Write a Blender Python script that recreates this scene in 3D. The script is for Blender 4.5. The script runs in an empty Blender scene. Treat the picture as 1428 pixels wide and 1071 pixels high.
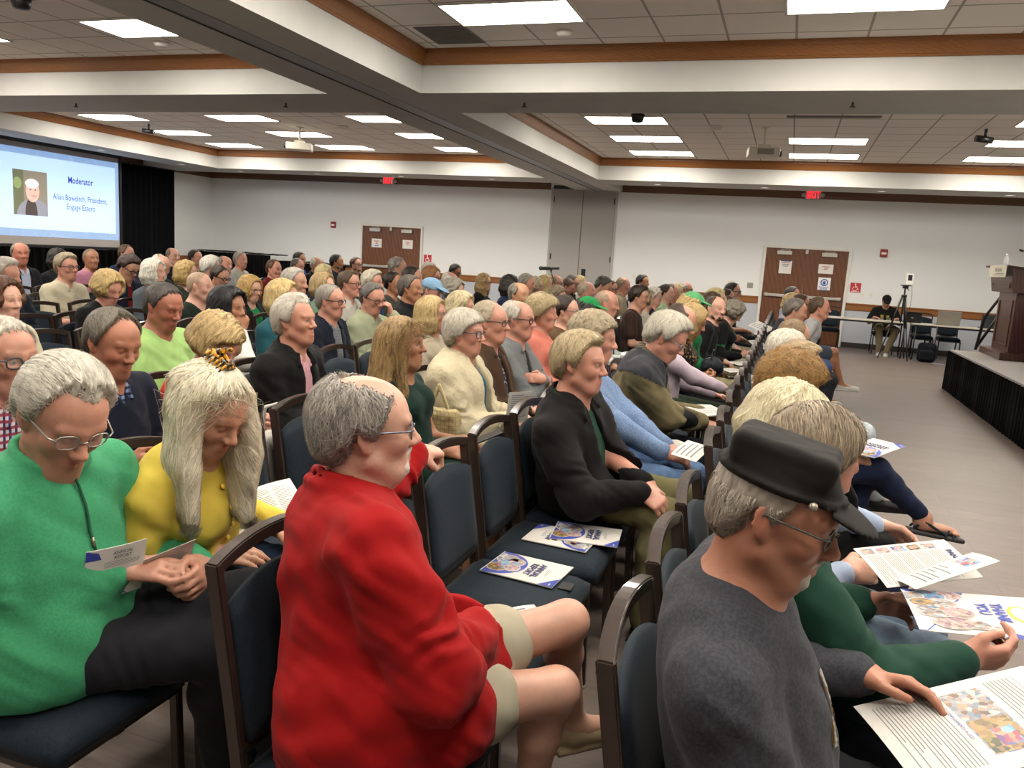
import bpy, bmesh, math, random
import numpy as np
from mathutils import Vector, Matrix
PI = math.pi
C = bpy.context.scene.collection
rad = math.radians
A = lambda *v: np.array(v, float)

# ------------------------------------------------------------------ materials
MATS = {}
def rgb(h):
    h = h.lstrip('#'); c = [int(h[i:i+2], 16)/255 for i in (0, 2, 4)]
    return tuple(x/12.92 if x <= .04045 else ((x+.055)/1.055)**2.4 for x in c) + (1.0,)
rgb_ = rgb
def newmat(name):
    m = bpy.data.materials.new(name); m.use_nodes = True
    nt = m.node_tree; b = nt.nodes['Principled BSDF']
    return m, nt, b
def N(nt, t, **kw):
    n = nt.nodes.new(t)
    for k, v in kw.items(): setattr(n, k, v)
    return n
def noise_node(nt, scale, detail=3, vec=None, rough=.5):
    n = N(nt, 'ShaderNodeTexNoise'); n.inputs['Scale'].default_value = scale; n.inputs['Detail'].default_value = detail
    n.inputs['Roughness'].default_value = rough
    if vec is not None: nt.links.new(vec, n.inputs['Vector'])
    return n
def coords(nt, kind='Object', scale=None, rot=None):
    t = N(nt, 'ShaderNodeTexCoord'); o = t.outputs[kind]
    if scale or rot:
        m = N(nt, 'ShaderNodeMapping')
        if scale: m.inputs['Scale'].default_value = scale
        if rot: m.inputs['Rotation'].default_value = rot
        nt.links.new(o, m.inputs['Vector']); o = m.outputs['Vector']
    return o
def ramp(nt, fac, stops):
    r = N(nt, 'ShaderNodeValToRGB'); e = r.color_ramp.elements
    while len(e) < len(stops): e.new(.5)
    for q, (p, c) in zip(e, stops): q.position = p; q.color = c
    nt.links.new(fac, r.inputs['Fac']); return r.outputs['Color']
def mixc(nt, fac, a, b, mode='MIX'):
    m = N(nt, 'ShaderNodeMix', data_type='RGBA', blend_type=mode)
    for key, v in ((0, fac), (6, a), (7, b)):
        if isinstance(v, (int, float)): m.inputs[key].default_value = v
        elif isinstance(v, tuple): m.inputs[key].default_value = v
        else: nt.links.new(v, m.inputs[key])
    return m.outputs[2]
def bump(nt, b, height, strength=.3, dist=.002):
    n = N(nt, 'ShaderNodeBump'); n.inputs['Strength'].default_value = strength; n.inputs['Distance'].default_value = dist
    nt.links.new(height, n.inputs['Height']); nt.links.new(n.outputs['Normal'], b.inputs['Normal'])
def mul(c, f): return (min(c[0]*f, 1), min(c[1]*f, 1), min(c[2]*f, 1), 1.0)

def plain(name, col, rough=.5, metal=0., spec=.5, var=.08, scale=30., coat=0., emit=None, estr=0.):
    key = ('plain', name, col, rough)
    if key in MATS: return MATS[key]
    m, nt, b = newmat(name); c = rgb(col) if isinstance(col, str) else col
    if var:
        n = noise_node(nt, scale, 3, coords(nt))
        nt.links.new(ramp(nt, n.outputs['Fac'], [(.3, mul(c, 1-var)), (.7, mul(c, 1+var))]), b.inputs['Base Color'])
    else: b.inputs['Base Color'].default_value = c
    b.inputs['Roughness'].default_value = rough; b.inputs['Metallic'].default_value = metal
    b.inputs['Specular IOR Level'].default_value = spec
    if coat: b.inputs['Coat Weight'].default_value = coat
    if emit:
        b.inputs['Emission Color'].default_value = rgb(emit); b.inputs['Emission Strength'].default_value = estr
    MATS[key] = m; return m

def cloth(col, kind='plain', col2=None, col3=None, rough=.85, size=1.0, sheen=.03):
    key = ('cloth', col, kind, col2, col3, rough, size)
    if key in MATS: return MATS[key]
    m, nt, b = newmat('fabric'); rgb = lambda h: tuple(x**1.2*.64 for x in rgb_(h)[:3])+(1.0,); c = rgb(col); co = coords(nt)
    n = noise_node(nt, 9, 4, co)
    base = ramp(nt, n.outputs['Fac'], [(.3, mul(c, .93)), (.7, mul(c, 1.06))])
    weave = noise_node(nt, 420, 2, co)
    if kind == 'heather':
        w = noise_node(nt, 160, 2, co)
        base = mixc(nt, ramp(nt, w.outputs['Fac'], [(.42, (0, 0, 0, 1)), (.6, (1, 1, 1, 1))]), base, rgb(col2 or col))
    elif kind in ('plaid', 'stripe', 'hstripe', 'grid'):
        sp = N(nt, 'ShaderNodeSeparateXYZ'); nt.links.new(co, sp.inputs[0])
        def band(axis, period, duty):
            mu = N(nt, 'ShaderNodeMath', operation='MULTIPLY'); nt.links.new(axis, mu.inputs[0]); mu.inputs[1].default_value = 1/period
            fr = N(nt, 'ShaderNodeMath', operation='FRACT'); nt.links.new(mu.outputs[0], fr.inputs[0])
            lt = N(nt, 'ShaderNodeMath', operation='LESS_THAN'); nt.links.new(fr.outputs[0], lt.inputs[0]); lt.inputs[1].default_value = duty
            return lt.outputs[0]
        def addm(a, bb):
            q = N(nt, 'ShaderNodeMath', operation='ADD'); nt.links.new(a, q.inputs[0]); nt.links.new(bb, q.inputs[1]); return q.outputs[0]
        diag = addm(sp.outputs['X'], sp.outputs['Y'])
        P = .022*size
        if kind == 'stripe': base = mixc(nt, band(diag, P*.55, .35), base, rgb(col2))
        elif kind == 'hstripe': base = mixc(nt, band(sp.outputs['Z'], P, .3), base, rgb(col2))
        elif kind == 'grid':
            base = mixc(nt, band(diag, P, .14), base, rgb(col2)); base = mixc(nt, band(sp.outputs['Z'], P, .14), base, rgb(col2))
        else:
            hf = band(sp.outputs['Z'], P, .45); vf = band(diag, P, .45)
            base = mixc(nt, hf, base, rgb(col2)); base = mixc(nt, vf, base, rgb(col3 or col2))
            both = N(nt, 'ShaderNodeMath', operation='MULTIPLY'); nt.links.new(hf, both.inputs[0]); nt.links.new(vf, both.inputs[1])
            base = mixc(nt, both.outputs[0], base, mul(rgb(col2), .55))
    elif kind in ('print', 'leopard'):
        v = N(nt, 'ShaderNodeTexVoronoi'); v.inputs['Scale'].default_value = 45/size; nt.links.new(co, v.inputs['Vector'])
        n2 = noise_node(nt, 30/size, 2, co)
        f1 = ramp(nt, v.outputs['Distance'], [(.28, (0, 0, 0, 1)), (.36, (1, 1, 1, 1))])
        base = mixc(nt, f1, base, rgb(col2))
        if col3: base = mixc(nt, ramp(nt, n2.outputs['Fac'], [(.55, (0, 0, 0, 1)), (.6, (1, 1, 1, 1))]), base, rgb(col3))
    elif kind == 'denim':
        w = noise_node(nt, 35, 4, co)
        base = mixc(nt, ramp(nt, w.outputs['Fac'], [(.35, (0, 0, 0, 1)), (.75, (.75, .75, .75, 1))]), base, rgb(col2 or col))
    nt.links.new(base, b.inputs['Base Color'])
    b.inputs['Roughness'].default_value = rough; b.inputs['Specular IOR Level'].default_value = .18
    b.inputs['Sheen Weight'].default_value = sheen
    if kind == 'fleece':
        f = noise_node(nt, 55, 4, co); bump(nt, b, f.outputs['Fac'], .8, .006)
    else: bump(nt, b, weave.outputs['Fac'], .25, .0008)
    MATS[key] = m; return m

def skinmat(col):
    key = ('skin', col)
    if key in MATS: return MATS[key]
    m, nt, b = newmat('skin'); c = tuple(x**1.15*.70 for x in rgb(col)[:3])+(1.0,); co = coords(nt)
    n = noise_node(nt, 22, 4, co); n2 = noise_node(nt, 130, 3, co)
    base = ramp(nt, n.outputs['Fac'], [(.3, mul(c, .9)), (.72, (min(c[0]*1.08, 1), c[1]*1.0, c[2]*.98, 1))])
    base = mixc(nt, ramp(nt, n2.outputs['Fac'], [(.6, (0, 0, 0, 1)), (.78, (.35, .35, .35, 1))]), base, (c[0]*.62, c[1]*.42, c[2]*.38, 1))
    at = N(nt, 'ShaderNodeAttribute', attribute_name='Tint')
    base = mixc(nt, 1.0, base, at.outputs['Color'], 'MULTIPLY')
    nt.links.new(base, b.inputs['Base Color'])
    b.inputs['Roughness'].default_value = .46; b.inputs['Specular IOR Level'].default_value = .4
    b.inputs['Subsurface Weight'].default_value = .12; b.inputs['Subsurface Radius'].default_value = (1, .35, .2); b.inputs['Subsurface Scale'].default_value = .006
    bump(nt, b, n2.outputs['Fac'], .12, .0012)
    MATS[key] = m; return m

def hairmat(col, col2=None):
    key = ('hair', col, col2)
    if key in MATS: return MATS[key]
    m, nt, b = newmat('hair_fibre'); c = mul(rgb(col), .74); c2 = mul(rgb(col2), .74) if col2 else mul(c, .62)
    n = noise_node(nt, 60, 4, coords(nt, 'Object', (1.0, 1.0, .25)))
    base = ramp(nt, n.outputs['Fac'], [(.25, c2), (.5, c)])
    at = N(nt, 'ShaderNodeAttribute', attribute_name='Tint')
    base = mixc(nt, 1.0, base, at.outputs['Color'], 'MULTIPLY')
    nt.links.new(base, b.inputs['Base Color'])
    b.inputs['Roughness'].default_value = .5; b.inputs['Specular IOR Level'].default_value = .35
    n2 = noise_node(nt, 170, 3, coords(nt, 'Object', (1.0, 1.0, .2)))
    bump(nt, b, n2.outputs['Fac'], .4, .003)
    MATS[key] = m; return m

def wood(name, c1, c2, scale=(3, 3, 3), rough=.35, coat=.15, ws=6., dist=4.):
    key = ('wood', name)
    if key in MATS: return MATS[key]
    m, nt, b = newmat(name); co = coords(nt, 'Object', scale)
    w = N(nt, 'ShaderNodeTexWave', wave_type='BANDS', bands_direction='DIAGONAL'); w.inputs['Scale'].default_value = ws; w.inputs['Distortion'].default_value = dist
    w.inputs['Detail'].default_value = 3; w.inputs['Detail Scale'].default_value = 1.5; nt.links.new(co, w.inputs['Vector'])
    n = noise_node(nt, 4, 5, co)
    base = ramp(nt, w.outputs['Fac'], [(.1, rgb(c1)), (.9, rgb(c2))])
    base = mixc(nt, n.outputs['Fac'], base, rgb(c1))
    nt.links.new(base, b.inputs['Base Color']); b.inputs['Roughness'].default_value = rough; b.inputs['Coat Weight'].default_value = coat
    b.inputs['Coat Roughness'].default_value = .25
    bump(nt, b, w.outputs['Fac'], .06, .001)
    MATS[key] = m; return m

# ------------------------------------------------------------------ objects
def tag(o, label=None, cat=None, group=None, kind=None):
    for k, v in (('label', label), ('category', cat), ('group', group), ('kind', kind)):
        if v: o[k] = v
    return o
def mesh_obj(name, me, mats, parent=None, loc=None, rot=None):
    o = bpy.data.objects.new(name, me); C.objects.link(o)
    if mats is not None:
        for m in (mats if isinstance(mats, (list, tuple)) else [mats]):
            if not (me.materials and len(me.materials) >= len(mats if isinstance(mats, (list, tuple)) else [mats])): me.materials.append(m)
    if parent is not None: o.parent = parent
    if loc is not None: o.location = loc
    if rot is not None: o.rotation_euler = rot
    return o
def obj(name, bm, mats, parent=None, loc=None, rot=None, smooth=False, bevel=0.):
    bmesh.ops.recalc_face_normals(bm, faces=bm.faces)
    me = bpy.data.meshes.new(name); bm.to_mesh(me); bm.free()
    if smooth: me.polygons.foreach_set('use_smooth', [True]*len(me.polygons))
    o = mesh_obj(name, me, mats, parent, loc, rot)
    if bevel:
        md = o.modifiers.new('Bevel', 'BEVEL'); md.width = bevel; md.segments = 2; md.limit_method = 'ANGLE'; md.angle_limit = rad(40)
    return o
def empty(name, loc=(0, 0, 0), rz=0., label=None, cat=None, group=None):
    o = bpy.data.objects.new(name, None); C.objects.link(o); o.location = loc; o.rotation_euler = (0, 0, rz); o.empty_display_size = .1
    return tag(o, label, cat, group)
def copy_tree(o, parent=None):
    c = o.copy(); C.objects.link(c)
    if parent is not None: c.parent = parent
    for ch in list(o.children): copy_tree(ch, c)
    return c
def struct(name, bm, m, bevel=0.):
    return tag(obj(name, bm, m, bevel=bevel), kind='structure')
def box(bm, lo, hi, mi=0, M=None):
    vs = [bm.verts.new(Vector((x, y, z)) if M is None else M @ Vector((x, y, z))) for x in (lo[0], hi[0]) for y in (lo[1], hi[1]) for z in (lo[2], hi[2])]
    fs = [(0, 1, 3, 2), (4, 6, 7, 5), (0, 4, 5, 1), (2, 3, 7, 6), (0, 2, 6, 4), (1, 5, 7, 3)]
    out = []
    for f in fs:
        q = bm.faces.new([vs[i] for i in f]); q.material_index = mi; out.append(q)
    return out
def BX(*a, **k):
    bm = bmesh.new(); box(bm, *a, **k); return bm
def poly(bm, pts, mi=0):
    f = bm.faces.new([bm.verts.new(p) for p in pts]); f.material_index = mi; return f
def tube(bm, pts, r, n=8, mi=0, closed=False, caps=True):
    pts = [Vector(p) for p in pts]; L = len(pts); rings = []
    rr = r if isinstance(r, (list, tuple)) else [r]*L
    prev = None
    for i, p in enumerate(pts):
        a = pts[(i-1) % L] if (closed or i > 0) else p; b = pts[(i+1) % L] if (closed or i < L-1) else p
        t = (b-a).normalized()
        if prev is None:
            u = t.orthogonal().normalized()
        else:
            u = (prev - t*prev.dot(t)).normalized()
        prev = u; v = t.cross(u)
        rings.append([bm.verts.new(p + (u*math.cos(2*PI*j/n) + v*math.sin(2*PI*j/n))*rr[i]) for j in range(n)])
    for i in range(L if closed else L-1):
        A_, B_ = rings[i], rings[(i+1) % L]
        for j in range(n):
            f = bm.faces.new((A_[j], A_[(j+1) % n], B_[(j+1) % n], B_[j])); f.material_index = mi; f.smooth = True
    if caps and not closed:
        f = bm.faces.new(rings[0][::-1]); f.material_index = mi; f = bm.faces.new(rings[-1]); f.material_index = mi
def lathe(bm, prof, n=24, mi=0, M=None):
    rings = []
    for r, z in prof:
        rings.append([bm.verts.new((M or Matrix()) @ Vector((r*math.cos(2*PI*j/n), r*math.sin(2*PI*j/n), z))) for j in range(n)])
    for a, b in zip(rings, rings[1:]):
        for j in range(n):
            f = bm.faces.new((a[j], a[(j+1) % n], b[(j+1) % n], b[j])); f.material_index = mi; f.smooth = True
    for ring, rv in ((rings[0], True), (rings[-1], False)):
        f = bm.faces.new(ring[::-1] if rv else ring); f.material_index = mi
def prism(bm, pts, axis, a, b, mi=0):
    """extrude a closed 2-D outline along an axis ('x','y','z') from a to b"""
    def P(p, t): return {'x': (t, p[0], p[1]), 'y': (p[0], t, p[1]), 'z': (p[0], p[1], t)}[axis]
    A_ = [bm.verts.new(P(p, a)) for p in pts]; B_ = [bm.verts.new(P(p, b)) for p in pts]; n = len(pts)
    for i in range(n):
        f = bm.faces.new((A_[i], A_[(i+1) % n], B_[(i+1) % n], B_[i])); f.material_index = mi
    f = bm.faces.new(A_[::-1]); f.material_index = mi; f = bm.faces.new(B_); f.material_index = mi
def text_into(bm, s, size, M, mi=0, align='CENTER', font_squash=1.0, bold=0.0):
    """letters as flat meshes, placed by the matrix M, added to a bmesh"""
    cu = bpy.data.curves.new('lettering', 'FONT'); cu.body = s; cu.size = size; cu.align_x = align; cu.align_y = 'CENTER'; cu.resolution_u = 3
    cu.offset = bold
    o = bpy.data.objects.new('lettering', cu); C.objects.link(o)
    dg = bpy.context.evaluated_depsgraph_get(); dg.update()
    me = bpy.data.meshes.new_from_object(o.evaluated_get(dg))
    S = M @ Matrix.Diagonal((font_squash, 1, 1, 1))
    vs = [bm.verts.new(S @ v.co) for v in me.vertices]
    for p in me.polygons:
        try:
            f = bm.faces.new([vs[i] for i in p.vertices]); f.material_index = mi
        except ValueError: pass
    bpy.data.objects.remove(o); bpy.data.curves.remove(cu); bpy.data.meshes.remove(me)

# ------------------------------------------------------------------ implicit surfaces
BIG = .4
def smin(a, b, k):
    h = np.clip(.5+.5*(b-a)/k, 0, 1); return b*(1-h)+a*h-k*h*(1-h)
def cone(a, b, ra, rb=None, k=.02, op='u', wr=None):
    a = np.asarray(a, float); b = np.asarray(b, float); rb = ra if rb is None else rb; m = max(ra, rb)+(wr[0] if wr else 0)
    ab = b-a; L2 = max(ab@ab, 1e-9); L = L2**.5
    def f(p):
        pa = p-a; t = np.clip((pa@ab)/L2, 0, 1); q = pa-t[:, None]*ab
        d = np.sqrt((q*q).sum(1)); r = ra+(rb-ra)*t
        if wr:
            ph = 2*PI*t*L/wr[1]+3.4*np.sin(p[:, 0]*23+1.3+p[:, 2]*9)+3.0*np.sin(p[:, 1]*29+p[:, 2]*17+wr[2])+wr[2]
            r = r+wr[0]*np.sin(ph)*np.sin(PI*np.clip(t*1.15-.05, 0, 1))*(.55+.45*np.sin(p[:, 0]*13+p[:, 1]*17+wr[2]))
        return d-r
    return dict(f=f, op=op, k=k, lo=np.minimum(a, b)-m, hi=np.maximum(a, b)+m)
def ell(c, r, k=.03, op='u', R=None):
    c = np.asarray(c, float); r = np.asarray(r, float)
    R = np.eye(3) if R is None else R
    ext = np.sqrt(((R*r[None, :])**2).sum(1))
    def f(p):
        q = ((p-c)@R)/r; k0 = np.sqrt((q*q).sum(1))+1e-9; k1 = np.sqrt(((q/r)**2).sum(1))+1e-9
        return k0*(k0-1)/k1
    return dict(f=f, op=op, k=k, lo=c-ext, hi=c+ext)
def rbox(c, h, rr=.01, k=.01, op='u', R=None):
    c = np.asarray(c, float); h = np.asarray(h, float); R = np.eye(3) if R is None else R
    ext = (np.abs(R)*h[None, :]).sum(1)
    def f(p):
        q = np.abs((p-c)@R)-h+rr
        return np.sqrt((np.maximum(q, 0)**2).sum(1))+np.minimum(q.max(1), 0)-rr
    return dict(f=f, op=op, k=k, lo=c-ext, hi=c+ext)
def func(f, lo, hi, op='i', k=.004):
    return dict(f=f, op=op, k=k, lo=np.asarray(lo, float), hi=np.asarray(hi, float))
def evalf(prims, p, marg):
    d = np.full(len(p), BIG)
    for q in prims:
        if q['op'] == 'i': idx = slice(None); pp = p
        else:
            mm = marg+q['k']
            m = ((p > q['lo']-mm) & (p < q['hi']+mm)).all(1)
            idx = np.nonzero(m)[0]
            if not len(idx): continue
            pp = p[idx]
        v = q['f'](pp)
        if q['op'] == 'u': d[idx] = smin(d[idx], v, q['k'])
        elif q['op'] == 's': d[idx] = -smin(-d[idx], v, q['k'])
        elif q['op'] == 'i': d[idx] = -smin(-d[idx], -v, q['k'])
        elif q['op'] == 'd': d[idx] = d[idx]+v
    return d
def bounds(prims):
    u = [q for q in prims if q['op'] == 'u']
    return np.min([q['lo'] for q in u], 0), np.max([q['hi'] for q in u], 0)
_E = [(a, b) for a in range(8) for b in range(a+1, 8) if bin(a ^ b).count('1') == 1]
_CO = np.array([[(i >> 0) & 1, (i >> 1) & 1, (i >> 2) & 1] for i in range(8)], float)
def polygonise(prims, h, B=8):
    lo, hi = bounds(prims); lo = lo-3*h; hi = hi+3*h
    nb = np.ceil((hi-lo)/(h*B)).astype(int)
    g = np.stack(np.meshgrid(*[np.arange(n) for n in nb], indexing='ij'), -1).reshape(-1, 3)
    cen = lo+(g+.5)*h*B; half = h*B*.5*1.733
    d = evalf(prims, cen, half*1.3+.02)
    g = g[np.abs(d) < half*1.35+.006]
    s = np.stack(np.meshgrid(*[np.arange(B+1)]*3, indexing='ij'), -1).reshape(-1, 3)
    D = []
    for i in range(0, len(g), 400):
        gg = g[i:i+400]; p = lo+(gg[:, None, :]*B+s[None])*h
        D.append(evalf(prims, p.reshape(-1, 3), .012+h*2).reshape(len(gg), B+1, B+1, B+1))
    D = np.concatenate(D); S = D < 0
    cs = np.zeros((len(g), B, B, B), np.int8)
    for i in range(8):
        x, y, z = i & 1, (i >> 1) & 1, (i >> 2) & 1
        cs += S[:, x:B+x, y:B+y, z:B+z]
    bi, ci, cj, ck = np.nonzero((cs > 0) & (cs < 8))
    V = np.stack([D[bi, ci+(i & 1), cj+((i >> 1) & 1), ck+((i >> 2) & 1)] for i in range(8)], 1)
    acc = np.zeros((len(bi), 3)); cnt = np.zeros(len(bi))
    for a, b in _E:
        va, vb = V[:, a], V[:, b]; m = (va < 0) != (vb < 0)
        t = np.where(m, va/np.where(m, va-vb, 1), 0)
        acc += np.where(m[:, None], _CO[a]+t[:, None]*(_CO[b]-_CO[a]), 0); cnt += m
    G = g[bi]*B+np.stack([ci, cj, ck], 1)
    verts = lo+(G+acc/cnt[:, None])*h
    NN = nb*B+2
    gid = lambda q: (q[:, 0]+1)+(NN[0]+1)*((q[:, 1]+1)+(NN[1]+1)*(q[:, 2]+1)).astype(np.int64)
    ids = gid(G); order = np.argsort(ids); sid = ids[order]
    quads = []
    for ax in range(3):
        sl0 = [slice(None)]+[slice(0, B)]*3; sl1 = list(sl0); sl1[ax+1] = slice(1, B+1)
        a, b = S[tuple(sl0)], S[tuple(sl1)]
        bi, i, j, k = np.nonzero(a != b)
        if not len(bi): continue
        Q = g[bi]*B+np.stack([i, j, k], 1); flip = a[bi, i, j, k]
        t1, t2 = (ax+1) % 3, (ax+2) % 3
        corner = []
        for o1, o2 in ((0, 0), (-1, 0), (-1, -1), (0, -1)):
            q = Q.copy(); q[:, t1] += o1; q[:, t2] += o2
            w = gid(q); pos = np.clip(np.searchsorted(sid, w), 0, len(sid)-1)
            corner.append(np.where(sid[pos] == w, order[pos], -1))
        q = np.stack(corner, 1); ok = (q >= 0).all(1); q = q[ok]; fl = flip[ok]
        q[~fl] = q[~fl][:, ::-1]
        quads.append(q)
    return verts, np.concatenate(quads)
def np_mesh(name, verts, quads, tint=None):
    me = bpy.data.meshes.new(name); nq = len(quads); k = quads.shape[1]
    me.vertices.add(len(verts)); me.vertices.foreach_set('co', np.ascontiguousarray(verts, np.float32).ravel())
    me.loops.add(nq*k); me.loops.foreach_set('vertex_index', np.ascontiguousarray(quads, np.int32).ravel())
    me.polygons.add(nq); me.polygons.foreach_set('loop_start', np.arange(0, nq*k, k, dtype=np.int32))
    me.polygons.foreach_set('use_smooth', np.ones(nq, bool))
    if tint is not None:
        at = me.attributes.new('Tint', 'FLOAT_COLOR', 'POINT')
        at.data.foreach_set('color', np.ascontiguousarray(np.concatenate([tint, np.ones((len(tint), 1))], 1), np.float32).ravel())
    me.update(); me.validate(); return me
def relax(v, q, n=1, f=.5):
    i = np.concatenate([q[:, 0], q[:, 1], q[:, 2], q[:, 3], q[:, 1], q[:, 2], q[:, 3], q[:, 0]])
    j = np.concatenate([q[:, 1], q[:, 2], q[:, 3], q[:, 0], q[:, 0], q[:, 1], q[:, 2], q[:, 3]])
    c = np.maximum(np.bincount(i, minlength=len(v)), 1)
    for _ in range(n):
        s = np.stack([np.bincount(i, v[j, k], len(v)) for k in range(3)], 1)
        v = v+f*(s/c[:, None]-v)
    return v
# ------------------------------------------------------------------ people
def rotz(a): c, s = math.cos(a), math.sin(a); return A([c, -s, 0], [s, c, 0], [0, 0, 1])
def roty(a): c, s = math.cos(a), math.sin(a); return A([c, 0, s], [0, 1, 0], [-s, 0, c])   # +a pitches +x down
def rotx(a): c, s = math.cos(a), math.sin(a); return A([1, 0, 0], [0, c, -s], [0, s, c])
def nrm(v): v = np.asarray(v, float); return v/max(np.linalg.norm(v), 1e-9)
SEAT = .478
def ik(S, H, l1, l2, pole):
    S, H = A(*S), A(*H); d = H-S; L = np.linalg.norm(d)
    if L > (l1+l2)*.995: H = S+d/L*(l1+l2)*.995; d = H-S; L = np.linalg.norm(d)
    u = d/L; c = (l1*l1+L*L-l2*l2)/(2*l1*L); c = min(max(c, -1), 1)
    p = A(*pole); p = nrm(p-u*(p@u))
    return S+u*l1*c+p*l1*math.sqrt(max(0, 1-c*c)), H

class Fig: pass
def skeleton(p):
    """joints of a seated figure: x forward, y to its left, z up, origin on the floor under the hips"""
    J = Fig(); f = p.get('female', False); w = p.get('w', 1.0); J.w = w; J.f = f; J.p = p
    hip = A(.0, 0, SEAT+.095); J.hip = hip
    J.Rh = rotz(rad(p['head'][0]))@roty(rad(p['head'][1]))@rotx(rad(p['head'][2] if len(p['head']) > 2 else 0))
    J.hs = .98 if f else 1.03
    J.hs *= p.get('hsize', .975)
    J.hc = A(*p['hpos'])
    neckup = J.Rh@A(-.045, 0, -.155)*J.hs
    nb = J.hc+neckup*.62+A(-.010, 0, -.088)
    J.nb = nb
    sp = nb-hip; J.splen = np.linalg.norm(sp)
    tw = rad(p.get('twist', 0)); J.tw = tw
    up = nrm(sp); fw = rotz(tw)@A(1, 0, 0); fw = nrm(fw-up*(fw@up)); lf = np.cross(up, fw)
    J.Rc = np.stack([fw, lf, up], 1)
    bend = p.get('bend', .03)
    J.mid = hip+sp*.42-A(1, 0, 0)*bend
    J.chest = hip+sp*.72-A(1, 0, 0)*bend*.8
    sw = (.158 if f else .182)*w**.5
    J.sh = {}
    for s, y in (('L', 1), ('R', -1)):
        J.sh[s] = nb+J.Rc@A(-.005, y*sw, -.058+p.get('shrug', {}).get(s, 0))
    lens = p.get('arm', (.285, .25))
    J.el, J.wr, J.hand = {}, {}, {}
    for s, y in (('L', 1), ('R', -1)):
        hd = p['hands'][s]; H = A(*hd['at'])
        pole = hd.get('pole', (-.55, y*.45, -.8))
        J.el[s], J.wr[s] = ik(J.sh[s], H, lens[0], lens[1], pole)
        J.hand[s] = hd
    J.hp, J.kn, J.an, J.toe = {}, {}, {}, {}
    for s, y in (('L', 1), ('R', -1)):
        lg = p['legs'][s]
        J.hp[s] = hip+A(.02, y*.09, -.01)
        J.kn[s] = A(*lg[0]); J.an[s] = A(*lg[1]); J.toe[s] = A(*lg[2])
    J.seed = p.get('seed', 0)
    return J
LEGS = {
 'flat': {'L': ((.45, .11, .545), (.40, .11, .085), (.60, .13, .03)), 'R': ((.45, -.11, .545), (.40, -.11, .085), (.60, -.13, .03))},
 'apart': {'L': ((.43, .18, .545), (.38, .17, .085), (.57, .22, .03)), 'R': ((.43, -.18, .545), (.38, -.17, .085), (.57, -.22, .03))},
 'back': {'L': ((.45, .09, .545), (.28, .09, .09), (.46, .11, .03)), 'R': ((.45, -.09, .545), (.30, -.09, .09), (.49, -.10, .03))},
 'crossR': {'L': ((.45, .06, .545), (.42, .06, .085), (.62, .08, .03)), 'R': ((.47, .05, .655), (.60, .17, .27), (.78, .20, .22))},
 'crossL': {'R': ((.45, -.06, .545), (.42, -.06, .085), (.62, -.08, .03)), 'L': ((.47, -.05, .655), (.60, -.17, .27), (.78, -.20, .22))},
}
HP = {   # hand presets: wrist place, finger direction, back-of-hand normal, curl
 'lap': {'L': dict(at=(.27, .07, .665), f=(.75, -.6, -.15), n=(.1, .15, 1), curl=.5), 'R': dict(at=(.25, -.06, .675), f=(.75, .6, -.15), n=(.1, -.15, 1), curl=.5)},
 'thigh': {'L': dict(at=(.27, .13, .655), f=(1, -.2, -.2), n=(.2, .1, 1), curl=.45), 'R': dict(at=(.27, -.13, .655), f=(1, .2, -.2), n=(.2, -.1, 1), curl=.45)},
 'read': {'L': dict(at=(.24, .13, .72), f=(.85, -.5, .1), n=(.1, .9, -.3), curl=.75), 'R': dict(at=(.24, -.13, .72), f=(.85, .5, .1), n=(.1, -.9, -.3), curl=.75)},
 'cross': {'L': dict(at=(.21, -.05, .79), f=(-.45, -1, .25), n=(1, -.3, .3), curl=.55, pole=(-.1, .9, -.7)), 'R': dict(at=(.20, .05, .75), f=(-.45, 1, .2), n=(1, .3, .3), curl=.55, pole=(-.1, -.9, -.7))},
 'clasp': {'L': dict(at=(.30, .05, .66), f=(.8, -.55, -.2), n=(.3, .6, .7), curl=.9), 'R': dict(at=(.30, -.05, .66), f=(.8, .55, -.2), n=(.3, -.6, .7), curl=.9)},
}
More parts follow.
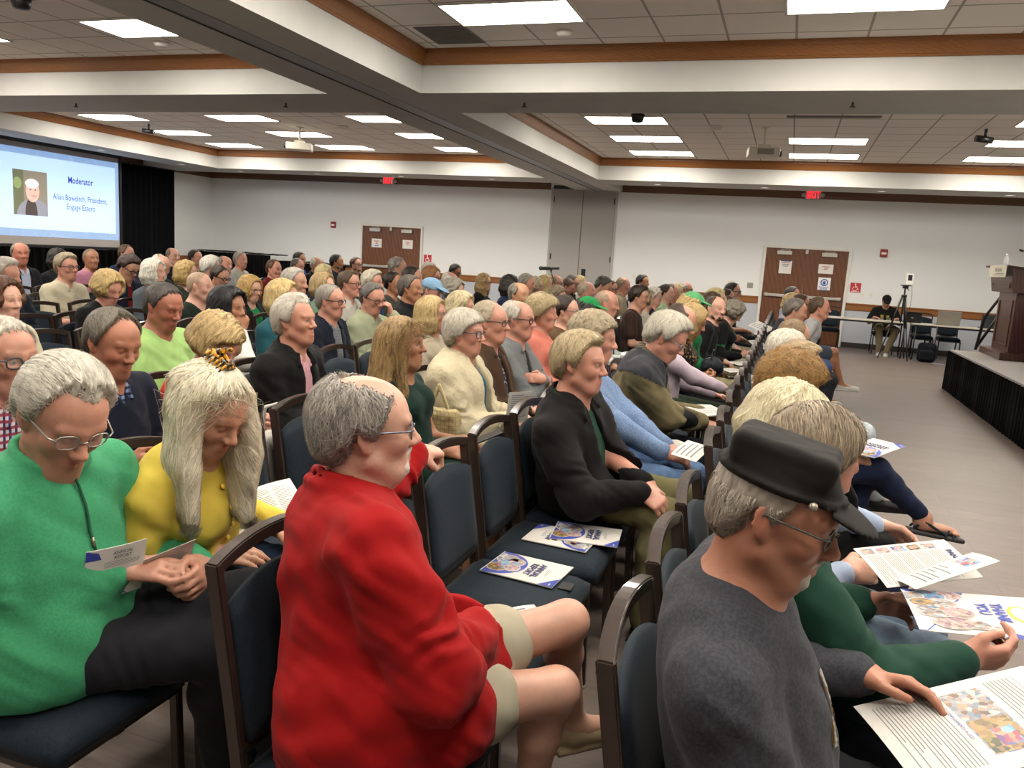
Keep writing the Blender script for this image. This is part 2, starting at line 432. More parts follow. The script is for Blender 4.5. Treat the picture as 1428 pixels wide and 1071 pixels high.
def hand_prims(wr, side, hd, det):
    f = nrm(hd['f']); n = A(*hd['n']); n = nrm(n-f*(f@n)); y = 1 if side == 'L' else -1
    s = np.cross(n, f)*(-y)     # towards the thumb
    # palm faces -n; for the left hand pointing forward with its back up, the thumb is on the right (-y)
    s = -s if hd.get('mirror') else s
    sc = hd.get('size', 1.0); curl = hd.get('curl', .4); out = []
    P = lambda a, b, c: wr+(f*a+s*b+n*c)*sc
    out += [cone(P(-.03, 0, 0), P(.015, 0, 0), .027*sc, .026*sc, .02)]
    if not det:
        out += [ell(P(.055, 0, 0), (.05*sc, .036*sc, .02*sc), .015, R=np.stack([f, s, n], 1))]
        spread = (.027, .009, -.009, -.026); LN = (.9, 1.0, .95, .75)
        for b, l in zip(spread, LN):
            q = P(.085, b, 0); d = f; ang = 0
            for seg, r in ((.04, .0095), (.042, .0085)):
                ang += curl*1.0; d2 = f*math.cos(ang)-n*math.sin(ang); q2 = q+d2*seg*l*sc; out.append(cone(q, q2, r*sc, r*.92*sc, .006)); q = q2
        q = P(.02, .026, -.006); q2 = P(.055, .052, -.016); q3 = P(.088, .05-curl*.012, -.026)
        return out+[cone(q, q2, .0125*sc, .011*sc, .012), cone(q2, q3, .0105*sc, .009*sc, .006)]
    sp = (.030, .0105, -.010, -.029); zz = (0, .003, .002, -.003); xx = (.086, .090, .086, .078); LN = (.93, 1.02, .96, .76)
    cu = curl if isinstance(curl, (list, tuple)) else [curl*1.0, curl*.95, curl*1.02, curl*1.1]
    for b, z, x, l, c in zip(sp, zz, xx, LN, cu):
        out.append(cone(P(.012, b*.62, -.003), P(x, b, z), .0145*sc, .0118*sc, .013))
        q = P(x, b, z); ang = 0
        for i, (seg, r0, r1, cf) in enumerate(((.043, .0103, .0094, .9), (.027, .0096, .0088, 1.15), (.022, .0088, .0072, .7))):
            ang += c*cf; d2 = nrm(f*math.cos(ang)-n*math.sin(ang)+s*b*hd.get('fan', 1.2)); q2 = q+d2*seg*l*sc
            out.append(cone(q, q2, r0*sc, r1*sc, .0035)); q = q2
    th = hd.get('thumb', .35)
    q = P(.012, .024, -.008); q2 = P(.045, .047, -.016-.012*th); q3 = P(.075, .053-.02*th, -.024-.02*th); q4 = P(.097, .047-.03*th, -.028-.026*th)
    return out+[cone(q, q2, .0155*sc, .0125*sc, .016), cone(q2, q3, .0118*sc, .0105*sc, .005), cone(q3, q4, .0105*sc, .0085*sc, .004)]
def HM(J):
    hs = J.hs; c = J.hc; R = J.Rh
    return lambda x, y, z: c+R@(A(x, y, z)*hs)
def head_prims(J, det, ears=True, infl=0.):
    h = HM(J); s = J.hs; R = J.Rh; fat = J.p.get('face', 1.0); f = J.f
    E = lambda c, r, k=.03, op='u': ell(h(*c), A(*r)*s+infl, k*s, op, R)
    K = lambda a, b, ra, rb, k=.012, op='u': cone(h(*a), h(*b), ra*s+infl, rb*s+infl, k*s, op)
    o = [E((-.014, 0, .034), (.098, .077, .086), .03),
         E((.036, 0, .030), (.055, .064, .060), .035),
         E((.022, 0, -.040), (.066*fat**.5, .058*fat, .076), .04),
         K((.070, .012, -.101), (.070, -.012, -.101), .018 if not f else .015, .018 if not f else .015, .03)]
    for y in (1, -1):
        o.append(K((.005, y*.052*fat, -.060), (.056, y*.020, -.100), .020 if not f else .017, .017, .03))
        o.append(E((.062, y*.036, -.024), (.027, .025*fat, .026), .025))
    if det < 2: 
        for y in (1, -1):
            o.append(E((.0935, y*.031, .003), (.013, .018, .0125), .014, 's'))
    else:
        for y in (1, -1): o.append(E((.0945, y*.031, .003), (.013, .017, .012), .012, 's'))
    for y in (1, -1): o.append(K((.083, y*.044, .024), (.092, y*.010, .021), .0085, .0085, .016))
    o += [K((.090, 0, .016), (.112, 0, -.028), .0085, .0115, .012), E((.114, 0, -.031), (.013, .0125, .0105), .008)]
    for y in (1, -1): o.append(E((.103, y*.0135, -.035), (.0125, .0075, .0085), .006))
    o += [E((.080, 0, -.066), (.017, .029, .021), .018)]
    o += [K((.088, .021, -.066), (.0965, 0, -.0605), .0036, .0050, .007), K((.088, -.021, -.066), (.0965, 0, -.0605), .0036, .0050, .007),
          K((.086, .018, -.0715), (.0945, 0, -.0745), .0036, .0058, .007), K((.086, -.018, -.0715), (.0945, 0, -.0745), .0036, .0058, .007)]
    o.append(E((.101, 0, -.0672), (.014, .025, .0010), .004, 's'))
    if det == 0:
        for y in (1, -1):
            o.append(E((.108, y*.0075, -.0405), (.008, .0042, .003), .003, 's'))
            # lids close over the eye
            o.append(E((.0815, y*.031, .0035), (.0128, .0150, .0118), .004))
            if not J.p.get('down', False): o.append(E((.0945, y*.031, .0010), (.006, .0110, .0026), .002, 's'))
            # bags and the crease beside the mouth
            o.append(K((.099, y*.020, -.036), (.090, y*.032, -.062), .0008, .0010, .006, 's'))
    else:
        for y in (1, -1): o.append(E((.082, y*.031, .003), (.0125, .0145, .0105), .005))
    if ears:
        for y in (1, -1):
            Re = R@rotz(y*rad(-22))@roty(rad(-12))
            o.append(ell(h(-.010, y*.079, -.004), A(.019, .0065, .033)*s+infl, .006*s, 'u', Re))
            o.append(ell(h(-.006, y*.073, -.026), A(.012, .008, .014)*s+infl, .008*s, 'u', Re))
            if det == 0:
                o.append(ell(h(-.006, y*.0865, .001), A(.0105, .0075, .021)*s, .004*s, 's', Re))
                o.append(cone(h(-.008, y*.080, .012), h(-.004, y*.0825, -.014), .0036*s, .0042*s, .004))
    if infl == 0 or True:
        o.append(cone(h(-.028, 0, -.045), J.nb+J.Rc@A(-.01, 0, -.03), (.053 if not f else .045)*s+infl, (.060 if not f else .050)*s+infl, .03))
        o.append(cone(h(.045, 0, -.088), J.nb+J.Rc@A(.03, 0, -.03), .024*s+infl, .03*s+infl, .045))
    return o
def torso_prims(J, off=0., bulk=1.0, belly=None):
    f, w = J.f, J.w; R = J.Rc; by = J.p.get('belly', .3) if belly is None else belly
    o = [ell(J.hip+A(-.01, 0, .015), A(.125*w, .170*w, .115)+off, .06, R=rotz(J.tw*.3)),
         ell(J.mid+R@A(.018+.03*by, 0, -.03), A((.108+.035*by)*w, (.140+.022*by)*w, .17)+off, .08, R=R),
         ell(J.chest+R@A(.008, 0, -.02), A(.112*w**.7, (.150 if f else .164)*w**.7, .18)+off, .07, R=R),
         ell(J.nb+R@A(-.012, 0, -.085), A(.082, (.145 if f else .165)*w**.5, .075)+off, .05, R=R)]
    for s, y in (('L', 1), ('R', -1)):
        o.append(cone(J.nb+R@A(-.012, y*.035, -.012), J.sh[s]+R@A(-.005, -y*.012, .018), .046+off*.8, .047+off, .05))
        if f: o.append(ell(J.chest+R@A(.105, y*.068, -.005), A(.062, .066, .066)*J.p.get('bust', 1.0)+off*.6, .05, R=R))
    return o
def arm_prims(J, s, off=0., wr=None, short=False, stop=1.0, k=.03, loose=1.0):
    w = J.w**.5; f = .86 if J.f else 1.0
    wa = (wr, .055, J.seed*1.7+(0 if s == 'L' else 2)) if wr else None
    S, E, W = J.sh[s], J.el[s], J.wr[s]
    if short:
        e = S+(E-S)*short
        return [cone(S, e, .056*w*f+off, .050*w*f+off*loose*1.3, k)]
    W2 = E+(W-E)*stop
    return [cone(S, S+(E-S)*.45, .051*w*f+off, .049*w*f+off, k), cone(S+(E-S)*.3, E, .049*w*f+off, .041*w*f+off*loose, k, wr=wa),
            cone(E, W2, .041*w*f+off*loose, (.0275*f if not off else .031*f)+off*.75, k, wr=wa)]
def leg_prims(J, s, off=0., stop=1.0, thigh_only=None, wr=None, k=.03, flare=1.0):
    w = J.p.get('legw', J.w**.5); f = 1.0
    wa = (wr, .075, J.seed*1.3) if wr else None
    H, K, An = J.hp[s], J.kn[s], J.an[s]
    if thigh_only is not None:
        e = H+(K-H)*thigh_only
        return [cone(H, e, .088*w+off, .072*w+off*1.7, k, wr=wa)]
    cf = K+(An-K)*.32+nrm(A(-1, 0, .2))*.016
    a2 = K+(An-K)*stop
    o = [cone(H, K, .088*w+off, .057*w+off, k, wr=wa), cone(K, cf, .053*w+off*1.05, .053*w+off*flare*1.1, k)]
    o.append(cone(cf, a2, .052*w+off*flare*1.1, .036+off*1.25*flare, k, wr=wa))
    return o
def seat_cuts(J, extra=0.):
    R = roty(rad(-9))
    return [rbox((.015, 0, .36), (.265, .24, .1215-extra), .02, .008, 's'), rbox((-.205, 0, .76), (.05, .24, .27), .01, .012, 's', R=R)]
def tint_head(J, v, p):
    """lips, cheeks, nose and ears a little redder; brows hair coloured"""
    q = (v-J.hc)@J.Rh/J.hs; t = np.ones((len(v), 3))
    def blob(c, r): return np.exp(-(((q-A(*c))/A(*r))**2).sum(1))
    near = (np.abs(q) < .16).all(1)
    red = (.55*blob((.112, 0, -.033), (.02, .02, .018))+.4*(blob((.075, .045, -.03), (.03, .03, .025))+blob((.075, -.045, -.03), (.03, .03, .025)))+.6*(blob((-.008, .085, -.004), (.022, .014, .035))+blob((-.008, -.085, -.004), (.022, .014, .035))))*near
    red = np.clip(red, 0, 1)*p.get('ruddy', .8)
    t[:, 1] -= .22*red; t[:, 2] -= .22*red
    lips = np.clip((blob((.097, 0, -.0605), (.016, .021, .006))+blob((.095, 0, -.0745), (.016, .018, .006)))*1.3, 0, 1)*near*p.get('lips', .6)
    t[:, 0] -= .12*lips; t[:, 1] -= .42*lips; t[:, 2] -= .36*lips
    bc = p.get('brow', .55)
    br = np.zeros(len(v))
    for y in (1, -1):
        x = q[:, 1]*y; arch = .026+.006*np.cos((x-.034)/.02)
        br = np.maximum(br, np.exp(-((q[:, 2]-arch)/.0042)**2)*(x > .012)*(x < .054)*(q[:, 0] > .05))
    t *= 1-bc*br[:, None]*A(.8, .9, .95)
    if p['lod'] > 0:
        ey = np.zeros(len(v))
        for y in (1, -1): ey = np.maximum(ey, np.exp(-((q[:, 2]-.001)/.0042)**2-((q[:, 1]*y-.031)/.011)**2)*(q[:, 0] > .05))
        t *= 1-.6*ey[:, None]
    if p.get('stubble'):
        st = np.clip(blob((.07, 0, -.085), (.05, .05, .03))*1.6, 0, 1)*near*p['stubble']
        t *= 1-st[:, None]*A(.35, .3, .22)
    if p.get('whisker'):
        st = np.clip(np.maximum(blob((.055, .045, -.085), (.04, .03, .03)), np.maximum(blob((.055, -.045, -.085), (.04, .03, .03)), np.maximum(blob((.01, -.066, -.055), (.02, .03, .04)), blob((.01, .066, -.055), (.02, .03, .04)))))*1.5, 0, 1)*near*(.6+.4*np.sin(q[:, 1]*600)*np.sin(q[:, 2]*500+q[:, 0]*400))
        t = t*(1-st[:, None]*p['whisker'])+A(1.25, 1.45, 1.6)*st[:, None]*p['whisker']
    return np.clip(t, .05, 1.8)
def body_mesh(J, h, det, hands=True, legs=(), arms=('L', 'R')):
    p = J.p; o = head_prims(J, det)+torso_prims(J)
    for s in ('L', 'R'):
        o += arm_prims(J, s)
        if hands: o += hand_prims(J.wr[s], s, J.hand[s], det == 0)
        if s in legs or 'both' in legs:
            o += leg_prims(J, s)
            a = J.an[s]; t = J.toe[s]; o += [cone(a, a+(t-a)*.25+A(-.02, 0, -.03), .034, .03, .02), cone(a+A(0, 0, -.03), t, .034, .022, .03)]
    o = [q for q in o if q['op'] == 'u'] + [q for q in o if q['op'] != 'u'] if det == 2 else o
    o += seat_cuts(J)
    v, q = polygonise(o, h); v = relax(v, q, 1, .35)
    return np_mesh('body', v, q, tint_head(J, v, p))
def ring_prims(J, r0, z, rr, open_deg, tilt=8, k=.01, fw=0., up=.0, n=16, rx=1.0):
    """a band standing round the neck (a collar)"""
    R = J.Rc@roty(rad(tilt)); out = []; pts = []
    for i in range(n+1):
        a = rad(open_deg)+(2*PI-2*rad(open_deg))*i/n
        lift = up*(-math.cos(a)); pts.append(J.nb+R@A(fw+r0*math.cos(a)*rx, r0*.98*math.sin(a), z+lift))
    for a, b in zip(pts, pts[1:]): out.append(cone(a, b, rr, rr, k))
    return out, pts
def fold_noise(amp, fr, seed):
    def f(p):
        x, y, z = p[:, 0]*fr+seed*1.7, p[:, 1]*fr+seed, p[:, 2]*fr
        a = np.sin(x*1.0+1.9*np.sin(y*.9+z*.7)+seed)*np.sin(z*1.3+1.4*np.sin(x*.8+y*1.2))
        b = np.sin(1.9*y+2.1*z+1.5*np.sin(1.7*x+z))
        c = np.sin(2.6*z+1.7*x+2.2*np.sin(1.3*y+.6*z))*np.sin(1.1*y-.7*x+seed)
        return amp*(.5*a+.3*b+.55*(.55-np.sqrt(np.abs(c)+.01)))
    return dict(f=f, op='d', k=0., lo=A(-9, -9, -9), hi=A(9, 9, 9))
def garment(J, kind, h, det):
    """top garments: tee, polo, shirt, sweater, hoodie, jacket (open), coat"""
    p = J.p; g = kind; off = g.get('off', .012); long = g.get('long', True); wr = g.get('wr', .004) if det < 2 else 0
    o = torso_prims(J, off)
    if g.get('hem', .0):        # the skirt of the garment, over the hips and the top of the thighs
        hm = g['hem']
        o.append(ell(J.hip+A(.0, 0, .01), A(.145*J.w, .19*J.w, .13+hm*.2)+off, .06))
        for s in ('L', 'R'): o.append(cone(J.hip+(J.hp[s]-J.hip)*.9+A(0, 0, .02), J.hp[s]+(J.kn[s]-J.hp[s])*hm, .098*J.w+off, .09*J.w+off*1.2, .05))
    for s in ('L', 'R'):
        if long: o += arm_prims(J, s, off, wr, stop=g.get('stop', .93), loose=g.get('loose', 1.25))
        else: o += arm_prims(J, s, off, short=g.get('short', .62), loose=g.get('loose', 1.5))
        if long and g.get('cuff') and det < 2:
            d = nrm(J.wr[s]-J.el[s]); e = J.el[s]+(J.wr[s]-J.el[s])*g.get('stop', .93)
            o.append(cone(e-d*.03, e, .036+off*.55, .036+off*.5, .006))
    if g.get('amp', .004): o.append(fold_noise(g.get('amp', .004), g.get('fr', 26), J.seed))
    c = g.get('collar', 'crew'); R = J.Rc
    if c in ('shirt', 'polo', 'jacket'):
        od = {'shirt': 16, 'polo': 24, 'jacket': 34}[c]; r0 = (.067 if not J.f else .058)+(.010 if c == 'jacket' else 0)+p.get('neckx', 0)+off*.3; zc = max(0, off-.012)*.9
        cp, pts = ring_prims(J, r0, .046+zc, .0075, od, 14, .010, fw=.004, up=.016); o += cp
        cp, pts2 = ring_prims(J, r0+.014, .022+zc, .0095, od+8, 14, .014, fw=.006, up=.014); o += cp
        for a, b, y in ((pts[0], pts2[0], 1), (pts[-1], pts2[-1], -1)):
            o.append(cone(a, a+R@A(.030, y*.022, -.055), .007, .005, .012)); o.append(cone(b, a+R@A(.030, y*.022, -.055), .008, .005, .012))
    elif c == 'crew':
        cp, _ = ring_prims(J, (.066 if not J.f else .058)+p.get('neckx', 0)+max(0, off-.014)*.5, .022+max(0, off-.014)*.9, .0075, 0, 16, .010, fw=.004, up=.01); o += cp
    elif c == 'stand':
        for z in (.02, .04, .06):
            cp, _ = ring_prims(J, (.070 if not J.f else .062)+max(0, off-.016)*.6, z+max(0, off-.016)*.8, .009, 12, 14, .012, fw=.006, up=.006); o += cp
    elif c == 'hood':
        for z, r in ((.03, .082), (.05, .086), (.0, .095)):
            cp, _ = ring_prims(J, r, z, .018, 40, 10, .02, fw=-.008, up=.015); o += cp
        o.append(ell(J.nb+R@A(-.10, 0, -.03), A(.05, .10, .07), .03, R=R))
    if g.get('open'):           # front opening that shows the garment below
        ow = g['open']; N0 = J.nb+R@A(.03, 0, .0)
        def wedge(q, N0=N0, R=R, ow=ow):
            l = (q-N0)@R; top = np.clip(-l[:, 2]/.42, 0, 1); half = ow[0]+(ow[1]-ow[0])*top
            return np.maximum(np.abs(l[:, 1])-half, -(l[:, 0]-.01))
        o.append(func(wedge, N0-.7, N0+.7, 's', .006))
    if g.get('vneck'):
        N0 = J.nb+R@A(.03, 0, .02); d = g['vneck']
        def wedge2(q, N0=N0, R=R, d=d):
            l = (q-N0)@R; half = np.clip((d+l[:, 2])*.42, -1, .075)
            return np.maximum(np.abs(l[:, 1])-half, -(l[:, 0]-.02))
        o.append(func(wedge2, N0-.5, N0+.5, 's', .006))
    if g.get('sleeveless'): pass
    o += seat_cuts(J, .001)
    v, q = polygonise(o, h); v = relax(v, q, 1, .4)
    return v, q
def bottoms(J, kind, h, det):
    o = [ell(J.hip+A(-.01, 0, .005), A(.132*J.w, .178*J.w, .115), .05)]
    wr = .0045 if det < 2 else 0
    for s in ('L', 'R'):
        if kind == 'trousers': o += leg_prims(J, s, .014, .97, wr=wr, flare=1.25)
        elif kind == 'slim': o += leg_prims(J, s, .008, .90, wr=wr, flare=1.0)
        elif kind == 'shorts': o += leg_prims(J, s, .018, thigh_only=J.p.get('shortlen', .76), wr=wr)
        elif kind == 'skirt': o += [cone(J.hp[s], J.hp[s]+(J.kn[s]-J.hp[s])*.93, .10, .085, .12)]
    o += [fold_noise(.0035, 24, J.seed+3)] if det < 2 else []
    o += seat_cuts(J, .001)
    v, q = polygonise(o, h); return relax(v, q, 1, .4)+(q,) if False else (relax(v, q, 1, .4), q)
def shoe(J, s, h, kind='shoe'):
    a, t = J.an[s], J.toe[s]; d = nrm(A(t[0]-a[0], t[1]-a[1], t[2]-a[2]+.055)); heel = a+A(-.025*d[0], 0, -.045)
    up = nrm(A(0, 0, 1)-d*d[2]); lf = np.cross(up, d); R = np.stack([d, lf, up], 1); B = a-up*.055
    o = [ell(B+d*.0, (.052, .036, .042), .03, R=R), ell(B+d*.11+up*-.006, (.10, .043, .032), .04, R=R), ell(B+d*.17-up*.012, (.06, .042, .024), .03, R=R), cone(a-up*.02, a-up*.045, .038, .042, .02),
         rbox(B+d*.085-up*.033, (.145, .041, .009), .008, .006, R=R)]
    v, q = polygonise(o, h); return v, q

# ---- hair
def hairline(style):
    """height of the hair edge (head frame) against azimuth: 0 = front, 180 = back"""
    return {
     'full': ([0, 30, 50, 66, 80, 100, 115, 140, 180], [.083, .080, .060, .024, -.030, -.004, -.045, -.085, -.092]),
     'fringe': ([0, 30, 50, 68, 82, 100, 115, 140, 180], [.056, .054, .038, .006, -.034, -.034, -.055, -.085, -.095]),
     'recede': ([0, 25, 45, 62, 80, 100, 115, 140, 180], [.098, .104, .088, .036, -.030, -.004, -.045, -.085, -.092]),
     'bob': ([0, 25, 42, 56, 70, 100, 130, 180], [.080, .074, .045, -.03, -.5, -.6, -.6, -.6]),
    }[style]
def head_field(J, infl):
    return [q for q in head_prims(J, 2, ears=False, infl=infl) if q['op'] == 'u'][:6]
def hair_build(J, st, h, det):
    """a shell of hair over the skull; st: cut, t (thickness), extras"""
    hm = HM(J); s = J.hs; R = J.Rh; t = st.get('t', .014); cut = st['cut']
    T = {}
    skull = head_field(J, .002)
    top = st.get('top', 0.); o = []
    sk = [ell(hm(-.016, 0, .034), A(.098, .077, .086)*s+t*s, .02, R=R), ell(hm(.030, 0, .034), A(.055, .064, .060)*s+t*s*.9, .03, R=R), ell(hm(-.045, 0, -.03), A(.060, .060, .065)*s+t*s*.6, .04, R=R)]
    o += sk
    if cut == 'bob' or st.get('line') == 'bob': st = dict(st); st.setdefault('edge', .03)
    if top: o.append(ell(hm(.012, .008, .085), A(.085, .062, .045+top)*s, .03, R=R))
    if st.get('quiff'): o.append(ell(hm(.062, 0, .095), A(.035, .050, .028)*s, .025, R=R))
    az, zz = hairline(st.get('line', 'full'))
    vol = st.get('vol', 0)
    if vol: o += [ell(hm(-.01, 0, .02), A(.112+vol, .092+vol, .10+vol)*s, .03, R=R)]
    def region(q):
        l = (q-J.hc)@R/s; a = np.degrees(np.arctan2(np.abs(l[:, 1])*1.15, l[:, 0]+.012)); z = np.interp(a, az, zz)
        e = l[:, 2]-z+.006*np.sin(a*.55+l[:, 2]*40)*np.sin(a*.21)      # ragged edge
        w = st.get('edge', .038); x = np.clip(e/w, 0, 1); full = t+vol*.8+.006
        d = full*(1-x*x*(3-2*x)) + np.clip(-e*.5, 0, .05)
        return d*s
    if True: o.append(dict(f=region, op='d', k=0., lo=A(-9, -9, -9), hi=A(9, 9, 9), keep=True))
    if cut == 'bob':
        L = st.get('len', .12)
        for a in np.linspace(rad(52), rad(180), 8):
            for y in (1, -1):
                x, yy = .088*math.cos(a)-.012, y*.074*math.sin(a)
                x2, y2 = .100*math.cos(a)-.016, y*.090*math.sin(a)
                o.append(cone(hm(x, yy, .05), hm(x2, y2, .02-L*.5), .022*s, .026*s, .03)); o.append(cone(hm(x2, y2, .02-L*.5), hm(x2*.96+.004, y2*.93, .02-L), .026*s, .014*s, .02))
    if cut == 'bun': o.append(ell(hm(-.118, 0, .045), A(.04, .042, .04)*s, .015, R=R))
    if cut == 'pony': o += [cone(hm(-.10, 0, .05), hm(-.145, .0, .0), .024*s, .028*s, .02), cone(hm(-.145, 0, .0), hm(-.13, 0, -.12), .028*s, .012*s, .02)]
    if cut == 'bald' or st.get('crown'):
        cr = st.get('crown', (.035, .078, .052))       # bare crown: centre x, radius x, keep below z
        def bare(q):
            l = (q-J.hc)@R/s
            return np.sqrt(((l[:, 0]-cr[0])/cr[1])**2+(l[:, 1]/.066)**2)*.06-.06 + np.clip((cr[2]-l[:, 2])*1.2, -0, .4)
        o.append(func(bare, J.hc-.35, J.hc+.35, 's', .010))
    if cut == 'long':
        for (pts, r) in st['locks'](J, hm):
            for i in range(len(pts)-1): o.append(cone(pts[i], pts[i+1], r[i], r[i+1], .022))
    amp = st.get('amp', .0022)*(1 if det < 2 else 1.3); fr = st.get('fr', 1.0)*(1.0, .8, .45)[det]; curly = st.get('curly', 0)
    def groove(q):
        l = (q-J.hc)@R/s; a = np.arctan2(l[:, 1], l[:, 0]+.02)
        if curly: return curly*(np.sin(l[:, 0]*110+2*np.sin(l[:, 1]*70))*np.sin(l[:, 1]*120+2*np.sin(l[:, 2]*80))*np.sin(l[:, 2]*105+1.5*np.sin(l[:, 0]*90)))
        if st.get('flow') == 'back': ph = l[:, 1]*420*fr+6*np.sin(l[:, 0]*22+l[:, 2]*14)
        elif st.get('flow') == 'side': ph = l[:, 0]*330*fr+6*np.sin(l[:, 1]*26)
        else: ph = a*38*fr+5*np.sin(l[:, 2]*30+a*3)
        return amp*(np.sin(ph)+.6*np.sin(ph*.37+1.1))
    o.append(dict(f=groove, op='d', k=0., lo=A(-9, -9, -9), hi=A(9, 9, 9)))
    v, q = polygonise(o, h); v = relax(v, q, 1, .25)
    return v, q, o
def grad(prims, p, e=.003):
    d0 = evalf(prims, p, .05); g = np.stack([evalf(prims, p+e*np.eye(3)[i], .05)-d0 for i in range(3)], 1)/e
    return d0, g/np.maximum(np.linalg.norm(g, axis=1), 1e-6)[:, None]
def strands(J, st, v, q, prims, n, seed, length=.07, lift=.003, wid=.0011):
    """fine ribbons of hair laid over the shell along its flow"""
    rng = np.random.default_rng(seed); hm = HM(J); R = J.Rh; s = J.hs
    prims = [x for x in prims if x['op'] != 'd' or x.get('keep')]
    if st.get('below') is not None:
        cand = np.nonzero(((v-J.hc)@R/s)[:, 2] < st['below'])[0]
        if len(cand) < 50: cand = np.arange(len(v))
    else: cand = np.arange(len(v))
    idx = rng.choice(cand, n); P0 = v[idx].copy()
    flow = st.get('flow', 'down'); wav = st.get('wave', .25)
    seg = 6; ln = length*s*(.55+.9*rng.random(n)); pos = [P0]; side_all = []
    _, g = grad(prims, P0); jit = rng.normal(0, st.get('jit', .22), (n, 3)); pts = P0
    rows = []; ph = rng.random(n)*6.28
    for k in range(seg+1):
        l = (pts-J.hc)@R/s
        if flow == 'back': d = np.stack([-np.ones(n), l[:, 1]*2.0, -.15-np.clip(-l[:, 0], 0, 1)*9], 1)
        elif flow == 'side': d = np.stack([.2+0*ph, np.where(l[:, 1] > .02, 1.0, -1.0), -1.2-8*np.abs(l[:, 1])], 1)
        elif flow == 'fwd': d = np.stack([np.where(l[:, 2] > .03, 1.0, .15), l[:, 1]*5, -.5-4*np.clip(.09-l[:, 2], 0, 1)], 1)
        else: d = np.stack([(l[:, 0]+.03)*9, l[:, 1]*11, -.35-3*np.clip(.11-l[:, 2], 0, 1)], 1)
        d = d@R.T+jit+wav*np.stack([np.sin(ph+k*1.3), np.cos(ph*1.7+k*1.1), 0*ph], 1)
        d = d-g*(d*g).sum(1)[:, None]; d /= np.maximum(np.linalg.norm(d, axis=1), 1e-6)[:, None]
        sd = np.cross(d, g); w = wid*(1-.75*k/seg)*(.6+.8*rng.random(n) if k == 0 else 1)
        w = np.broadcast_to(np.asarray(w), (n,))
        hgt = g*(lift*np.sin(k/seg*2.2)*(.3+1.2*((ph % 1))))[:, None]
        rows.append((pts+hgt-sd*w[:, None], pts+hgt+sd*w[:, None]))
        pts = pts+d*(ln/seg)[:, None]
        dd, g = grad(prims, pts); pts = pts-g*np.clip(dd-.0005, -.02, .02)[:, None]
    V = np.concatenate([np.concatenate([a, b]) for a, b in rows]); Q = []
    for k in range(seg):
        a0 = 2*n*k; a1 = 2*n*(k+1); i = np.arange(n)
        Q.append(np.stack([a0+i, a0+n+i, a1+n+i, a1+i], 1))
    tone = np.clip(1.08+rng.normal(0, st.get('tone', .16), n), .5, 1.6)
    T = np.tile(np.repeat(tone[:, None], 3, 1), (2*(seg+1), 1))
    return V, np.concatenate(Q), T
def hair_mesh(J, st, h, det, nstr, seed):
    v, q, pr = hair_build(J, st, h, det)
    rng = np.random.default_rng(seed); t = np.full((len(v), 3), .97)
    if nstr:
        V, Q, T = strands(J, st, v, q, pr, nstr, seed, st.get('slen', .07), st.get('lift', .003), st.get('wid', .0011))
        q = np.concatenate([q, Q+len(v)]); v = np.concatenate([v, V]); t = np.concatenate([t, T])
    return np_mesh('hair', v, q, t)
def beard_mesh(J, h, kind):
    hm = HM(J); R = J.Rh; s = J.hs; o = []
    E = lambda c, r, k=.02: ell(hm(*c), A(*r)*s, k*s, 'u', R)
    if kind in ('full', 'goatee', 'chin'):
        o += [E((.066, 0, -.101), (.031, .031, .017))]
        if kind != 'chin': o += [E((.082, .020, -.085), (.014, .012, .020)), E((.082, -.020, -.085), (.014, .012, .020))]
    if kind == 'full':
        for y in (1, -1): o += [cone(hm(.004, y*.065, -.03), hm(.03, y*.052, -.082), .008*s, .014*s, .02), cone(hm(.03, y*.052, -.082), hm(.066, y*.02, -.105), .014*s, .018*s, .02)]
    if kind in ('full', 'goatee', 'tache'):
        for y in (1, -1): o += [cone(hm(.098, y*.004, -.051), hm(.086, y*.028, -.064), .0065*s, .005*s, .006)]
    def gr(q):
        l = (q-J.hc)@R/s; return .0018*np.sin(l[:, 1]*330+3*np.sin(l[:, 2]*60))*np.sin(l[:, 2]*140+l[:, 0]*90)
    o.append(dict(f=gr, op='d', k=0., lo=A(-9, -9, -9), hi=A(9, 9, 9)))
    v, q = polygonise(o, h); return np_mesh('beard', v, q, np.full((len(v), 3), .95))
def place_local(J):
    M = Matrix([list(J.Rh[i]*J.hs)+[J.hc[i]] for i in range(3)]+[[0, 0, 0, 1]]); return M
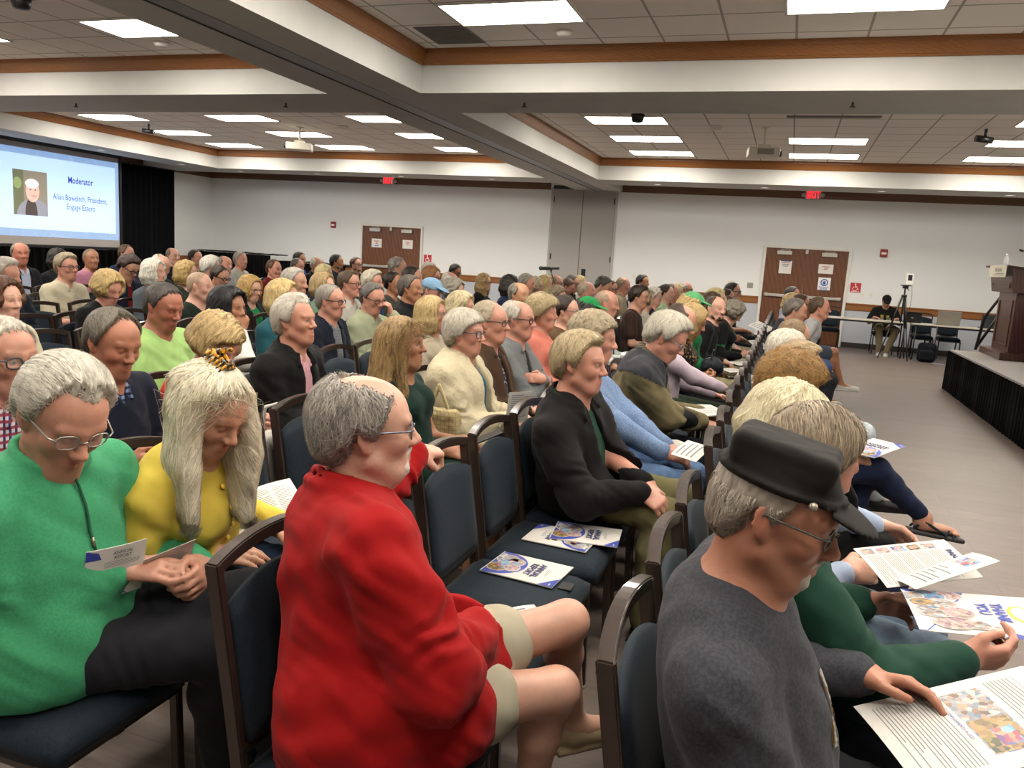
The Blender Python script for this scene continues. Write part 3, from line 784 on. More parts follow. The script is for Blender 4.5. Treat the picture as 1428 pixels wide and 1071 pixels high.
def glasses_obj(J, root, col, det=0, metal=False, dark=False):
    M = place_local(J); bm = bmesh.new(); r = .0018 if metal else .0027
    if det == 2: r = .004
    hw, hh = .0235, .0185
    for y in (1, -1):
        pts = []
        for i in range(14 if det < 2 else 8):
            a = 2*PI*i/(14 if det < 2 else 8); ca, sa = math.cos(a), math.sin(a)
            ex = .72
            pts.append(M @ Vector((.1045-.010*abs(ca*hw*y+.034)/.05, y*.034+hw*math.copysign(abs(ca)**ex, ca), .001+hh*math.copysign(abs(sa)**ex, sa))))
        tube(bm, pts, r*J.hs, 6, closed=True)
        tube(bm, [M @ Vector(q) for q in ((.098, y*.058, .008), (.085, y*.072, .009), (.02, y*.0825, .011), (-.012, y*.0835, .012), (-.03, y*.082, -.008))], r*J.hs*1.15, 6)
    tube(bm, [M @ Vector(q) for q in ((.106, .011, .004), (.110, 0, .007), (.106, -.011, .004))], r*J.hs, 6)
    o = obj('glasses', bm, plain('glasses_frame', col, .3, .8 if metal else 0., var=0), root)
    if det == 0:
        key = 'lens%d' % dark
        if key not in MATS:
            m, nt, b = newmat('clear_lens'); b.inputs['Base Color'].default_value = (.9, .92, .92, 1) if not dark else (.05, .05, .05, 1); b.inputs['Alpha'].default_value = .10 if not dark else .8; b.inputs['Roughness'].default_value = .04; MATS[key] = m
        bm = bmesh.new()
        for y in (1, -1):
            pts = []
            for i in range(14):
                a = 2*PI*i/14; ca, sa = math.cos(a), math.sin(a); ex = .72
                pts.append(M @ Vector((.1045-.010*abs(ca*hw*y+.034)/.05, y*.034+hw*math.copysign(abs(ca)**ex, ca), .001+hh*math.copysign(abs(sa)**ex, sa))))
            bm.faces.new([bm.verts.new(q) for q in pts])
        obj('lens', bm, MATS[key], o)
    return o
def eyes_obj(J, root, iris='#5a6a70'):
    key = ('eyem', iris)
    if key not in MATS: MATS[key] = [plain('eye_white', '#b9aea4', .15, var=0), plain('iris', iris, .15, var=0), plain('pupil', '#070707', .1, var=0)]
    M = place_local(J)
    for y in (1, -1):
        bm = bmesh.new(); bmesh.ops.create_uvsphere(bm, u_segments=16, v_segments=16, radius=.0119)
        rot = Matrix.Rotation(rad(90), 4, 'Y'); bm.verts.ensure_lookup_table()
        for f in bm.faces:
            c = f.calc_center_median(); a = math.acos(max(-1, min(1, c.z/max(c.length, 1e-6)))); f.smooth = True
            f.material_index = 2 if a < .2 else 1 if a < .62 else 0
        bmesh.ops.transform(bm, matrix=M @ Matrix.Translation((.0812, y*.031, .0025)) @ Matrix.Rotation(rad(90+J.p.get('gaze', 5)), 4, 'Y'), verts=bm.verts)
        obj('eye', bm, MATS[key], root)

HAIR = {
 'short': dict(cut='short', t=.012), 'thick': dict(cut='short', t=.018, top=.012, amp=.003), 'sweep': dict(cut='short', t=.017, line='full', flow='back', top=.010, amp=.003, quiff=True),
 'side': dict(cut='short', t=.016, line='full', flow='side', top=.010, amp=.003), 'crop': dict(cut='short', t=.007, amp=.0012), 'recede': dict(cut='short', t=.012, line='recede', flow='back'),
 'bald': dict(cut='bald', t=.009, line='full'), 'rim': dict(cut='bald', t=.013, line='full', crown=(.030, .085, .050), amp=.003),
 'thin': dict(cut='short', t=.009, line='recede', flow='back', amp=.0012), 'bowl': dict(cut='bob', t=.018, line='fringe', len=.02, amp=.003, flow='down'),
 'wshort': dict(cut='short', t=.022, line='fringe', amp=.005, wave=.6, edge=.025), 'curl': dict(cut='short', t=.028, line='fringe', vol=.012, curly=.009, wave=1.2, edge=.02),
 'bob': dict(cut='bob', t=.024, line='bob', len=.13, amp=.004), 'bobs': dict(cut='bob', t=.026, line='bob', len=.075, amp=.005, wave=.4),
 'wavy': dict(cut='bob', t=.026, line='bob', len=.15, amp=.004, curly=.008, wave=1.0), 'longb': dict(cut='bob', t=.022, line='bob', len=.24, amp=.004),
 'bun': dict(cut='bun', t=.012, line='full', flow='back'), 'pony': dict(cut='pony', t=.012, line='full', flow='back'),
}
CACHE = {}
def put(name, me, mat, parent):
    o = bpy.data.objects.new(name, me); C.objects.link(o); o.parent = parent
    if not me.materials: me.materials.append(mat)
    elif me.materials[0] != mat:
        o.material_slots[0].link = 'OBJECT'; o.material_slots[0].material = mat
    return o
def cached(key, fn):
    if key is None: return fn()
    if key not in CACHE: CACHE[key] = fn()
    return CACHE[key]
def garment_mesh(J, g, h, det):
    v, q = garment(J, g, h, det); return np_mesh('clothing', v, q)
TOPS = {
 'tee': dict(long=False, collar='crew', off=.012), 'polo': dict(long=False, collar='polo', off=.013), 'shirt': dict(long=True, collar='shirt', off=.012, cuff=True),
 'sshirt': dict(long=False, collar='shirt', off=.014, short=.7, loose=2.0), 'sweater': dict(long=True, collar='crew', off=.016, loose=1.5, amp=.005, cuff=True), 'vsweater': dict(long=True, collar='crew', off=.017, vneck=.10, loose=1.4, cuff=True),
 'zip': dict(long=True, collar='stand', off=.017, loose=1.4, amp=.005, cuff=True), 'blouse': dict(long=True, collar='crew', off=.013, loose=1.6),
 'jacket': dict(long=True, collar='jacket', off=.026, loose=1.4, amp=.007, fr=22, wr=.007, hem=.22, open=(.02, .06), cuff=True),
 'blazer': dict(long=True, collar='jacket', off=.022, loose=1.2, amp=.004, hem=.22, open=(.055, .03)),
 'cardigan': dict(long=True, collar='none', off=.019, loose=1.5, amp=.005, hem=.18, open=(.05, .06)),
 'hoodie': dict(long=True, collar='hood', off=.026, loose=1.4, amp=.007, wr=.007, hem=.2, open=(.03, .05), cuff=True),
 'fleece': dict(long=True, collar='jacket', off=.040, loose=1.3, amp=.008, fr=18, wr=.008, hem=.26, open=(.03, .06), cuff=False),
}
def person(sp):
    det = sp['lod']; hip = A(*sp['hip']); rz = rad(sp.get('rz', 0)); RZ = rotz(-rz)
    L = lambda q: RZ@(A(*q)-A(hip[0], hip[1], 0))
    shared = det == 2
    p = dict(sp); p.setdefault('head', (0, 0, 0))
    scale = 1.0
    if shared:
        p['hpos'] = (.03+.10*max(0, p['head'][1])/45, 0, 1.20-.02*max(0, p['head'][1])/45); scale = sp['hz']/p['hpos'][2]
        p['seed'] = 1; p['w'] = .90
    else: p['hpos'] = L(sp['hxyz'])
    if isinstance(p.get('hands', 'lap'), str): p['hands'] = HP[p.get('hands', 'lap')]
    else:
        hh = {}
        for s, hd in p['hands'].items():
            hd = dict(hd) if isinstance(hd, dict) else dict(HP[hd][s])
            if 'w' in hd: hd['at'] = L(hd['w'])
            if 'wf' in hd: hd['f'] = RZ@A(*hd['wf'])
            if 'wn' in hd: hd['n'] = RZ@A(*hd['wn'])
            if 'wpole' in hd: hd['pole'] = RZ@A(*hd['wpole'])
            hh[s] = hd
        p['hands'] = hh
    if isinstance(p.get('legs', 'flat'), str): p['legs'] = LEGS[p.get('legs', 'flat')]
    else:
        p['legs'] = {s: (tuple(L(x) for x in lg['w']) if isinstance(lg, dict) else (LEGS[lg][s] if isinstance(lg, str) else lg)) for s, lg in p['legs'].items()}
    J = skeleton(p)
    hb, hc, hh = {0: (.0055, .009, .0045), 1: (.0085, .0125, .007), 2: (.013, .018, .011)}[det]
    root = empty('person', (hip[0], hip[1], 0), rz, sp['label'], 'person', sp.get('group', 'audience members'))
    root.scale = (scale,)*3; root.location.z = max(0, .4800*(1-scale))
    pose = (sp.get('female', False), tuple(p['head']), sp.get('hands', 'lap') if isinstance(sp.get('hands', 'lap'), str) else 0, sp.get('legs', 'flat') if isinstance(sp.get('legs', 'flat'), str) else 0) if shared else None
    key = lambda *a: (pose,)+a if shared else None
    bt = sp.get('bottom', ('trousers', '#2c2f38'))
    bare = ('both',) if bt[0] in ('shorts', 'skirt') else ()
    put('body', cached(key('body', bare), lambda: body_mesh(J, hb, det, legs=bare)), skinmat(sp.get('skin', '#c58f76')), root)
    # --- clothing
    def cl(tp): 
        g = dict(TOPS[tp[0]]); 
        if len(tp) > 2 and isinstance(tp[2], dict): g.update(tp[2])
        return g
    tp = sp['top']; put(tp[3] if len(tp) > 3 else {'tee': 'tee_shirt', 'polo': 'polo_shirt', 'sshirt': 'shirt', 'vsweater': 'sweater', 'zip': 'pullover'}.get(tp[0], tp[0]), cached(key('top', tp[0], str(tp[2:3])), lambda: garment_mesh(J, cl(tp), hc, det)), cloth(*tp[1]) if isinstance(tp[1], tuple) else cloth(tp[1]), root)
    if sp.get('outer'):
        tp = sp['outer']; put('jacket' if tp[0] in ('blazer', 'hoodie', 'fleece') else tp[0], cached(key('out', tp[0], str(tp[2:3])), lambda: garment_mesh(J, cl(tp), hc, det)), cloth(*tp[1]) if isinstance(tp[1], tuple) else cloth(tp[1]), root)
    def bm_():
        v, q = bottoms(J, bt[0], hc, det); return np_mesh('trousers', v, q)
    if not sp.get('nolegs'):
        put({'slim': 'trousers'}.get(bt[0], bt[0]), cached(key('bot', bt[0]), bm_), cloth(*bt[1]) if isinstance(bt[1], tuple) else cloth(bt[1]), root)
        for s in ('L', 'R'):
            if sp.get('shoes', 1) is None: break
            def sh_():
                v, q = shoe(J, s, hc*.7); return np_mesh('shoe', v, q)
            put('shoe', cached(key('shoe', s), sh_), cloth(sp.get('shoes', '#24211f') if isinstance(sp.get('shoes'), str) else '#24211f', rough=.6), root)
    # --- hair
    if sp.get('hair'):
        st = dict(HAIR[sp['hair'][0]]) if isinstance(sp['hair'][0], str) else dict(sp['hair'][0])
        if len(sp['hair']) > 3: st.update(sp['hair'][3])
        if sp.get('cap'): st['t'] = min(st.get('t', .01), .006); st['vol'] = 0; st['top'] = 0; st['below'] = (sp['cap'][2] if len(sp['cap']) > 2 else .04)-.022
        ns = st.get('n', {0: 2600, 1: 1000, 2: 260}[det])
        if det: st['wid'] = .0018 if det == 1 else .0026
        if det == 2: st['lift'] = .006
        put('hair', cached(key('hair', str(sp['hair'][0]), str(sp['hair'][3:])), lambda: hair_mesh(J, st, hh, det, ns, sp.get('seed', 0))), hairmat(sp['hair'][1], sp['hair'][2] if len(sp['hair']) > 2 else None), root)
    if sp.get('beard'):
        bo = put('beard', cached(key('beard', sp['beard'][0]), lambda: beard_mesh(J, hh, sp['beard'][0])), hairmat(sp['beard'][1]), root)
    if sp.get('glasses'): 
        gl = sp['glasses']; glasses_obj(J, root, gl if isinstance(gl, str) else gl[0], det, metal=not isinstance(gl, str))
    if det == 0 and not sp.get('down'): eyes_obj(J, root, sp.get('iris', '#55646c'))
    if sp.get('cap'): cap_obj(J, root, sp['cap'], hh, det, key)
    if sp.get('fn'): sp['fn'](J, root, sp)
    return root, J
def cap_obj(J, root, cap, h, det, key):
    kind, col = cap[0], cap[1]
    def mk():
        hm = HM(J); s = J.hs; R = J.Rh; o = []; z0 = cap[2] if len(cap) > 2 else .040
        if kind == 'ball':
            o += [ell(hm(-.008, 0, .045), A(.112, .092, .092)*s, .02, R=R), ell(hm(.11, 0, .062), A(.078, .072, .007)*s, .012, R=R@roty(rad(10)))]
        else:   # flat-topped military style cap
            o += [ell(hm(-.012, 0, .046), A(.112, .092, .070)*s, .02, R=R), rbox(hm(-.020, 0, .104), A(.090, .074, .028)*s, .018*s, .02, R=R@roty(rad(-3)))]
            o += [cone(hm(-.012+.112*math.cos(a), .092*math.sin(a), z0+.010+.03*math.cos(a)*.1), hm(-.012+.112*math.cos(b), .092*math.sin(b), z0+.010+.03*math.cos(b)*.1), .0045*s, .0045*s, .004) for a, b in zip(np.linspace(0, 2*PI, 25)[:-1], np.linspace(0, 2*PI, 25)[1:])]
            o += [fold_noise(.0016, 40, 2), ell(hm(.092, 0, .050), A(.078, .074, .0085)*s, .008, R=R@roty(rad(14)))]
        def cut(q):
            l = (q-J.hc)@R/s; return (z0-.10*np.clip(-l[:, 0], 0, 1)*.2-.004-l[:, 2])*s if kind == 'ball' else (z0+.03*l[:, 0]-l[:, 2])*s
        def cut2(q):
            l = (q-J.hc)@R/s; return np.where(l[:, 0] > .085, -.01, cut(q))
        o.append(func(cut2, J.hc-.3, J.hc+.3, 'i', .003))
        v, q = polygonise(o, h); v = relax(v, q, 2, .4); return np_mesh('cap', v, q)
    return put('cap', cached(key('cap', kind), mk), cloth(*col) if isinstance(col, tuple) else cloth(col), root)
# ------------------------------------------------------------------ the room
XL, XR, YN, YF = -16.2, 6.6, -4.2, 19.39          # inner faces of the walls
ZB, ZT, ZC = 3.27, 3.56, 3.72                      # beam underside, crown bottom, ceiling
def wall_paint():
    m, nt, b = newmat('wall_paint'); co = coords(nt); n = noise_node(nt, 60, 3, co)
    b.inputs['Base Color'].default_value = rgb('#c3c6c5'); b.inputs['Roughness'].default_value = .75
    sp = N(nt, 'ShaderNodeSeparateXYZ'); nt.links.new(co, sp.inputs[0])
    lt = N(nt, 'ShaderNodeMath', operation='LESS_THAN'); nt.links.new(sp.outputs['Z'], lt.inputs[0]); lt.inputs[1].default_value = .9
    nt.links.new(mixc(nt, lt.outputs[0], rgb('#dee0df'), rgb('#b4b9c1')), b.inputs['Base Color'])
    bump(nt, b, n.outputs['Fac'], .12, .002); return m
WALL = wall_paint()
FASC = plain('fascia_paint', '#c2c2be', .7, var=.03, scale=3)
TRIMW = wood('stained_oak', '#7d4d24', '#a46c36', (1.2, 1.2, 9), .38, .2)
DARKW = wood('dark_stained_oak', '#553420', '#75502e', (1.2, 1.2, 9), .4, .2)
def tile_mat():
    m, nt, b = newmat('ceiling_tile'); co = coords(nt)
    sp = N(nt, 'ShaderNodeSeparateXYZ'); nt.links.new(co, sp.inputs[0]); outs = []
    for ax, off in (('X', 3.2), ('Y', -6.755)):
        a = N(nt, 'ShaderNodeMath', operation='ADD'); nt.links.new(sp.outputs[ax], a.inputs[0]); a.inputs[1].default_value = off+61.0
        d = N(nt, 'ShaderNodeMath', operation='DIVIDE'); nt.links.new(a.outputs[0], d.inputs[0]); d.inputs[1].default_value = .6096
        f = N(nt, 'ShaderNodeMath', operation='FRACT'); nt.links.new(d.outputs[0], f.inputs[0])
        c = N(nt, 'ShaderNodeMath', operation='COMPARE'); nt.links.new(f.outputs[0], c.inputs[0]); c.inputs[1].default_value = .5; c.inputs[2].default_value = .482
        outs.append(c.outputs[0])
    mn = N(nt, 'ShaderNodeMath', operation='MINIMUM'); nt.links.new(outs[0], mn.inputs[0]); nt.links.new(outs[1], mn.inputs[1])
    n = noise_node(nt, 150, 2, co)
    tile = ramp(nt, n.outputs['Fac'], [(.3, rgb('#e6e1db')), (.55, rgb('#f2eee8'))])
    nt.links.new(mixc(nt, mn.outputs[0], rgb('#a9a39d'), tile), b.inputs['Base Color']); b.inputs['Roughness'].default_value = .9
    bump(nt, b, mn.outputs[0], .5, .006); return m
def floor_mat():
    m, nt, b = newmat('vinyl_plank'); co = coords(nt)
    br = N(nt, 'ShaderNodeTexBrick'); nt.links.new(co, br.inputs['Vector'])
    br.inputs['Scale'].default_value = 1; br.inputs['Brick Width'].default_value = 1.22; br.inputs['Row Height'].default_value = .18; br.inputs['Mortar Size'].default_value = .0016
    br.inputs['Color1'].default_value = rgb('#665c56'); br.inputs['Color2'].default_value = rgb('#70655f'); br.inputs['Mortar'].default_value = rgb('#4d443f')
    n = noise_node(nt, 5, 6, coords(nt, 'Object', (1, 9, 1)), .65)
    base = mixc(nt, ramp(nt, n.outputs['Fac'], [(.35, (0, 0, 0, 1)), (.7, (.6, .6, .6, 1))]), br.outputs['Color'], rgb('#564b45'))
    nt.links.new(base, b.inputs['Base Color']); b.inputs['Roughness'].default_value = .42; b.inputs['Specular IOR Level'].default_value = .4
    bump(nt, b, n.outputs['Fac'], .08, .002); return m
struct('floor', BX((XL-.2, YN-.2, -.12), (XR+.2, YF+.2, 0)), floor_mat())
struct('ceiling', BX((XL-.2, YN-.2, ZC), (XR+.2, YF+.2, ZC+.12)), tile_mat())
for nm, lo, hi in (('wall_far', (XL, YF, 0), (XR, YF+.2, ZC)), ('wall_near', (XL, YN-.2, 0), (XR, YN, ZC)), ('wall_left', (XL-.2, YN-.2, 0), (XL, YF+.2, ZC)), ('wall_right', (XR, YN-.2, 0), (XR+.2, YF+.2, ZC))):
    struct(nm, BX(lo, hi), WALL)
# dropped beams round the coffers
BE = [(-5.238, YN, -4.06, YF), (XL, 8.214, XR, 9.36), (XL, 16.767, XR, 17.8), (-14.85, YN, -13.825, 17.8), (5.2, YN, XR, YF), (XL, YN, XR, -1.6)]
for i, (x0, y0, x1, y1) in enumerate(BE):
    struct('ceiling_beam', BX((x0, y0, ZB+.0007*i), (x1, y1, ZC+.01)), FASC)
bm = BX((-4.735, -1.6, ZB-.012), (-4.715, YF, ZB+.01)); struct('trim_0', bm, plain('track_slot', '#17181a', .5, var=0))
bm = BX((-4.715, -1.6, ZB-.006), (-4.50, YF, ZB+.01)); struct('trim_0', bm, plain('track_metal', '#9a9da3', .45, .3, var=.03))
PROF = [(0, 0), (.018, 0), (.026, .02), (.034, .022), (.062, .10), (.07, .112), (.07, .16), (0, .16)]
def crown(x0, y0, x1, y1, mat, z, prof, i):
    """a moulding from one end to the other, its profile pointing to the left of that direction"""
    a, b = Vector((x0, y0, z)), Vector((x1, y1, z)); d = (b-a).normalized(); n = Vector((-d.y, d.x, 0)); up = Vector((0, 0, 1)); bm = bmesh.new(); R = []
    for p, s in ((a, 1), (b, -1)): R.append([bm.verts.new(p+n*q[0]+up*q[1]+d*q[0]*s) for q in prof])
    k = len(prof)
    for j in range(k): bm.faces.new((R[0][j], R[0][(j+1) % k], R[1][(j+1) % k], R[1][j]))
    bm.faces.new(R[0][::-1]); bm.faces.new(R[1]); return struct('trim_%d' % i, bm, mat)
ti = 1
for x0, y0, x1, y1 in ((-4.06, -1.6, 5.2, 8.214), (-13.825, -1.6, -5.238, 8.214), (-13.825, 9.36, -5.238, 16.767), (-4.06, 9.36, 5.2, 16.767)):
    for s in ((x0, y0, x1, y0), (x1, y0, x1, y1), (x1, y1, x0, y1), (x0, y1, x0, y0)):
        crown(*s, TRIMW, ZT, PROF, ti); ti += 1
WP = [(0, 0), (.016, 0), (.02, .03), (.03, .06), (.034, .15), (.04, .17), (.04, .20), (0, .20)]
RP = [(0, 0), (.012, 0), (.018, .02), (.018, .12), (.03, .14), (.03, .165), (0, .165)]
BP = [(0, 0), (.014, 0), (.014, .10), (.008, .115), (0, .115)]
D1, D2 = (-.583, 1.178), (-11.14, -9.385)           # the two double doors
for prof, z, mat, nm, gaps in ((WP, 3.255, DARKW, 'trim', [(-5.87, -4.11)]), (RP, .835, TRIMW, 'trim', [(-5.85, -4.15), (D1[0]-.07, D1[1]+.07), (D2[0]-.07, D2[1]+.07)]), (BP, 0, plain('rubber_base', '#2b2625', .6, var=.03), 'baseboard', [(-5.85, -4.15), (D1[0]-.07, D1[1]+.07), (D2[0]-.07, D2[1]+.07)])):
    xs = [XR]+[v for g in sorted(gaps, reverse=True) for v in (g[1], g[0])]+[XL]
    for a, b in zip(xs[::2], xs[1::2]):
        o = crown(a, YF, b, YF, mat, z, prof, ti); ti += 1
        if nm == 'baseboard': o.name = 'baseboard_far'
    for s, side in (((XL, YF, XL, YN), 'left'), ((XR, YN, XR, YF), 'right')):
        o = crown(*s, mat, z, prof, ti); ti += 1
        if nm == 'baseboard': o.name = 'baseboard_'+side
# folding partition pocket in the far wall
pm = plain('partition_cloth', '#a3a09b', .85, var=.04, scale=80)
for i, (x0, x1) in enumerate(((-5.79, -5.03), (-5.01, -4.21))):
    o = tag(obj('door_%d' % (3+i), BX((x0, YF-.035, .02), (x1, YF-.001, 3.28)), pm), kind='structure')
    for z in (3.02, 1.62):
        x = x0+.02 if i == 0 else x1-.03
        obj('hinge', BX((x, YF-.05, z-.07), (x+.025, YF-.034, z+.07)), plain('dark_hinge', '#2a2a2c', .4, .5, var=0), o)
    if i: obj('latch', BX((-4.93, YF-.045, 1.17), (-4.82, YF-.034, 1.36)), plain('black_latch', '#111113', .4, var=0), o)
bm = bmesh.new()
for x in (-5.845, -4.205): box(bm, (x, YF-.03, 0), (x+.05, YF, 3.32))
struct('door_frame', bm, plain('pocket_frame', '#b0aea8', .5, var=.02))
struct('trim_50', BX((-5.02-.008, YF-.03, 0), (-5.02+.008, YF-.005, 3.28)), plain('brass_edge', '#6d543a', .5, var=0))
struct('trim_51', BX((-5.80, YF-.02, 3.28), (-4.2, YF, 3.37)), plain('pocket_track', '#15161c', .5, var=0))
# double doors
DW = wood('door_veneer', '#5a3218', '#74451f', (2, 2, .5), .45, .1, 3, 3)
FRM = plain('door_frame_paint', '#d9d6cd', .5, var=.02); STEEL = plain('brushed_steel', '#b9b6ae', .35, .6, var=.03)
def papers(name, x0, z0, x1, z1, lines, label, y=YF-.055, head='#b0463a'):
    bm = BX((x0, y-.002, z0), (x1, y, z1))
    cx = (x0+x1)/2
    for (w, z, h, mi) in lines: box(bm, (cx-w*(x1-x0)/2, y-.0028, z0+(z1-z0)*z), (cx+w*(x1-x0)/2, y-.0021, z0+(z1-z0)*(z+h)), mi)
    return tag(obj(name, bm, [plain('notice_paper', '#dcd8d2', .7, var=.02), plain('notice_red', head, .7, var=0), plain('notice_grey', '#8a8a88', .7, var=0), plain('notice_blue', '#2b62a8', .7, var=0)]), label, 'notice', 'notices on the doors')
for i, (x0, x1) in enumerate((D1, D2)):
    bm = bmesh.new()
    box(bm, (x0-.06, YF-.05, 0), (x0, YF, 2.19)); box(bm, (x1, YF-.05, 0), (x1+.06, YF, 2.19)); box(bm, (x0, YF-.05, 2.13), (x1, YF, 2.19))
    struct('door_frame', bm, FRM, .006)
    c = (x0+x1)/2
    o = tag(obj('door_%d' % (i+1), BX((x0+.003, YF-.03, .012), (c-.003, YF-.001, 2.126)), DW), kind='structure'); o2 = tag(obj('door_%d' % (i+1), BX((c+.003, YF-.03, .012), (x1-.003, YF-.001, 2.126)), DW), kind='structure')
    for dr, a, b in ((o, x0, c), (o2, c, x1)):
        bm = bmesh.new(); box(bm, (a+.05, YF-.085, 1.03), (b-.05, YF-.05, 1.09)); box(bm, (a+.05, YF-.05, 1.02), (a+.13, YF-.03, 1.10)); box(bm, (b-.13, YF-.05, 1.02), (b-.05, YF-.03, 1.10))
        e = c-.07 if dr is o else c+.03
        obj('push_bar', bm, STEEL, dr, bevel=.006)
        m = a+.40 if dr is o else b-.40
        bm = bmesh.new(); box(bm, (m-.16, YF-.085, 1.99), (m+.16, YF-.03, 2.075)); box(bm, (m-.10, YF-.06, 2.09), (m+.12, YF-.035, 2.105)); box(bm, (m+.1, YF-.06, 2.06), (m+.12, YF-.04, 2.10))
        obj('door_closer', bm, STEEL, dr, bevel=.004)
    obj('latch_post', BX((c-.03, YF-.075, 2.03), (c+.03, YF-.03, 2.12)), STEEL, o)
RL = [(.5, .70, .07, 1), (.24, .56, .06, 1), (.3, .42, .06, 1)]
papers('paper_notice', .578, 1.612, .89, 1.825, RL, 'white landscape notice with red lines on right leaf of the nearer brown doors')
papers('paper_notice', -.27, 1.561, .0, 1.854, [(.8, .93, .07, 3), (.7, .8, .05, 1), (.6, .70, .05, 2), (.56, .62, .05, 2), (.4, .54, .05, 2)], 'white portrait notice on left leaf of the brown doors by the tripod')
papers('paper_notice', -10.836, 1.565, -10.53, 1.798, RL+[(.4, .16, .09, 3)], 'white notice with small blue mark on left leaf of far brown doors')
papers('paper_notice', -9.901, 1.58, -9.60, 1.809, RL, 'white notice with red lines on right leaf of far brown doors')
# blue hand sign
bm = BX((.606, YF-.058, 1.245), (.87, YF-.055, 1.525)); cx, cz = .738, 1.415
def disc(bm, x, y, z, r, mi, n=24, r2=None):
    vs = [bm.verts.new((x+r*math.cos(2*PI*i/n), y, z+(r2 or r)*math.sin(2*PI*i/n))) for i in range(n)]; f = bm.faces.new(vs); f.material_index = mi
disc(bm, cx, YF-.0586, cz, .082, 1); disc(bm, cx, YF-.0592, cz, .058, 0)
for dx, z0, h in ((-.026, .0, .03), (-.009, .0, .042), (.008, .0, .04), (.024, .0, .028)): box(bm, (cx+dx-.007, YF-.0602, cz-.03), (cx+dx+.007, YF-.0596, cz+z0+h), 1)
box(bm, (cx-.03, YF-.0602, cz-.045), (cx+.028, YF-.0596, cz+.0), 1)
RX = Matrix.Rotation(rad(90), 4, 'X')
text_into(bm, 'DO NOT', .05, Matrix.Translation((cx, YF-.060, 1.305)) @ RX, 1, bold=.001); text_into(bm, 'ENTER', .05, Matrix.Translation((cx, YF-.060, 1.264)) @ RX, 1, bold=.001)
tag(obj('hand_sign', bm, [plain('sign_white', '#e4e4e2', .5, var=0), plain('sign_blue', '#1f5fae', .5, var=0)]), 'white sign with blue ring and hand under the landscape notice on brown door', 'sign')
# exit signs, strobes, accessibility signs, switches
RED = plain('exit_red', '#e01020', .5, var=0, emit='#ff1022', estr=1.3); SIGNW = plain('sign_housing', '#b9bab8', .5, var=0)
for x, lab in ((-10.39, 'lit red EXIT sign above the far brown doors by the corner'), (.28, 'lit red EXIT sign above the brown doors near the tripod')):
    r = empty('exit_sign', (x, YF-.04, 3.33), 0, lab, 'exit sign', 'exit signs')
    obj('housing', BX((-.17, -.045, -.10), (.17, .0, .10)), SIGNW, r, bevel=.012)
    bm = bmesh.new()
    for k, ch in enumerate('EXIT'): text_into(bm, ch, .205, Matrix.Translation((-.105+.07*k+(.004 if k == 2 else 0), -.0465, 0)) @ RX, 0, font_squash=.62, bold=.006)
    obj('letters', bm, RED, r)
    for s in (-1, 1):
        bm = bmesh.new(); bmesh.ops.create_uvsphere(bm, u_segments=14, v_segments=8, radius=.045); bmesh.ops.translate(bm, vec=(s*.205, -.03, .0), verts=bm.verts)
        obj('lamp_head', bm, SIGNW, r, smooth=True)
for x, z, lab in ((-12.07, 2.106, 'small red fire alarm strobe left of the far brown doors'), (1.886, 2.142, 'small red fire alarm strobe right of the brown doors near tripod')):
    r = empty('fire_alarm', (x, YF, z), 0, lab, 'fire alarm', 'fire alarms'); obj('body', BX((-.075, -.05, -.085), (.075, 0, .085)), plain('alarm_red', '#8e1a1c', .4, var=0), r, bevel=.01)
    bm = BX((-.05, -.056, -.03), (.05, -.05, .015)); obj('lens', bm, plain('alarm_lens', '#e8e2da', .3, var=0), r)
for x, lab in ((-9.168, 'red wheelchair access sign beside the far brown doors'), (1.405, 'red wheelchair access sign beside the doors near the light switches')):
    bm = BX((x-.11, YF-.006, 1.24), (x+.11, YF, 1.455)); y = YF-.0075
    W = 1
    disc(bm, x-.008, y, 1.425, .014, W)
    def seg(p, q, w):
        a, b = Vector(p), Vector(q); d = (b-a).normalized(); n = Vector((-d.y, d.x))*w
        f = bm.faces.new([bm.verts.new((x+v.x, y, 1.35+v.y)) for v in (a+n, a-n, b-n, b+n)]); f.material_index = W
    for p, q in (((-.008, .06), (-.002, .0)), ((-.002, .03), (.03, .03)), ((-.002, .002), (.035, .0)), ((.035, 0), (.055, -.045)), ((.05, -.045), (.07, -.04))): seg(p, q, .007)
    pts = [(-.012+.045*math.cos(a), -.028+.045*math.sin(a)) for a in np.linspace(rad(110), rad(350), 12)]
    for p, q in zip(pts, pts[1:]): seg(p, q, .006)
    for k in range(9): box(bm, (x-.085+.019*k, y-.0003, 1.255), (x-.071+.019*k, y, 1.268), W)
    tag(obj('access_sign', bm, [plain('access_red', '#b32127', .5, var=0), plain('access_white', '#f0eeea', .5, var=0)]), lab, 'sign', 'wheelchair access signs')
tag(obj('room_plate', BX((-9.26, YF-.006, 1.13), (-8.93, YF, 1.215)), plain('grey_plate', '#77787a', .5, var=.02), bevel=.004), 'grey room name plate under the far red wheelchair access sign', 'sign')
for x, lab in ((1.57, 'white light switch plate nearest the red wheelchair sign'), (1.74, 'white light switch plate, second from the red wheelchair sign')):
    r = empty('light_switch', (x, YF, 1.20), 0, lab, 'light switch', 'light switches by the doors'); obj('plate', BX((-.038, -.006, -.06), (.038, 0, .06)), plain('switch_plate', '#dedbd2', .4, var=0), r, bevel=.003)
    obj('toggle', BX((-.006, -.016, -.013), (.006, -.005, .013)), plain('switch_toggle', '#b5b1a6', .4, var=0), r)
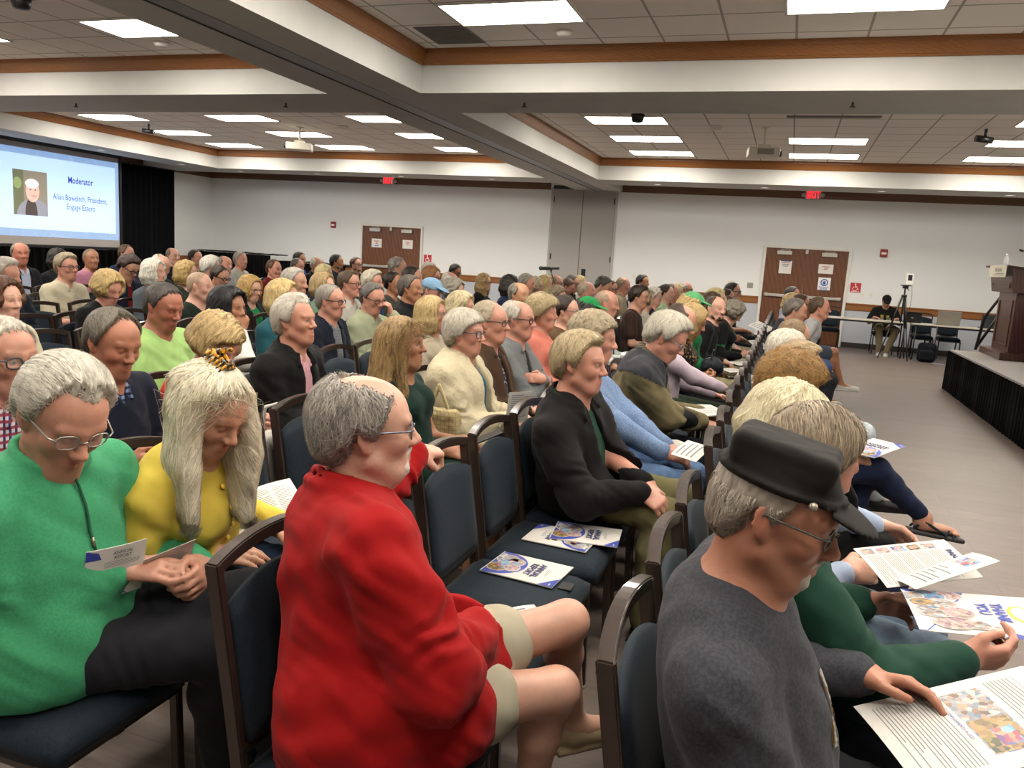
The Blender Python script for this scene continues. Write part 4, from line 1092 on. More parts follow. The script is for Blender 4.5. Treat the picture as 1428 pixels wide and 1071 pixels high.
for x, z, lab in ((-12.02+.02, 1.25, 'white switch plate on far wall left of the far brown doors'), (-3.62, 1.27, 'white switch plate right of the grey partition panel')):
    r = empty('light_switch', (x, YF, z), 0, lab, 'light switch'); obj('plate', BX((-.038, -.006, -.06), (.038, 0, .06)), plain('switch_plate', '#dedbd2', .4, var=0), r, bevel=.003); obj('toggle', BX((-.006, -.016, -.013), (.006, -.005, .013)), plain('switch_toggle', '#b5b1a6', .4, var=0), r)
tag(obj('thermostat', BX((-1.36, YF-.03, 1.19), (-1.22, YF, 1.33)), plain('thermostat_beige', '#d8d4c6', .5, var=0), bevel=.006), 'square beige wall box left of the brown doors near the tripod', 'thermostat')
tag(obj('wall_socket', BX((-.93, YF-.02, 1.18), (-.80, YF, 1.30)), plain('socket_grey', '#8d8b84', .5, var=0), bevel=.004), 'small grey wall box beside the left edge of the nearer brown doors', 'wall box')
# ------------------------------------------------------------------ ceiling fittings
LIT = plain('lit_diffuser', '#f4f2ea', .5, var=0, emit='#fff6e8', estr=11.0); TROF = plain('troffer_frame', '#d8d6d0', .5, var=0)
cols = [(-12.62, 'left column'), (-9.66, 'second column'), (-6.76, 'third column'), (-2.62, 'fourth column'), (.32, 'fifth column'), (3.22, 'right column')]
def light(x, y, lab):
    r = empty('ceiling_light', (x, y, ZC), 0, lab, 'ceiling light', 'recessed ceiling lights')
    if 'fr' not in CACHE:
        bm = bmesh.new()
        for lo, hi in (((-.61, -.32, -.012), (.61, -.295, .004)), ((-.61, .295, -.012), (.61, .32, .004)), ((-.61, -.295, -.012), (-.585, .295, .004)), ((.585, -.295, -.012), (.61, .295, .004))): box(bm, lo, hi)
        o = obj('frame', bm, TROF, r); CACHE['fr'] = o.data
        o = obj('diffuser', BX((-.585, -.295, -.006), (.585, .295, .002)), LIT, r); CACHE['di'] = o.data
    else:
        for n in ('fr', 'di'): mesh_obj('frame' if n == 'fr' else 'diffuser', CACHE[n], None, r)
for x, c in cols:
    for j, y in enumerate((12.36, 14.13, 15.88)):
        if x == .32 and j == 0: continue
        side = 'left far bay' if x < -5 else 'right far bay'
        light(x, y, 'lit ceiling panel, %s, %s from left, %s row past cross beam' % (side, {-12.62: 'first', -9.66: 'second', -6.76: 'third', -2.62: 'first', .32: 'second', 3.22: 'third'}[x], ('first', 'second', 'third')[j]))
    for j, y in enumerate((7.06, 5.30, 3.54, 1.78, .02)):
        side = 'left near bay' if x < -5 else 'right near bay'
        light(x, y, 'lit ceiling panel, %s, %s from left, %s row before cross beam' % (side, {-12.62: 'first', -9.66: 'second', -6.76: 'third', -2.62: 'first', .32: 'second', 3.22: 'third'}[x], ('first', 'second', 'third', 'fourth', 'fifth')[j]))
GREY = plain('grille_grey', '#77736f', .6, var=.02)
def vent(name, x0, y0, x1, y1, lab):
    bm = BX((x0, y0, ZC-.008), (x1, y1, ZC+.002)); k = 14
    for i in range(k):
        y = y0+(y1-y0)*(i+.5)/k; box(bm, (x0+.02, y-.004, ZC-.014), (x1-.02, y+.004, ZC-.007))
    tag(obj(name, bm, GREY), lab, 'vent', 'ceiling vents')
vent('return_grille', -3.76, 7.38, -3.22, 7.97, 'grey return grille set in the near right ceiling bay by crown corner')
vent('linear_diffuser', -.30, 11.95, .92, 12.08, 'long grey slot diffuser in the right far ceiling bay past the cross beam')
def puck(name, x, y, r, h, lab, cat, mat):
    bm = bmesh.new(); lathe(bm, [(.3*r, -h), (.8*r, -h*.9), (r, -h*.4), (r, 0)], 20); tag(obj(name, bm, mat, loc=(x, y, ZC)), lab, cat)
WP_ = plain('white_plastic', '#dcd9d3', .5, var=0); BK = plain('black_plastic', '#141416', .35, var=0)
puck('smoke_detector', -2.30, 7.68, .085, .05, 'white smoke detector on near right ceiling beside the bright panel', 'smoke detector', WP_)
puck('smoke_detector', -7.06, 7.62, .085, .05, 'white smoke detector on near left ceiling below the bright panel', 'smoke detector', WP_)
puck('smoke_detector', -8.04, 13.15, .10, .05, 'white smoke detector right of the left ceiling projector', 'smoke detector', WP_)
puck('smoke_detector', -1.33, 12.85, .12, .06, 'white smoke detector left of the right ceiling projector', 'smoke detector', WP_)
puck('dome_camera', -7.30, 6.05, .09, .10, 'black dome camera at top left of the near left ceiling', 'camera', BK)
puck('dome_camera', -2.36, 11.9, .10, .12, 'black dome camera hanging before the first right far ceiling panel', 'camera', BK)
for x, y, lab in ((2.34, 12.91, 'black bracket camera on right far ceiling before the right panels'), (-12.49, 13.11, 'black bracket camera on left far ceiling between left panels')):
    r = empty('ceiling_camera', (x, y, ZC), 0, lab, 'camera'); bm = bmesh.new(); tube(bm, [(0, 0, 0), (0, 0, -.12)], .02, 8); obj('bracket', bm, BK, r)
    bm = bmesh.new(); tube(bm, [(-.12, -.03, -.13), (.10, .03, -.15)], .045, 12); obj('camera_body', bm, BK, r)
for x in (-9.6, -6.18, -3.03, .39):
    bm = bmesh.new(); tube(bm, [(0, 0, 0), (0, 0, -.03)], .012, 8); lathe(bm, [(.004, -.05), (.03, -.048), (.03, -.044), (.004, -.03)], 12)
    tag(obj('sprinkler', bm, plain('sprinkler_brass', '#5a4a3a', .4, .5, var=0), loc=(x, 8.75, ZB+.001)), {-9.6: 'small sprinkler under the cross beam, leftmost', -6.18: 'small sprinkler under the cross beam left of the long beam', -3.03: 'small sprinkler under the cross beam right of the long beam', .39: 'small sprinkler under the cross beam, rightmost'}[x], 'sprinkler', 'sprinklers on the cross beam')
def projector(x, y, rz, lab):
    r = empty('projector', (x, y, ZC), rz, lab, 'projector', 'ceiling projectors'); PW = plain('projector_white', '#d9d4c6', .45, var=.02)
    bm = bmesh.new(); tube(bm, [(0, 0, 0), (0, 0, -.26)], .022, 10); lathe(bm, [(.07, -.012), (.07, 0)], 16); box(bm, (-.09, -.06, -.29), (.09, .06, -.25)); obj('pole', bm, PW, r)
    bm = BX((-.23, -.17, -.43), (.23, .17, -.30)); o = obj('housing', bm, PW, r, bevel=.015)
    bm = bmesh.new(); tube(bm, [(.23, .07, -.365), (.275, .07, -.365)], .045, 16); obj('lens_barrel', bm, BK, r)
    bm = BX((-.1, -.174, -.41), (.14, -.168, -.325)); obj('grille', bm, plain('projector_grille', '#8f8b82', .6, var=.05), r)
projector(-.60, 12.95, rad(8), 'white projector hanging from the right far ceiling bay'); projector(-9.07, 13.3, rad(205), 'white projector hanging from the left far ceiling bay')
# ------------------------------------------------------------------ projection screen, curtain, draped tables
XS = -15.75; RS = Matrix.Rotation(rad(90), 4, 'Z') @ Matrix.Rotation(rad(90), 4, 'X')
scr = empty('projection_screen', (XS, 13.4, 1.15), 0, 'lit projection screen with a pale blue slide by dark curtain', 'projection screen'); scr_parent = scr
def on(bmx, name, mats, parent=scr, **k): 
    bmesh.ops.translate(bmx, vec=(-XS, -13.4, -1.15), verts=bmx.verts); return obj(name, bmx, mats, parent, **k)
bm = bmesh.new(); Y0, Y1 = 11.0, 15.55
box(bm, (XS-.04, Y1, 1.12), (XS+.03, Y1+.06, 3.36)); box(bm, (XS-.04, Y0-.06, 1.12), (XS+.03, Y0, 3.36)); box(bm, (XS-.04, Y0-.06, 3.30), (XS+.03, Y1+.06, 3.38)); box(bm, (XS-.04, Y0-.06, 1.10), (XS+.03, Y1+.06, 1.16))
on(bm, 'frame', plain('screen_frame', '#0e0f14', .5, var=0), bevel=.005)
def glow(col, s): return plain('projected', col, .8, var=0, emit=col, estr=s*.38)
on(BX((XS-.02, Y0, 1.16), (XS-.004, Y1, 3.30)), 'screen_fabric', plain('screen_fabric', '#a09a96', .8, var=0))
def slide_bg():
    m, nt, b = newmat('projected_border'); co = coords(nt); v = N(nt, 'ShaderNodeTexVoronoi', feature='DISTANCE_TO_EDGE'); v.inputs['Scale'].default_value = 2.6; nt.links.new(co, v.inputs['Vector'])
    c = ramp(nt, v.outputs['Distance'], [(.0, rgb('#b8d2f4')), (.03, rgb('#8fb4e6')), (1, rgb('#86aee4'))])
    nt.links.new(c, b.inputs['Emission Color']); b.inputs['Emission Strength'].default_value = .3; b.inputs["Base Color"].default_value = (.2, .25, .3, 1); return m
bm = BX((XS-.004, Y0, 1.33), (XS, Y1-.02, 3.19)); pic = on(bm, 'slide', slide_bg())
def onp(bmx, name, mats, parent=None, **k):
    bmesh.ops.translate(bmx, vec=(-XS, -13.4, -1.15), verts=bmx.verts); return obj(name, bmx, mats, parent, **k)
onp(BX((XS, Y0, 1.49), (XS+.002, 15.43, 3.06)), 'slide_panel', glow('#b4d2f5', .88), pic)
bm = bmesh.new(); x = XS+.004
for s, z, sz, b_ in (('Moderator', 2.635, .205, .003), ('Alian Bowditch, President,', 2.235, .185, .0), ('Engage Estero', 2.035, .185, .0)):
    text_into(bm, s, sz, Matrix.Translation((x, 14.425, z)) @ RS, 0, font_squash=.76, bold=b_)
onp(bm, 'slide_text', glow('#3446a8', .55), pic)
# portrait on the slide: a plain head and shoulders
bm = bmesh.new(); y0, y1, z0, z1 = 12.71, 13.54, 1.78, 2.73
def sq(a, b, c, d, mi, dx): poly(bm, [(x+dx, a, c), (x+dx, b, c), (x+dx, b, d), (x+dx, a, d)], mi)
def el(cy, cz, ry, rz_, mi, dx, n=24): 
    f = bm.faces.new([bm.verts.new((x+dx, min(max(cy+ry*math.cos(2*PI*i/n), y0), y1), min(max(cz+rz_*math.sin(2*PI*i/n), z0), z1))) for i in range(n)]); f.material_index = mi
sq(y0, y1, z0, z1, 0, 0); sq(y0, y0+.25, z0, z1, 1, .001); el(y0+.10, 2.45, .10, .12, 6, .0014)
el(13.20, 1.78, .42, .36, 3, .002); el(13.13, 1.80, .15, .36, 4, .0025); el(13.17, 2.30, .165, .235, 2, .003); el(13.16, 2.46, .165, .10, 5, .0035); el(13.20, 2.20, .07, .02, 7, .004); el(13.12, 2.33, .02, .012, 4, .004); el(13.24, 2.33, .02, .012, 4, .004)
onp(bm, 'slide_portrait', [glow(c, s) for c, s in (('#8d8577', .6), ('#6f7358', .55), ('#e0a99c', .85), ('#8d8f9c', .6), ('#4d4442', .5), ('#e6dcd6', .95), ('#8fa06a', .6), ('#c98880', .8))], pic)
def pleats(x0, x1, n, amp, z0, z1, axis, at, mat, thick=.01):
    bm = bmesh.new(); rows = []; M = n*8
    for z, fl in ((z0, 1.15), ((z0+z1)/2, 1.0), (z1, .75)):
        r = []
        for i in range(M+1):
            t = i/M; s = x0+(x1-x0)*t; d = amp*fl*(math.sin(t*n*2*PI)+.35*math.sin(t*n*4.3*PI+1))
            r.append(bm.verts.new((at+d, s, z) if axis == 'y' else (s, at+d, z)))
        rows.append(r)
    for a, b in zip(rows, rows[1:]):
        for i in range(M):
            f = bm.faces.new((a[i], a[i+1], b[i+1], b[i])); f.smooth = True
    bmesh.ops.solidify(bm, geom=bm.faces[:], thickness=thick); return bm
NAVY = cloth('#20222c', rough=.8); BLACKC = cloth('#121214', rough=.9)
cu = empty('curtain', (-15.98, 16.75, 0), 0, 'black floor length curtain hanging right of the projection screen', 'curtain')
bm = pleats(15.65, 17.68, 11, .045, .02, 3.26, 'y', -15.98, NAVY); bmesh.ops.translate(bm, vec=(15.98, -16.75, 0), verts=bm.verts); obj('drape', bm, NAVY, cu)
obj('rail', BX((-.03, -1.05, 3.24), (.03, .95, 3.27)), BK, cu)
cu = tag(obj('stage_drape', pleats(10.9, 15.66, 22, .03, .02, 1.085, 'y', -15.74, BLACKC), BLACKC), 'black pleated drape under the projection screen', 'drape')
for i, (xa, xb, h, lab) in enumerate(((-15.6, -13.2, 1.20, 'tall black cloth covered table in the far left corner'), (-13.15, -10.9, 1.06, 'lower black cloth covered table left of the far brown doors'))):
    r = empty('draped_table', ((xa+xb)/2, 18.5, 0), 0, lab, 'table', 'black draped tables'); w = (xb-xa)/2
    bm = bmesh.new(); bmesh.ops.create_grid(bm, x_segments=14, y_segments=5, size=.5); rng = random.Random(i)
    for v in bm.verts: v.co = Vector((v.co.x*2*w, v.co.y*.8, h-.03*abs(v.co.x*2)**3*(1 if i else .2)+rng.uniform(-.012, .012)))
    bmesh.ops.solidify(bm, geom=bm.faces[:], thickness=.02); obj('tabletop', bm, BLACKC, r, smooth=True)
    obj('table_skirt', pleats(-w, w, 16, .02, .02, h-.03, 'x', -.38, BLACKC), BLACKC, r)

# round recessed cans along the soffit; lamps added to brighten far and left walls
def can(x, y, lab, en=11):
    r = empty('can_light', (x, y, ZB-.002), 0, lab, 'ceiling light', 'recessed can lights along the soffit')
    if 'can' not in CACHE:
        bm = bmesh.new(); lathe(bm, [(.085, .002), (.095, -.004), (.085, -.006), (.07, .0)], 20); CACHE['can'] = obj('rim', bm, WP_, r).data
        bm = bmesh.new(); lathe(bm, [(.001, -.001), (.07, -.001)], 20); CACHE['cal'] = obj('lens', bm, plain('can_lens', '#b5b2aa', .4, var=0, emit='#fff3e0', estr=.35), r).data  # faint lens glow added to go with the extra lamps
    else: mesh_obj('rim', CACHE['can'], None, r); mesh_obj('lens', CACHE['cal'], None, r)
    l = bpy.data.lights.new('can_lamp', 'SPOT'); l.energy = en; l.spot_size = rad(178); l.spot_blend = .15; l.shadow_soft_size = .07; l.color = (1, .96, .9); lo = bpy.data.objects.new('can_lamp', l); C.objects.link(lo); lo.parent = r; lo.location = (0, 0, -.02)  # spot lamp added as fill for the wall
for i, x in enumerate((-13.6, -11.3, -9.0, -6.7, -2.9, -.7, 1.5, 3.7)): can(x, 17.35, 'small recessed can light in far soffit, %s from the left' % ('first', 'second', 'third', 'fourth', 'fifth', 'sixth', 'seventh', 'eighth')[i])
for i, y in enumerate((6.5, 8.9, 11.3, 13.7, 16.1)): can(-14.35, y, 'small recessed can light in left soffit, %s from the near end' % ('first', 'second', 'third', 'fourth', 'fifth')[i], 9)
# ------------------------------------------------------------------ chairs
SEATF = cloth('#26333e', 'heather', '#2e3c47', rough=.75); CFR = plain('chair_frame', '#352a25', .3, .35, var=.06, scale=8, coat=.3); GLI = plain('chair_glide', '#b9b2a4', .4, .6, var=0)
def xback(z): return -.185-.075*max(0, (z-.45)/.47)
def make_chair(loc, label, near):
    r = empty('banquet_chair', loc, 0, label, 'chair', 'banquet chairs set out in rows')
    if 'chair' not in CACHE:
        W = .196; P = {}
        bm = bmesh.new()                                    # seat cushion, domed with rounded front corners
        bmesh.ops.create_grid(bm, x_segments=10, y_segments=10, size=.5)
        for v in bm.verts:
            u, w = v.co.x*2, v.co.y*2; d = max(abs(u), abs(w)); edge = max(0, (d-.8)/.2)
            y = v.co.y*.412*(1-.06*max(0, u)**4); v.co = Vector((.035+v.co.x*.44, y, .474-.028*edge**2+.003*(1-u*u)*(1-w*w)))
        bmesh.ops.solidify(bm, geom=bm.faces[:], thickness=.06)
        for v in bm.verts: v.co.z = max(v.co.z, .405)
        P['seat'] = (bm, SEATF, True)
        bm = bmesh.new(); rows = []; ny, nz = 10, 8          # back pad: arched top, curved bottom edge
        for f in (0, 1):
            for j in range(nz+1):
                row = []
                for i in range(ny+1):
                    t = -1+2*i/ny; zt = .845-.035*t*t; zb = .515-.02*(1-t*t); z = zb+(zt-zb)*j/nz
                    e = min(1, 2.2*min(1-abs(t), j/nz, 1-j/nz)+.0); th = .012+.016*math.sqrt(max(e, 0)) if f == 0 else -.008
                    row.append(bm.verts.new((xback(z)+.012+th-.012*(1-t*t), t*(W-.014), z)))
                rows.append(row)
        for f in (0, 1):
            for j in range(nz):
                a, b = rows[f*(nz+1)+j], rows[f*(nz+1)+j+1]
                for i in range(ny): bm.faces.new((a[i], a[i+1], b[i+1], b[i]))
        A_, B_ = rows[:nz+1], rows[nz+1:]
        for j in range(nz):
            for i in (0, ny): bm.faces.new((A_[j][i], A_[j+1][i], B_[j+1][i], B_[j][i]))
        for i in range(ny):
            for j in (0, nz): bm.faces.new((A_[j][i], A_[j][i+1], B_[j][i+1], B_[j][i]))
        P['backrest'] = (bm, SEATF, True)
        bm = bmesh.new()
        def bar(bm, pts, wx, wy, yy=None):
            rings = []
            for (x, y, z), (nx, ny_) in pts: rings.append([bm.verts.new((x+a*nx*wx, y+b*wy, z+a*ny_*wx)) for a, b in ((-1, -1), (1, -1), (1, 1), (-1, 1))])
            for p, q in zip(rings, rings[1:]):
                for k in range(4): bm.faces.new((p[k], p[(k+1) % 4], q[(k+1) % 4], q[k]))
            bm.faces.new(rings[0][::-1]); bm.faces.new(rings[-1])
        for s in (-1, 1): bar(bm, [((xback(z), s*W, z), (1, 0)) for z in (.43, .60, .76, .905)], .017, .011)
        top = []                                            # arched top rail and the curved lower rail
        for zc, arch, hh in ((.890, .026, .016), (.502, -.018, .012)):
            rr = []
            for i in range(13):
                t = -1+2*i/12; z = zc+arch*(1-t*t) if arch > 0 else zc+arch*(1-t*t)
                x = xback(z)-.012*(1-t*t); rr.append([bm.verts.new((x+a*.016, t*(W+.011), z+b*hh)) for a, b in ((-1, -1), (1, -1), (1, 1), (-1, 1))])
            for p, q in zip(rr, rr[1:]):
                for k in range(4): bm.faces.new((p[k], p[(k+1) % 4], q[(k+1) % 4], q[k]))
            bm.faces.new(rr[0][::-1]); bm.faces.new(rr[-1])
        P['back_frame'] = (bm, CFR, False)
        bm = bmesh.new(); box(bm, (-.185, -W-.005, .382), (.24, -W+.018, .408)); box(bm, (-.185, W-.018, .382), (.24, W+.005, .408)); box(bm, (.215, -W-.005, .382), (.243, W+.005, .408)); box(bm, (-.19, -W, .382), (-.165, W, .408))
        P['seat_frame'] = (bm, CFR, False)
        for i, (fx, s) in enumerate(((1, -1), (1, 1), (-1, -1), (-1, 1))):
            bm = bmesh.new()
            if fx > 0: bar(bm, [((.222, s*W, .40), (1, 0)), ((.228, s*W, .2), (1, 0)), ((.236, s*W, .012), (1, 0))], .014, .012)
            else: bar(bm, [((-.178, s*W, .45), (1, 0)), ((-.186, s*W, .36), (1, 0)), ((-.235, s*W, .15), (1, 0)), ((-.285, s*W, .012), (1, 0))], .016, .012)
            P['leg%d' % i] = (bm, CFR, False)
            bm = bmesh.new(); lathe(bm, [(.013, 0), (.016, .004), (.014, .014)], 10); bmesh.ops.translate(bm, vec=((.236 if fx > 0 else -.285), s*W, 0), verts=bm.verts); P['glide%d' % i] = (bm, GLI, True)
        CACHE['chair'] = {}
        for k, (bm, m, sm) in P.items():
            if not sm: 
                bmesh.ops.recalc_face_normals(bm, faces=bm.faces)
                bmesh.ops.bevel(bm, geom=[e for e in bm.edges if len(e.link_faces) == 2 and e.calc_face_angle(0) > rad(50)], offset=.0035, segments=2, affect='EDGES', clamp_overlap=True)
            o = obj(''.join(c for c in k if not c.isdigit()), bm, m, None, smooth=sm); CACHE['chair'][k] = o.data; bpy.data.objects.remove(o)
    legs = {}
    for k, me in CACHE['chair'].items():
        if k.startswith('glide'):
            if near: mesh_obj('glide', me, None, legs[k[-1]])
        else:
            o = mesh_obj(k.rstrip('0123456789'), me, None, r)
            if k.startswith('leg'): legs[k[-1]] = o
    return r
def hipx(k): return .035-.835*k
# ------------------------------------------------------------------ the audience
SK = dict(fair='#dcb29e', mid='#cb9f88', tan='#b98a6e', ruddy='#d2a08c', pale='#e2bfac', deep='#8d6650')
PEOPLE = []
def P(k, y, z, short, label, **d):
    d.update(k=k, y=y, z=z, short=short, label=label); PEOPLE.append(d)
# --- front row (k 0)
def long_locks(spec):
    def f(J, hm):
        out = []
        for pts, r in spec: out.append(([hm(*q) for q in pts], [x*J.hs for x in r]))
        return out
    return f
def button(J, root, sp):
    M = place_local(J)
    bm = bmesh.new(); lathe(bm, [(.001, .003), (.005, .0028), (.0072, .001), (.0076, -.002)], 16)
    bmesh.ops.transform(bm, matrix=M @ Matrix.Translation((.052, -.0835, .058)) @ Matrix.Rotation(rad(62), 4, 'X'), verts=bm.verts)
    capo = [c for c in root.children if c.name.startswith('cap')][0]
    obj('button', bm, plain('pewter', '#8d8778', .35, .8, var=0), capo)
def chest_print(J, root, sp):
    # white and gold embroidered stripes and letters across the chest of the sweatshirt
    top = [c for c in root.children if c.name.startswith('sweater')][0]; R = J.Rc; N0 = J.nb
    vs = np.array([v.co[:] for v in top.data.vertices]); loc = (vs-N0)@R
    def onto(a, b):
        m = (np.abs(loc[:, 1]-a) < .012) & (np.abs(loc[:, 2]-b) < .014); i = np.nonzero(m)[0]
        x = loc[i, 0].max() if len(i) else .12
        return Vector(N0+R@A(x+.0015, a, b))
    bm = bmesh.new()
    def strip(a0, b0, a1, b1, w, mi, n=10):
        pv = None
        for i in range(n+1):
            t = i/n; a, b = a0+(a1-a0)*t, b0+(b1-b0)*t; d = Vector((a1-a0, b1-b0)).normalized()
            p, q = onto(a-d.y*w, b+d.x*w), onto(a+d.y*w, b-d.x*w); p, q = bm.verts.new(p), bm.verts.new(q)
            if pv:
                f = bm.faces.new((pv[0], pv[1], q, p)); f.material_index = mi
            pv = (p, q)
    strip(.02, -.145, .00, -.20, .006, 0); strip(.012, -.143, -.008, -.20, .0025, 2); strip(-.012, -.215, -.028, -.265, .006, 0); strip(-.02, -.213, -.036, -.262, .0025, 2); strip(-.05, -.295, -.065, -.335, .006, 0)
    for cx, cz, r in ((-.002, -.222, .011), (-.004, -.202, .009)):
        pts = [(cx+r*math.cos(a), cz+r*1.2*math.sin(a)) for a in np.linspace(0, 2*PI, 13)]
        for p, q in zip(pts, pts[1:]): strip(p[0], p[1], q[0], q[1], .0016, 2, 1)
    for i in range(5):
        z = -.195-.014*i; strip(-.035, z, -.047, z-.002, .002, 2, 2); strip(-.041, z+.004, -.043, z-.006, .0016, 2, 2)
    for i in range(3): strip(-.085, -.31-.014*i, -.097, -.312-.014*i, .002, 2, 2)
    bmesh.ops.solidify(bm, geom=bm.faces[:], thickness=.001)
    obj('embroidery', bm, [cloth('#dedbd2'), cloth('#15161c'), cloth('#b08a3a')], top)
P(0, 1.44, 1.175, 'the man in black flat topped cap', 'person in black flat topped cap and charcoal sweatshirt reading an open booklet', lod=0, hx=.02, hy=1.36, hsize=.925, head=(-6, 15, 0), down=True, skin='#bd8a72', ruddy=1.0, w=1.1, belly=.5,
  hair=('crop', '#a79c8f', '#75695c', dict(n=5000, slen=.04, t=.011, tone=.25)), beard=('goatee', '#b9ada0'), glasses=('#5c5f5a',), cap=('flat', '#2b2826', .052), fn=lambda J, r, s: (button(J, r, s), chest_print(J, r, s)), stubble=.35, brow=.35,
  top=('sweater', ('#4c4d54', 'heather', '#585960'), {'amp': .006, 'off': .022, 'wr': .006}), bottom=('trousers', '#26282e'),
  hands={'L': dict(w=(.235, 1.70, .755), wf=(.9, -.28, .16), wn=(-.1, .55, .85), curl=[.35, .5, .6, .7], thumb=.2), 'R': dict(w=(.275, 1.40, .675), wf=(.95, .22, -.05), wn=(-.2, -.75, -.5), curl=[.5, .6, .7, .8], thumb=.2)})
P(0, 1.93, 1.125, 'the grey-brown haired man in dark green', 'person with wavy grey brown hair in dark green pullover, just beyond black cap', lod=0, hx=.10, hy=2.0, head=(20, 20, 0), down=True, skin=SK['ruddy'], w=1.12,
  hair=('side', '#93836c', '#5f5344', dict(n=5000, slen=.08, t=.020, lift=.006, flow='side', tone=.28)), top=('zip', '#2a5647', {'amp': .004, 'off': .022}), bottom=('trousers', ('#26303f', 'denim', '#1d2531')), rz=12,
  hands={'R': dict(w=(.46, 1.92, .735), wf=(.85, .25, .12), wn=(.1, -.8, -.4), curl=[.7, .8, .9, 1.0], thumb=.3), 'L': dict(w=(.30, 2.30, .68), wf=(.9, .1, .1), wn=(0, .8, .3), curl=.6)})
P(0, 2.42, 1.13, 'the white haired woman in cream quilted vest', 'person with pale blond bob in cream quilted vest and light blue sleeves', lod=0, female=True, hx=.04, hy=2.38, head=(12, 22, 0), down=True, skin=SK['fair'],
  hair=('bob', '#d8cfae', '#a3956c', dict(n=5200, slen=.11, t=.026, len=.11, tone=.22)), top=('blouse', '#b9c6dd', {'off': .016}), outer=('tee', ('#d9d3b4', 'grid', '#c7c09c'), {'short': .12, 'off': .030, 'collar': 'none'}, 'vest'), bottom=('trousers', ('#8295ab', 'denim', '#a3b3c4')),
  hands={'L': dict(w=(.395, 2.86, .735), wf=(.75, .45, -.3), wn=(-.1, .8, .5), curl=.6), 'R': dict(w=(.255, 2.46, .70), wf=(.8, .45, .05), wn=(0, -.8, .3), curl=.65)})
P(0, 3.22, 1.14, 'the curly brown haired woman', 'person with tousled golden brown curls and pale denim shirt, seen from behind, front row', lod=0, female=True, hx=.05, hy=3.22, head=(25, 12, 0), down=True, skin=SK['mid'],
  hair=('curl', '#a1793f', '#6a4a22', dict(n=4200, slen=.10, wave=1.5, lift=.012, jit=.6, t=.030, tone=.3, wid=.0013)), top=('shirt', ('#8fa5c2', 'denim', '#7590b3')), bottom=('trousers', '#3a4560'), hands='lap')
P(0, 4.32, 1.10, 'the ash blond man in navy capri trousers', 'person with ash blond swept hair, legs crossed in navy capris and sandals, report on lap', lod=1, female=True, hx=.09, hy=4.32, head=(10, 8, 0), skin=SK['mid'], hair=('sweep', '#b09a78', '#7c6a4f', dict(n=1500, slen=.09)), top=('blouse', '#dcdcd8'), bottom=('slim', '#22304f'), shoes=None,
  hands={'R': dict(w=(.40, 4.28, .66), wf=(.85, .45, -.1), wn=(.1, -.3, .9), curl=.7), 'L': dict(w=(.43, 4.40, .65), wf=(.6, -.7, -.1), wn=(.1, .3, .9), curl=.7)}, legs={'L': 'flat', 'R': ((.50, .04, .60), (.76, .16, .36), (.99, .22, .30))}, fn=lambda J, r, s: sandal(J, r))
P(0, 4.98, 1.11, 'the white curly haired woman in black', 'person with fluffy white hair, black sleeves and pale jeans with crossed leg, front row', lod=1, female=True, hx=.03, hy=5.0, head=(20, 5, 0), skin=SK['fair'], hair=('wshort', '#d6cfbe', '#a89f8a', dict(n=900, slen=.06)), top=('sweater', '#18181b'), bottom=('trousers', ('#b9c2c9', 'denim', '#cfd6da')), shoes='#1d1e22', legs='crossR',
  hands={'R': dict(w=(.46, 5.05, .70), wf=(.85, .3, -.1), wn=(.1, -.5, .8), curl=.9), 'L': dict(w=(.46, 5.14, .70), wf=(.85, -.3, -.1), wn=(.1, .5, .8), curl=.9)})
P(0, 5.85, 1.13, 'the balding man in black coat', 'person with thin brown hair and glasses in dark jacket, front row past fluffy white hair', lod=1, hx=.07, hy=5.85, head=(25, 10, 0), skin=SK['mid'], hair=('thin', '#8a7256', '#5f4c38', dict(n=500)), glasses='#1c1c1e', top=('shirt', '#2b303c'), outer=('jacket', '#1c2230'), bottom=('trousers', '#1d2740'), hands='clasp')
P(0, 8.45, 1.20, 'the grey haired man in slate jacket', 'person with short grey hair in slate grey hooded jacket leaning forward, front row', lod=2, head=(0, 10, 0), skin=SK['mid'], hair=('short', '#6f675f', '#4c463f'), top=('shirt', '#4c525c'), outer=('hoodie', '#474c56'), bottom=('trousers', '#2a2d35'), hands='lap')
P(0, 10.35, 1.20, 'the brown haired man with glasses in shorts', 'person with short brown hair and glasses in dark shirt and shorts, front row far end', lod=2, head=(0, 0, 0), skin=SK['tan'], glasses='#1b1b1d', hair=('short', '#5a4432', '#3a2b20'), top=('polo', '#333844'), bottom=('shorts', '#5f6a79'), shoes='#e4e2dc', legs='crossR', hands='lap', hx=.2)
P(0, 9.65, 1.20, 'the man in white sweater leaning forward', 'person with brown hair in pale grey sweater leaning forward, face in profile, front row', lod=1, hx=.36, hy=9.75, head=(0, 0, 0), skin=SK['ruddy'], hair=('recede', '#6a5440', '#47382a', dict(n=400)), top=('sweater', '#c9c9c9'), bottom=('trousers', ('#4c648c', 'denim', '#5c769e')), shoes='#dedcd4', hands='clasp', bend=-.02)
P(0, 11.0, 1.19, 'the blond woman at front row end', 'person with straight blond hair and white top, front row near brown doors', lod=2, female=True, head=(10, 0, 0), skin=SK['fair'], hair=('bob', '#cdb684', '#957f50'), top=('blouse', '#d9dade'), bottom=('trousers', '#2f3440'), hands='lap')
P(0, 13.6, 1.235, 'the grey haired man by the brown doors', 'person with dark grey hair in pale blue shirt farthest along front row by brown doors', lod=2, head=(-15, 0, 0), skin=SK['mid'], hair=('short', '#55504b', '#37332f'), top=('shirt', '#b5c4d8'), bottom=('trousers', '#2f3440'), hands='lap')
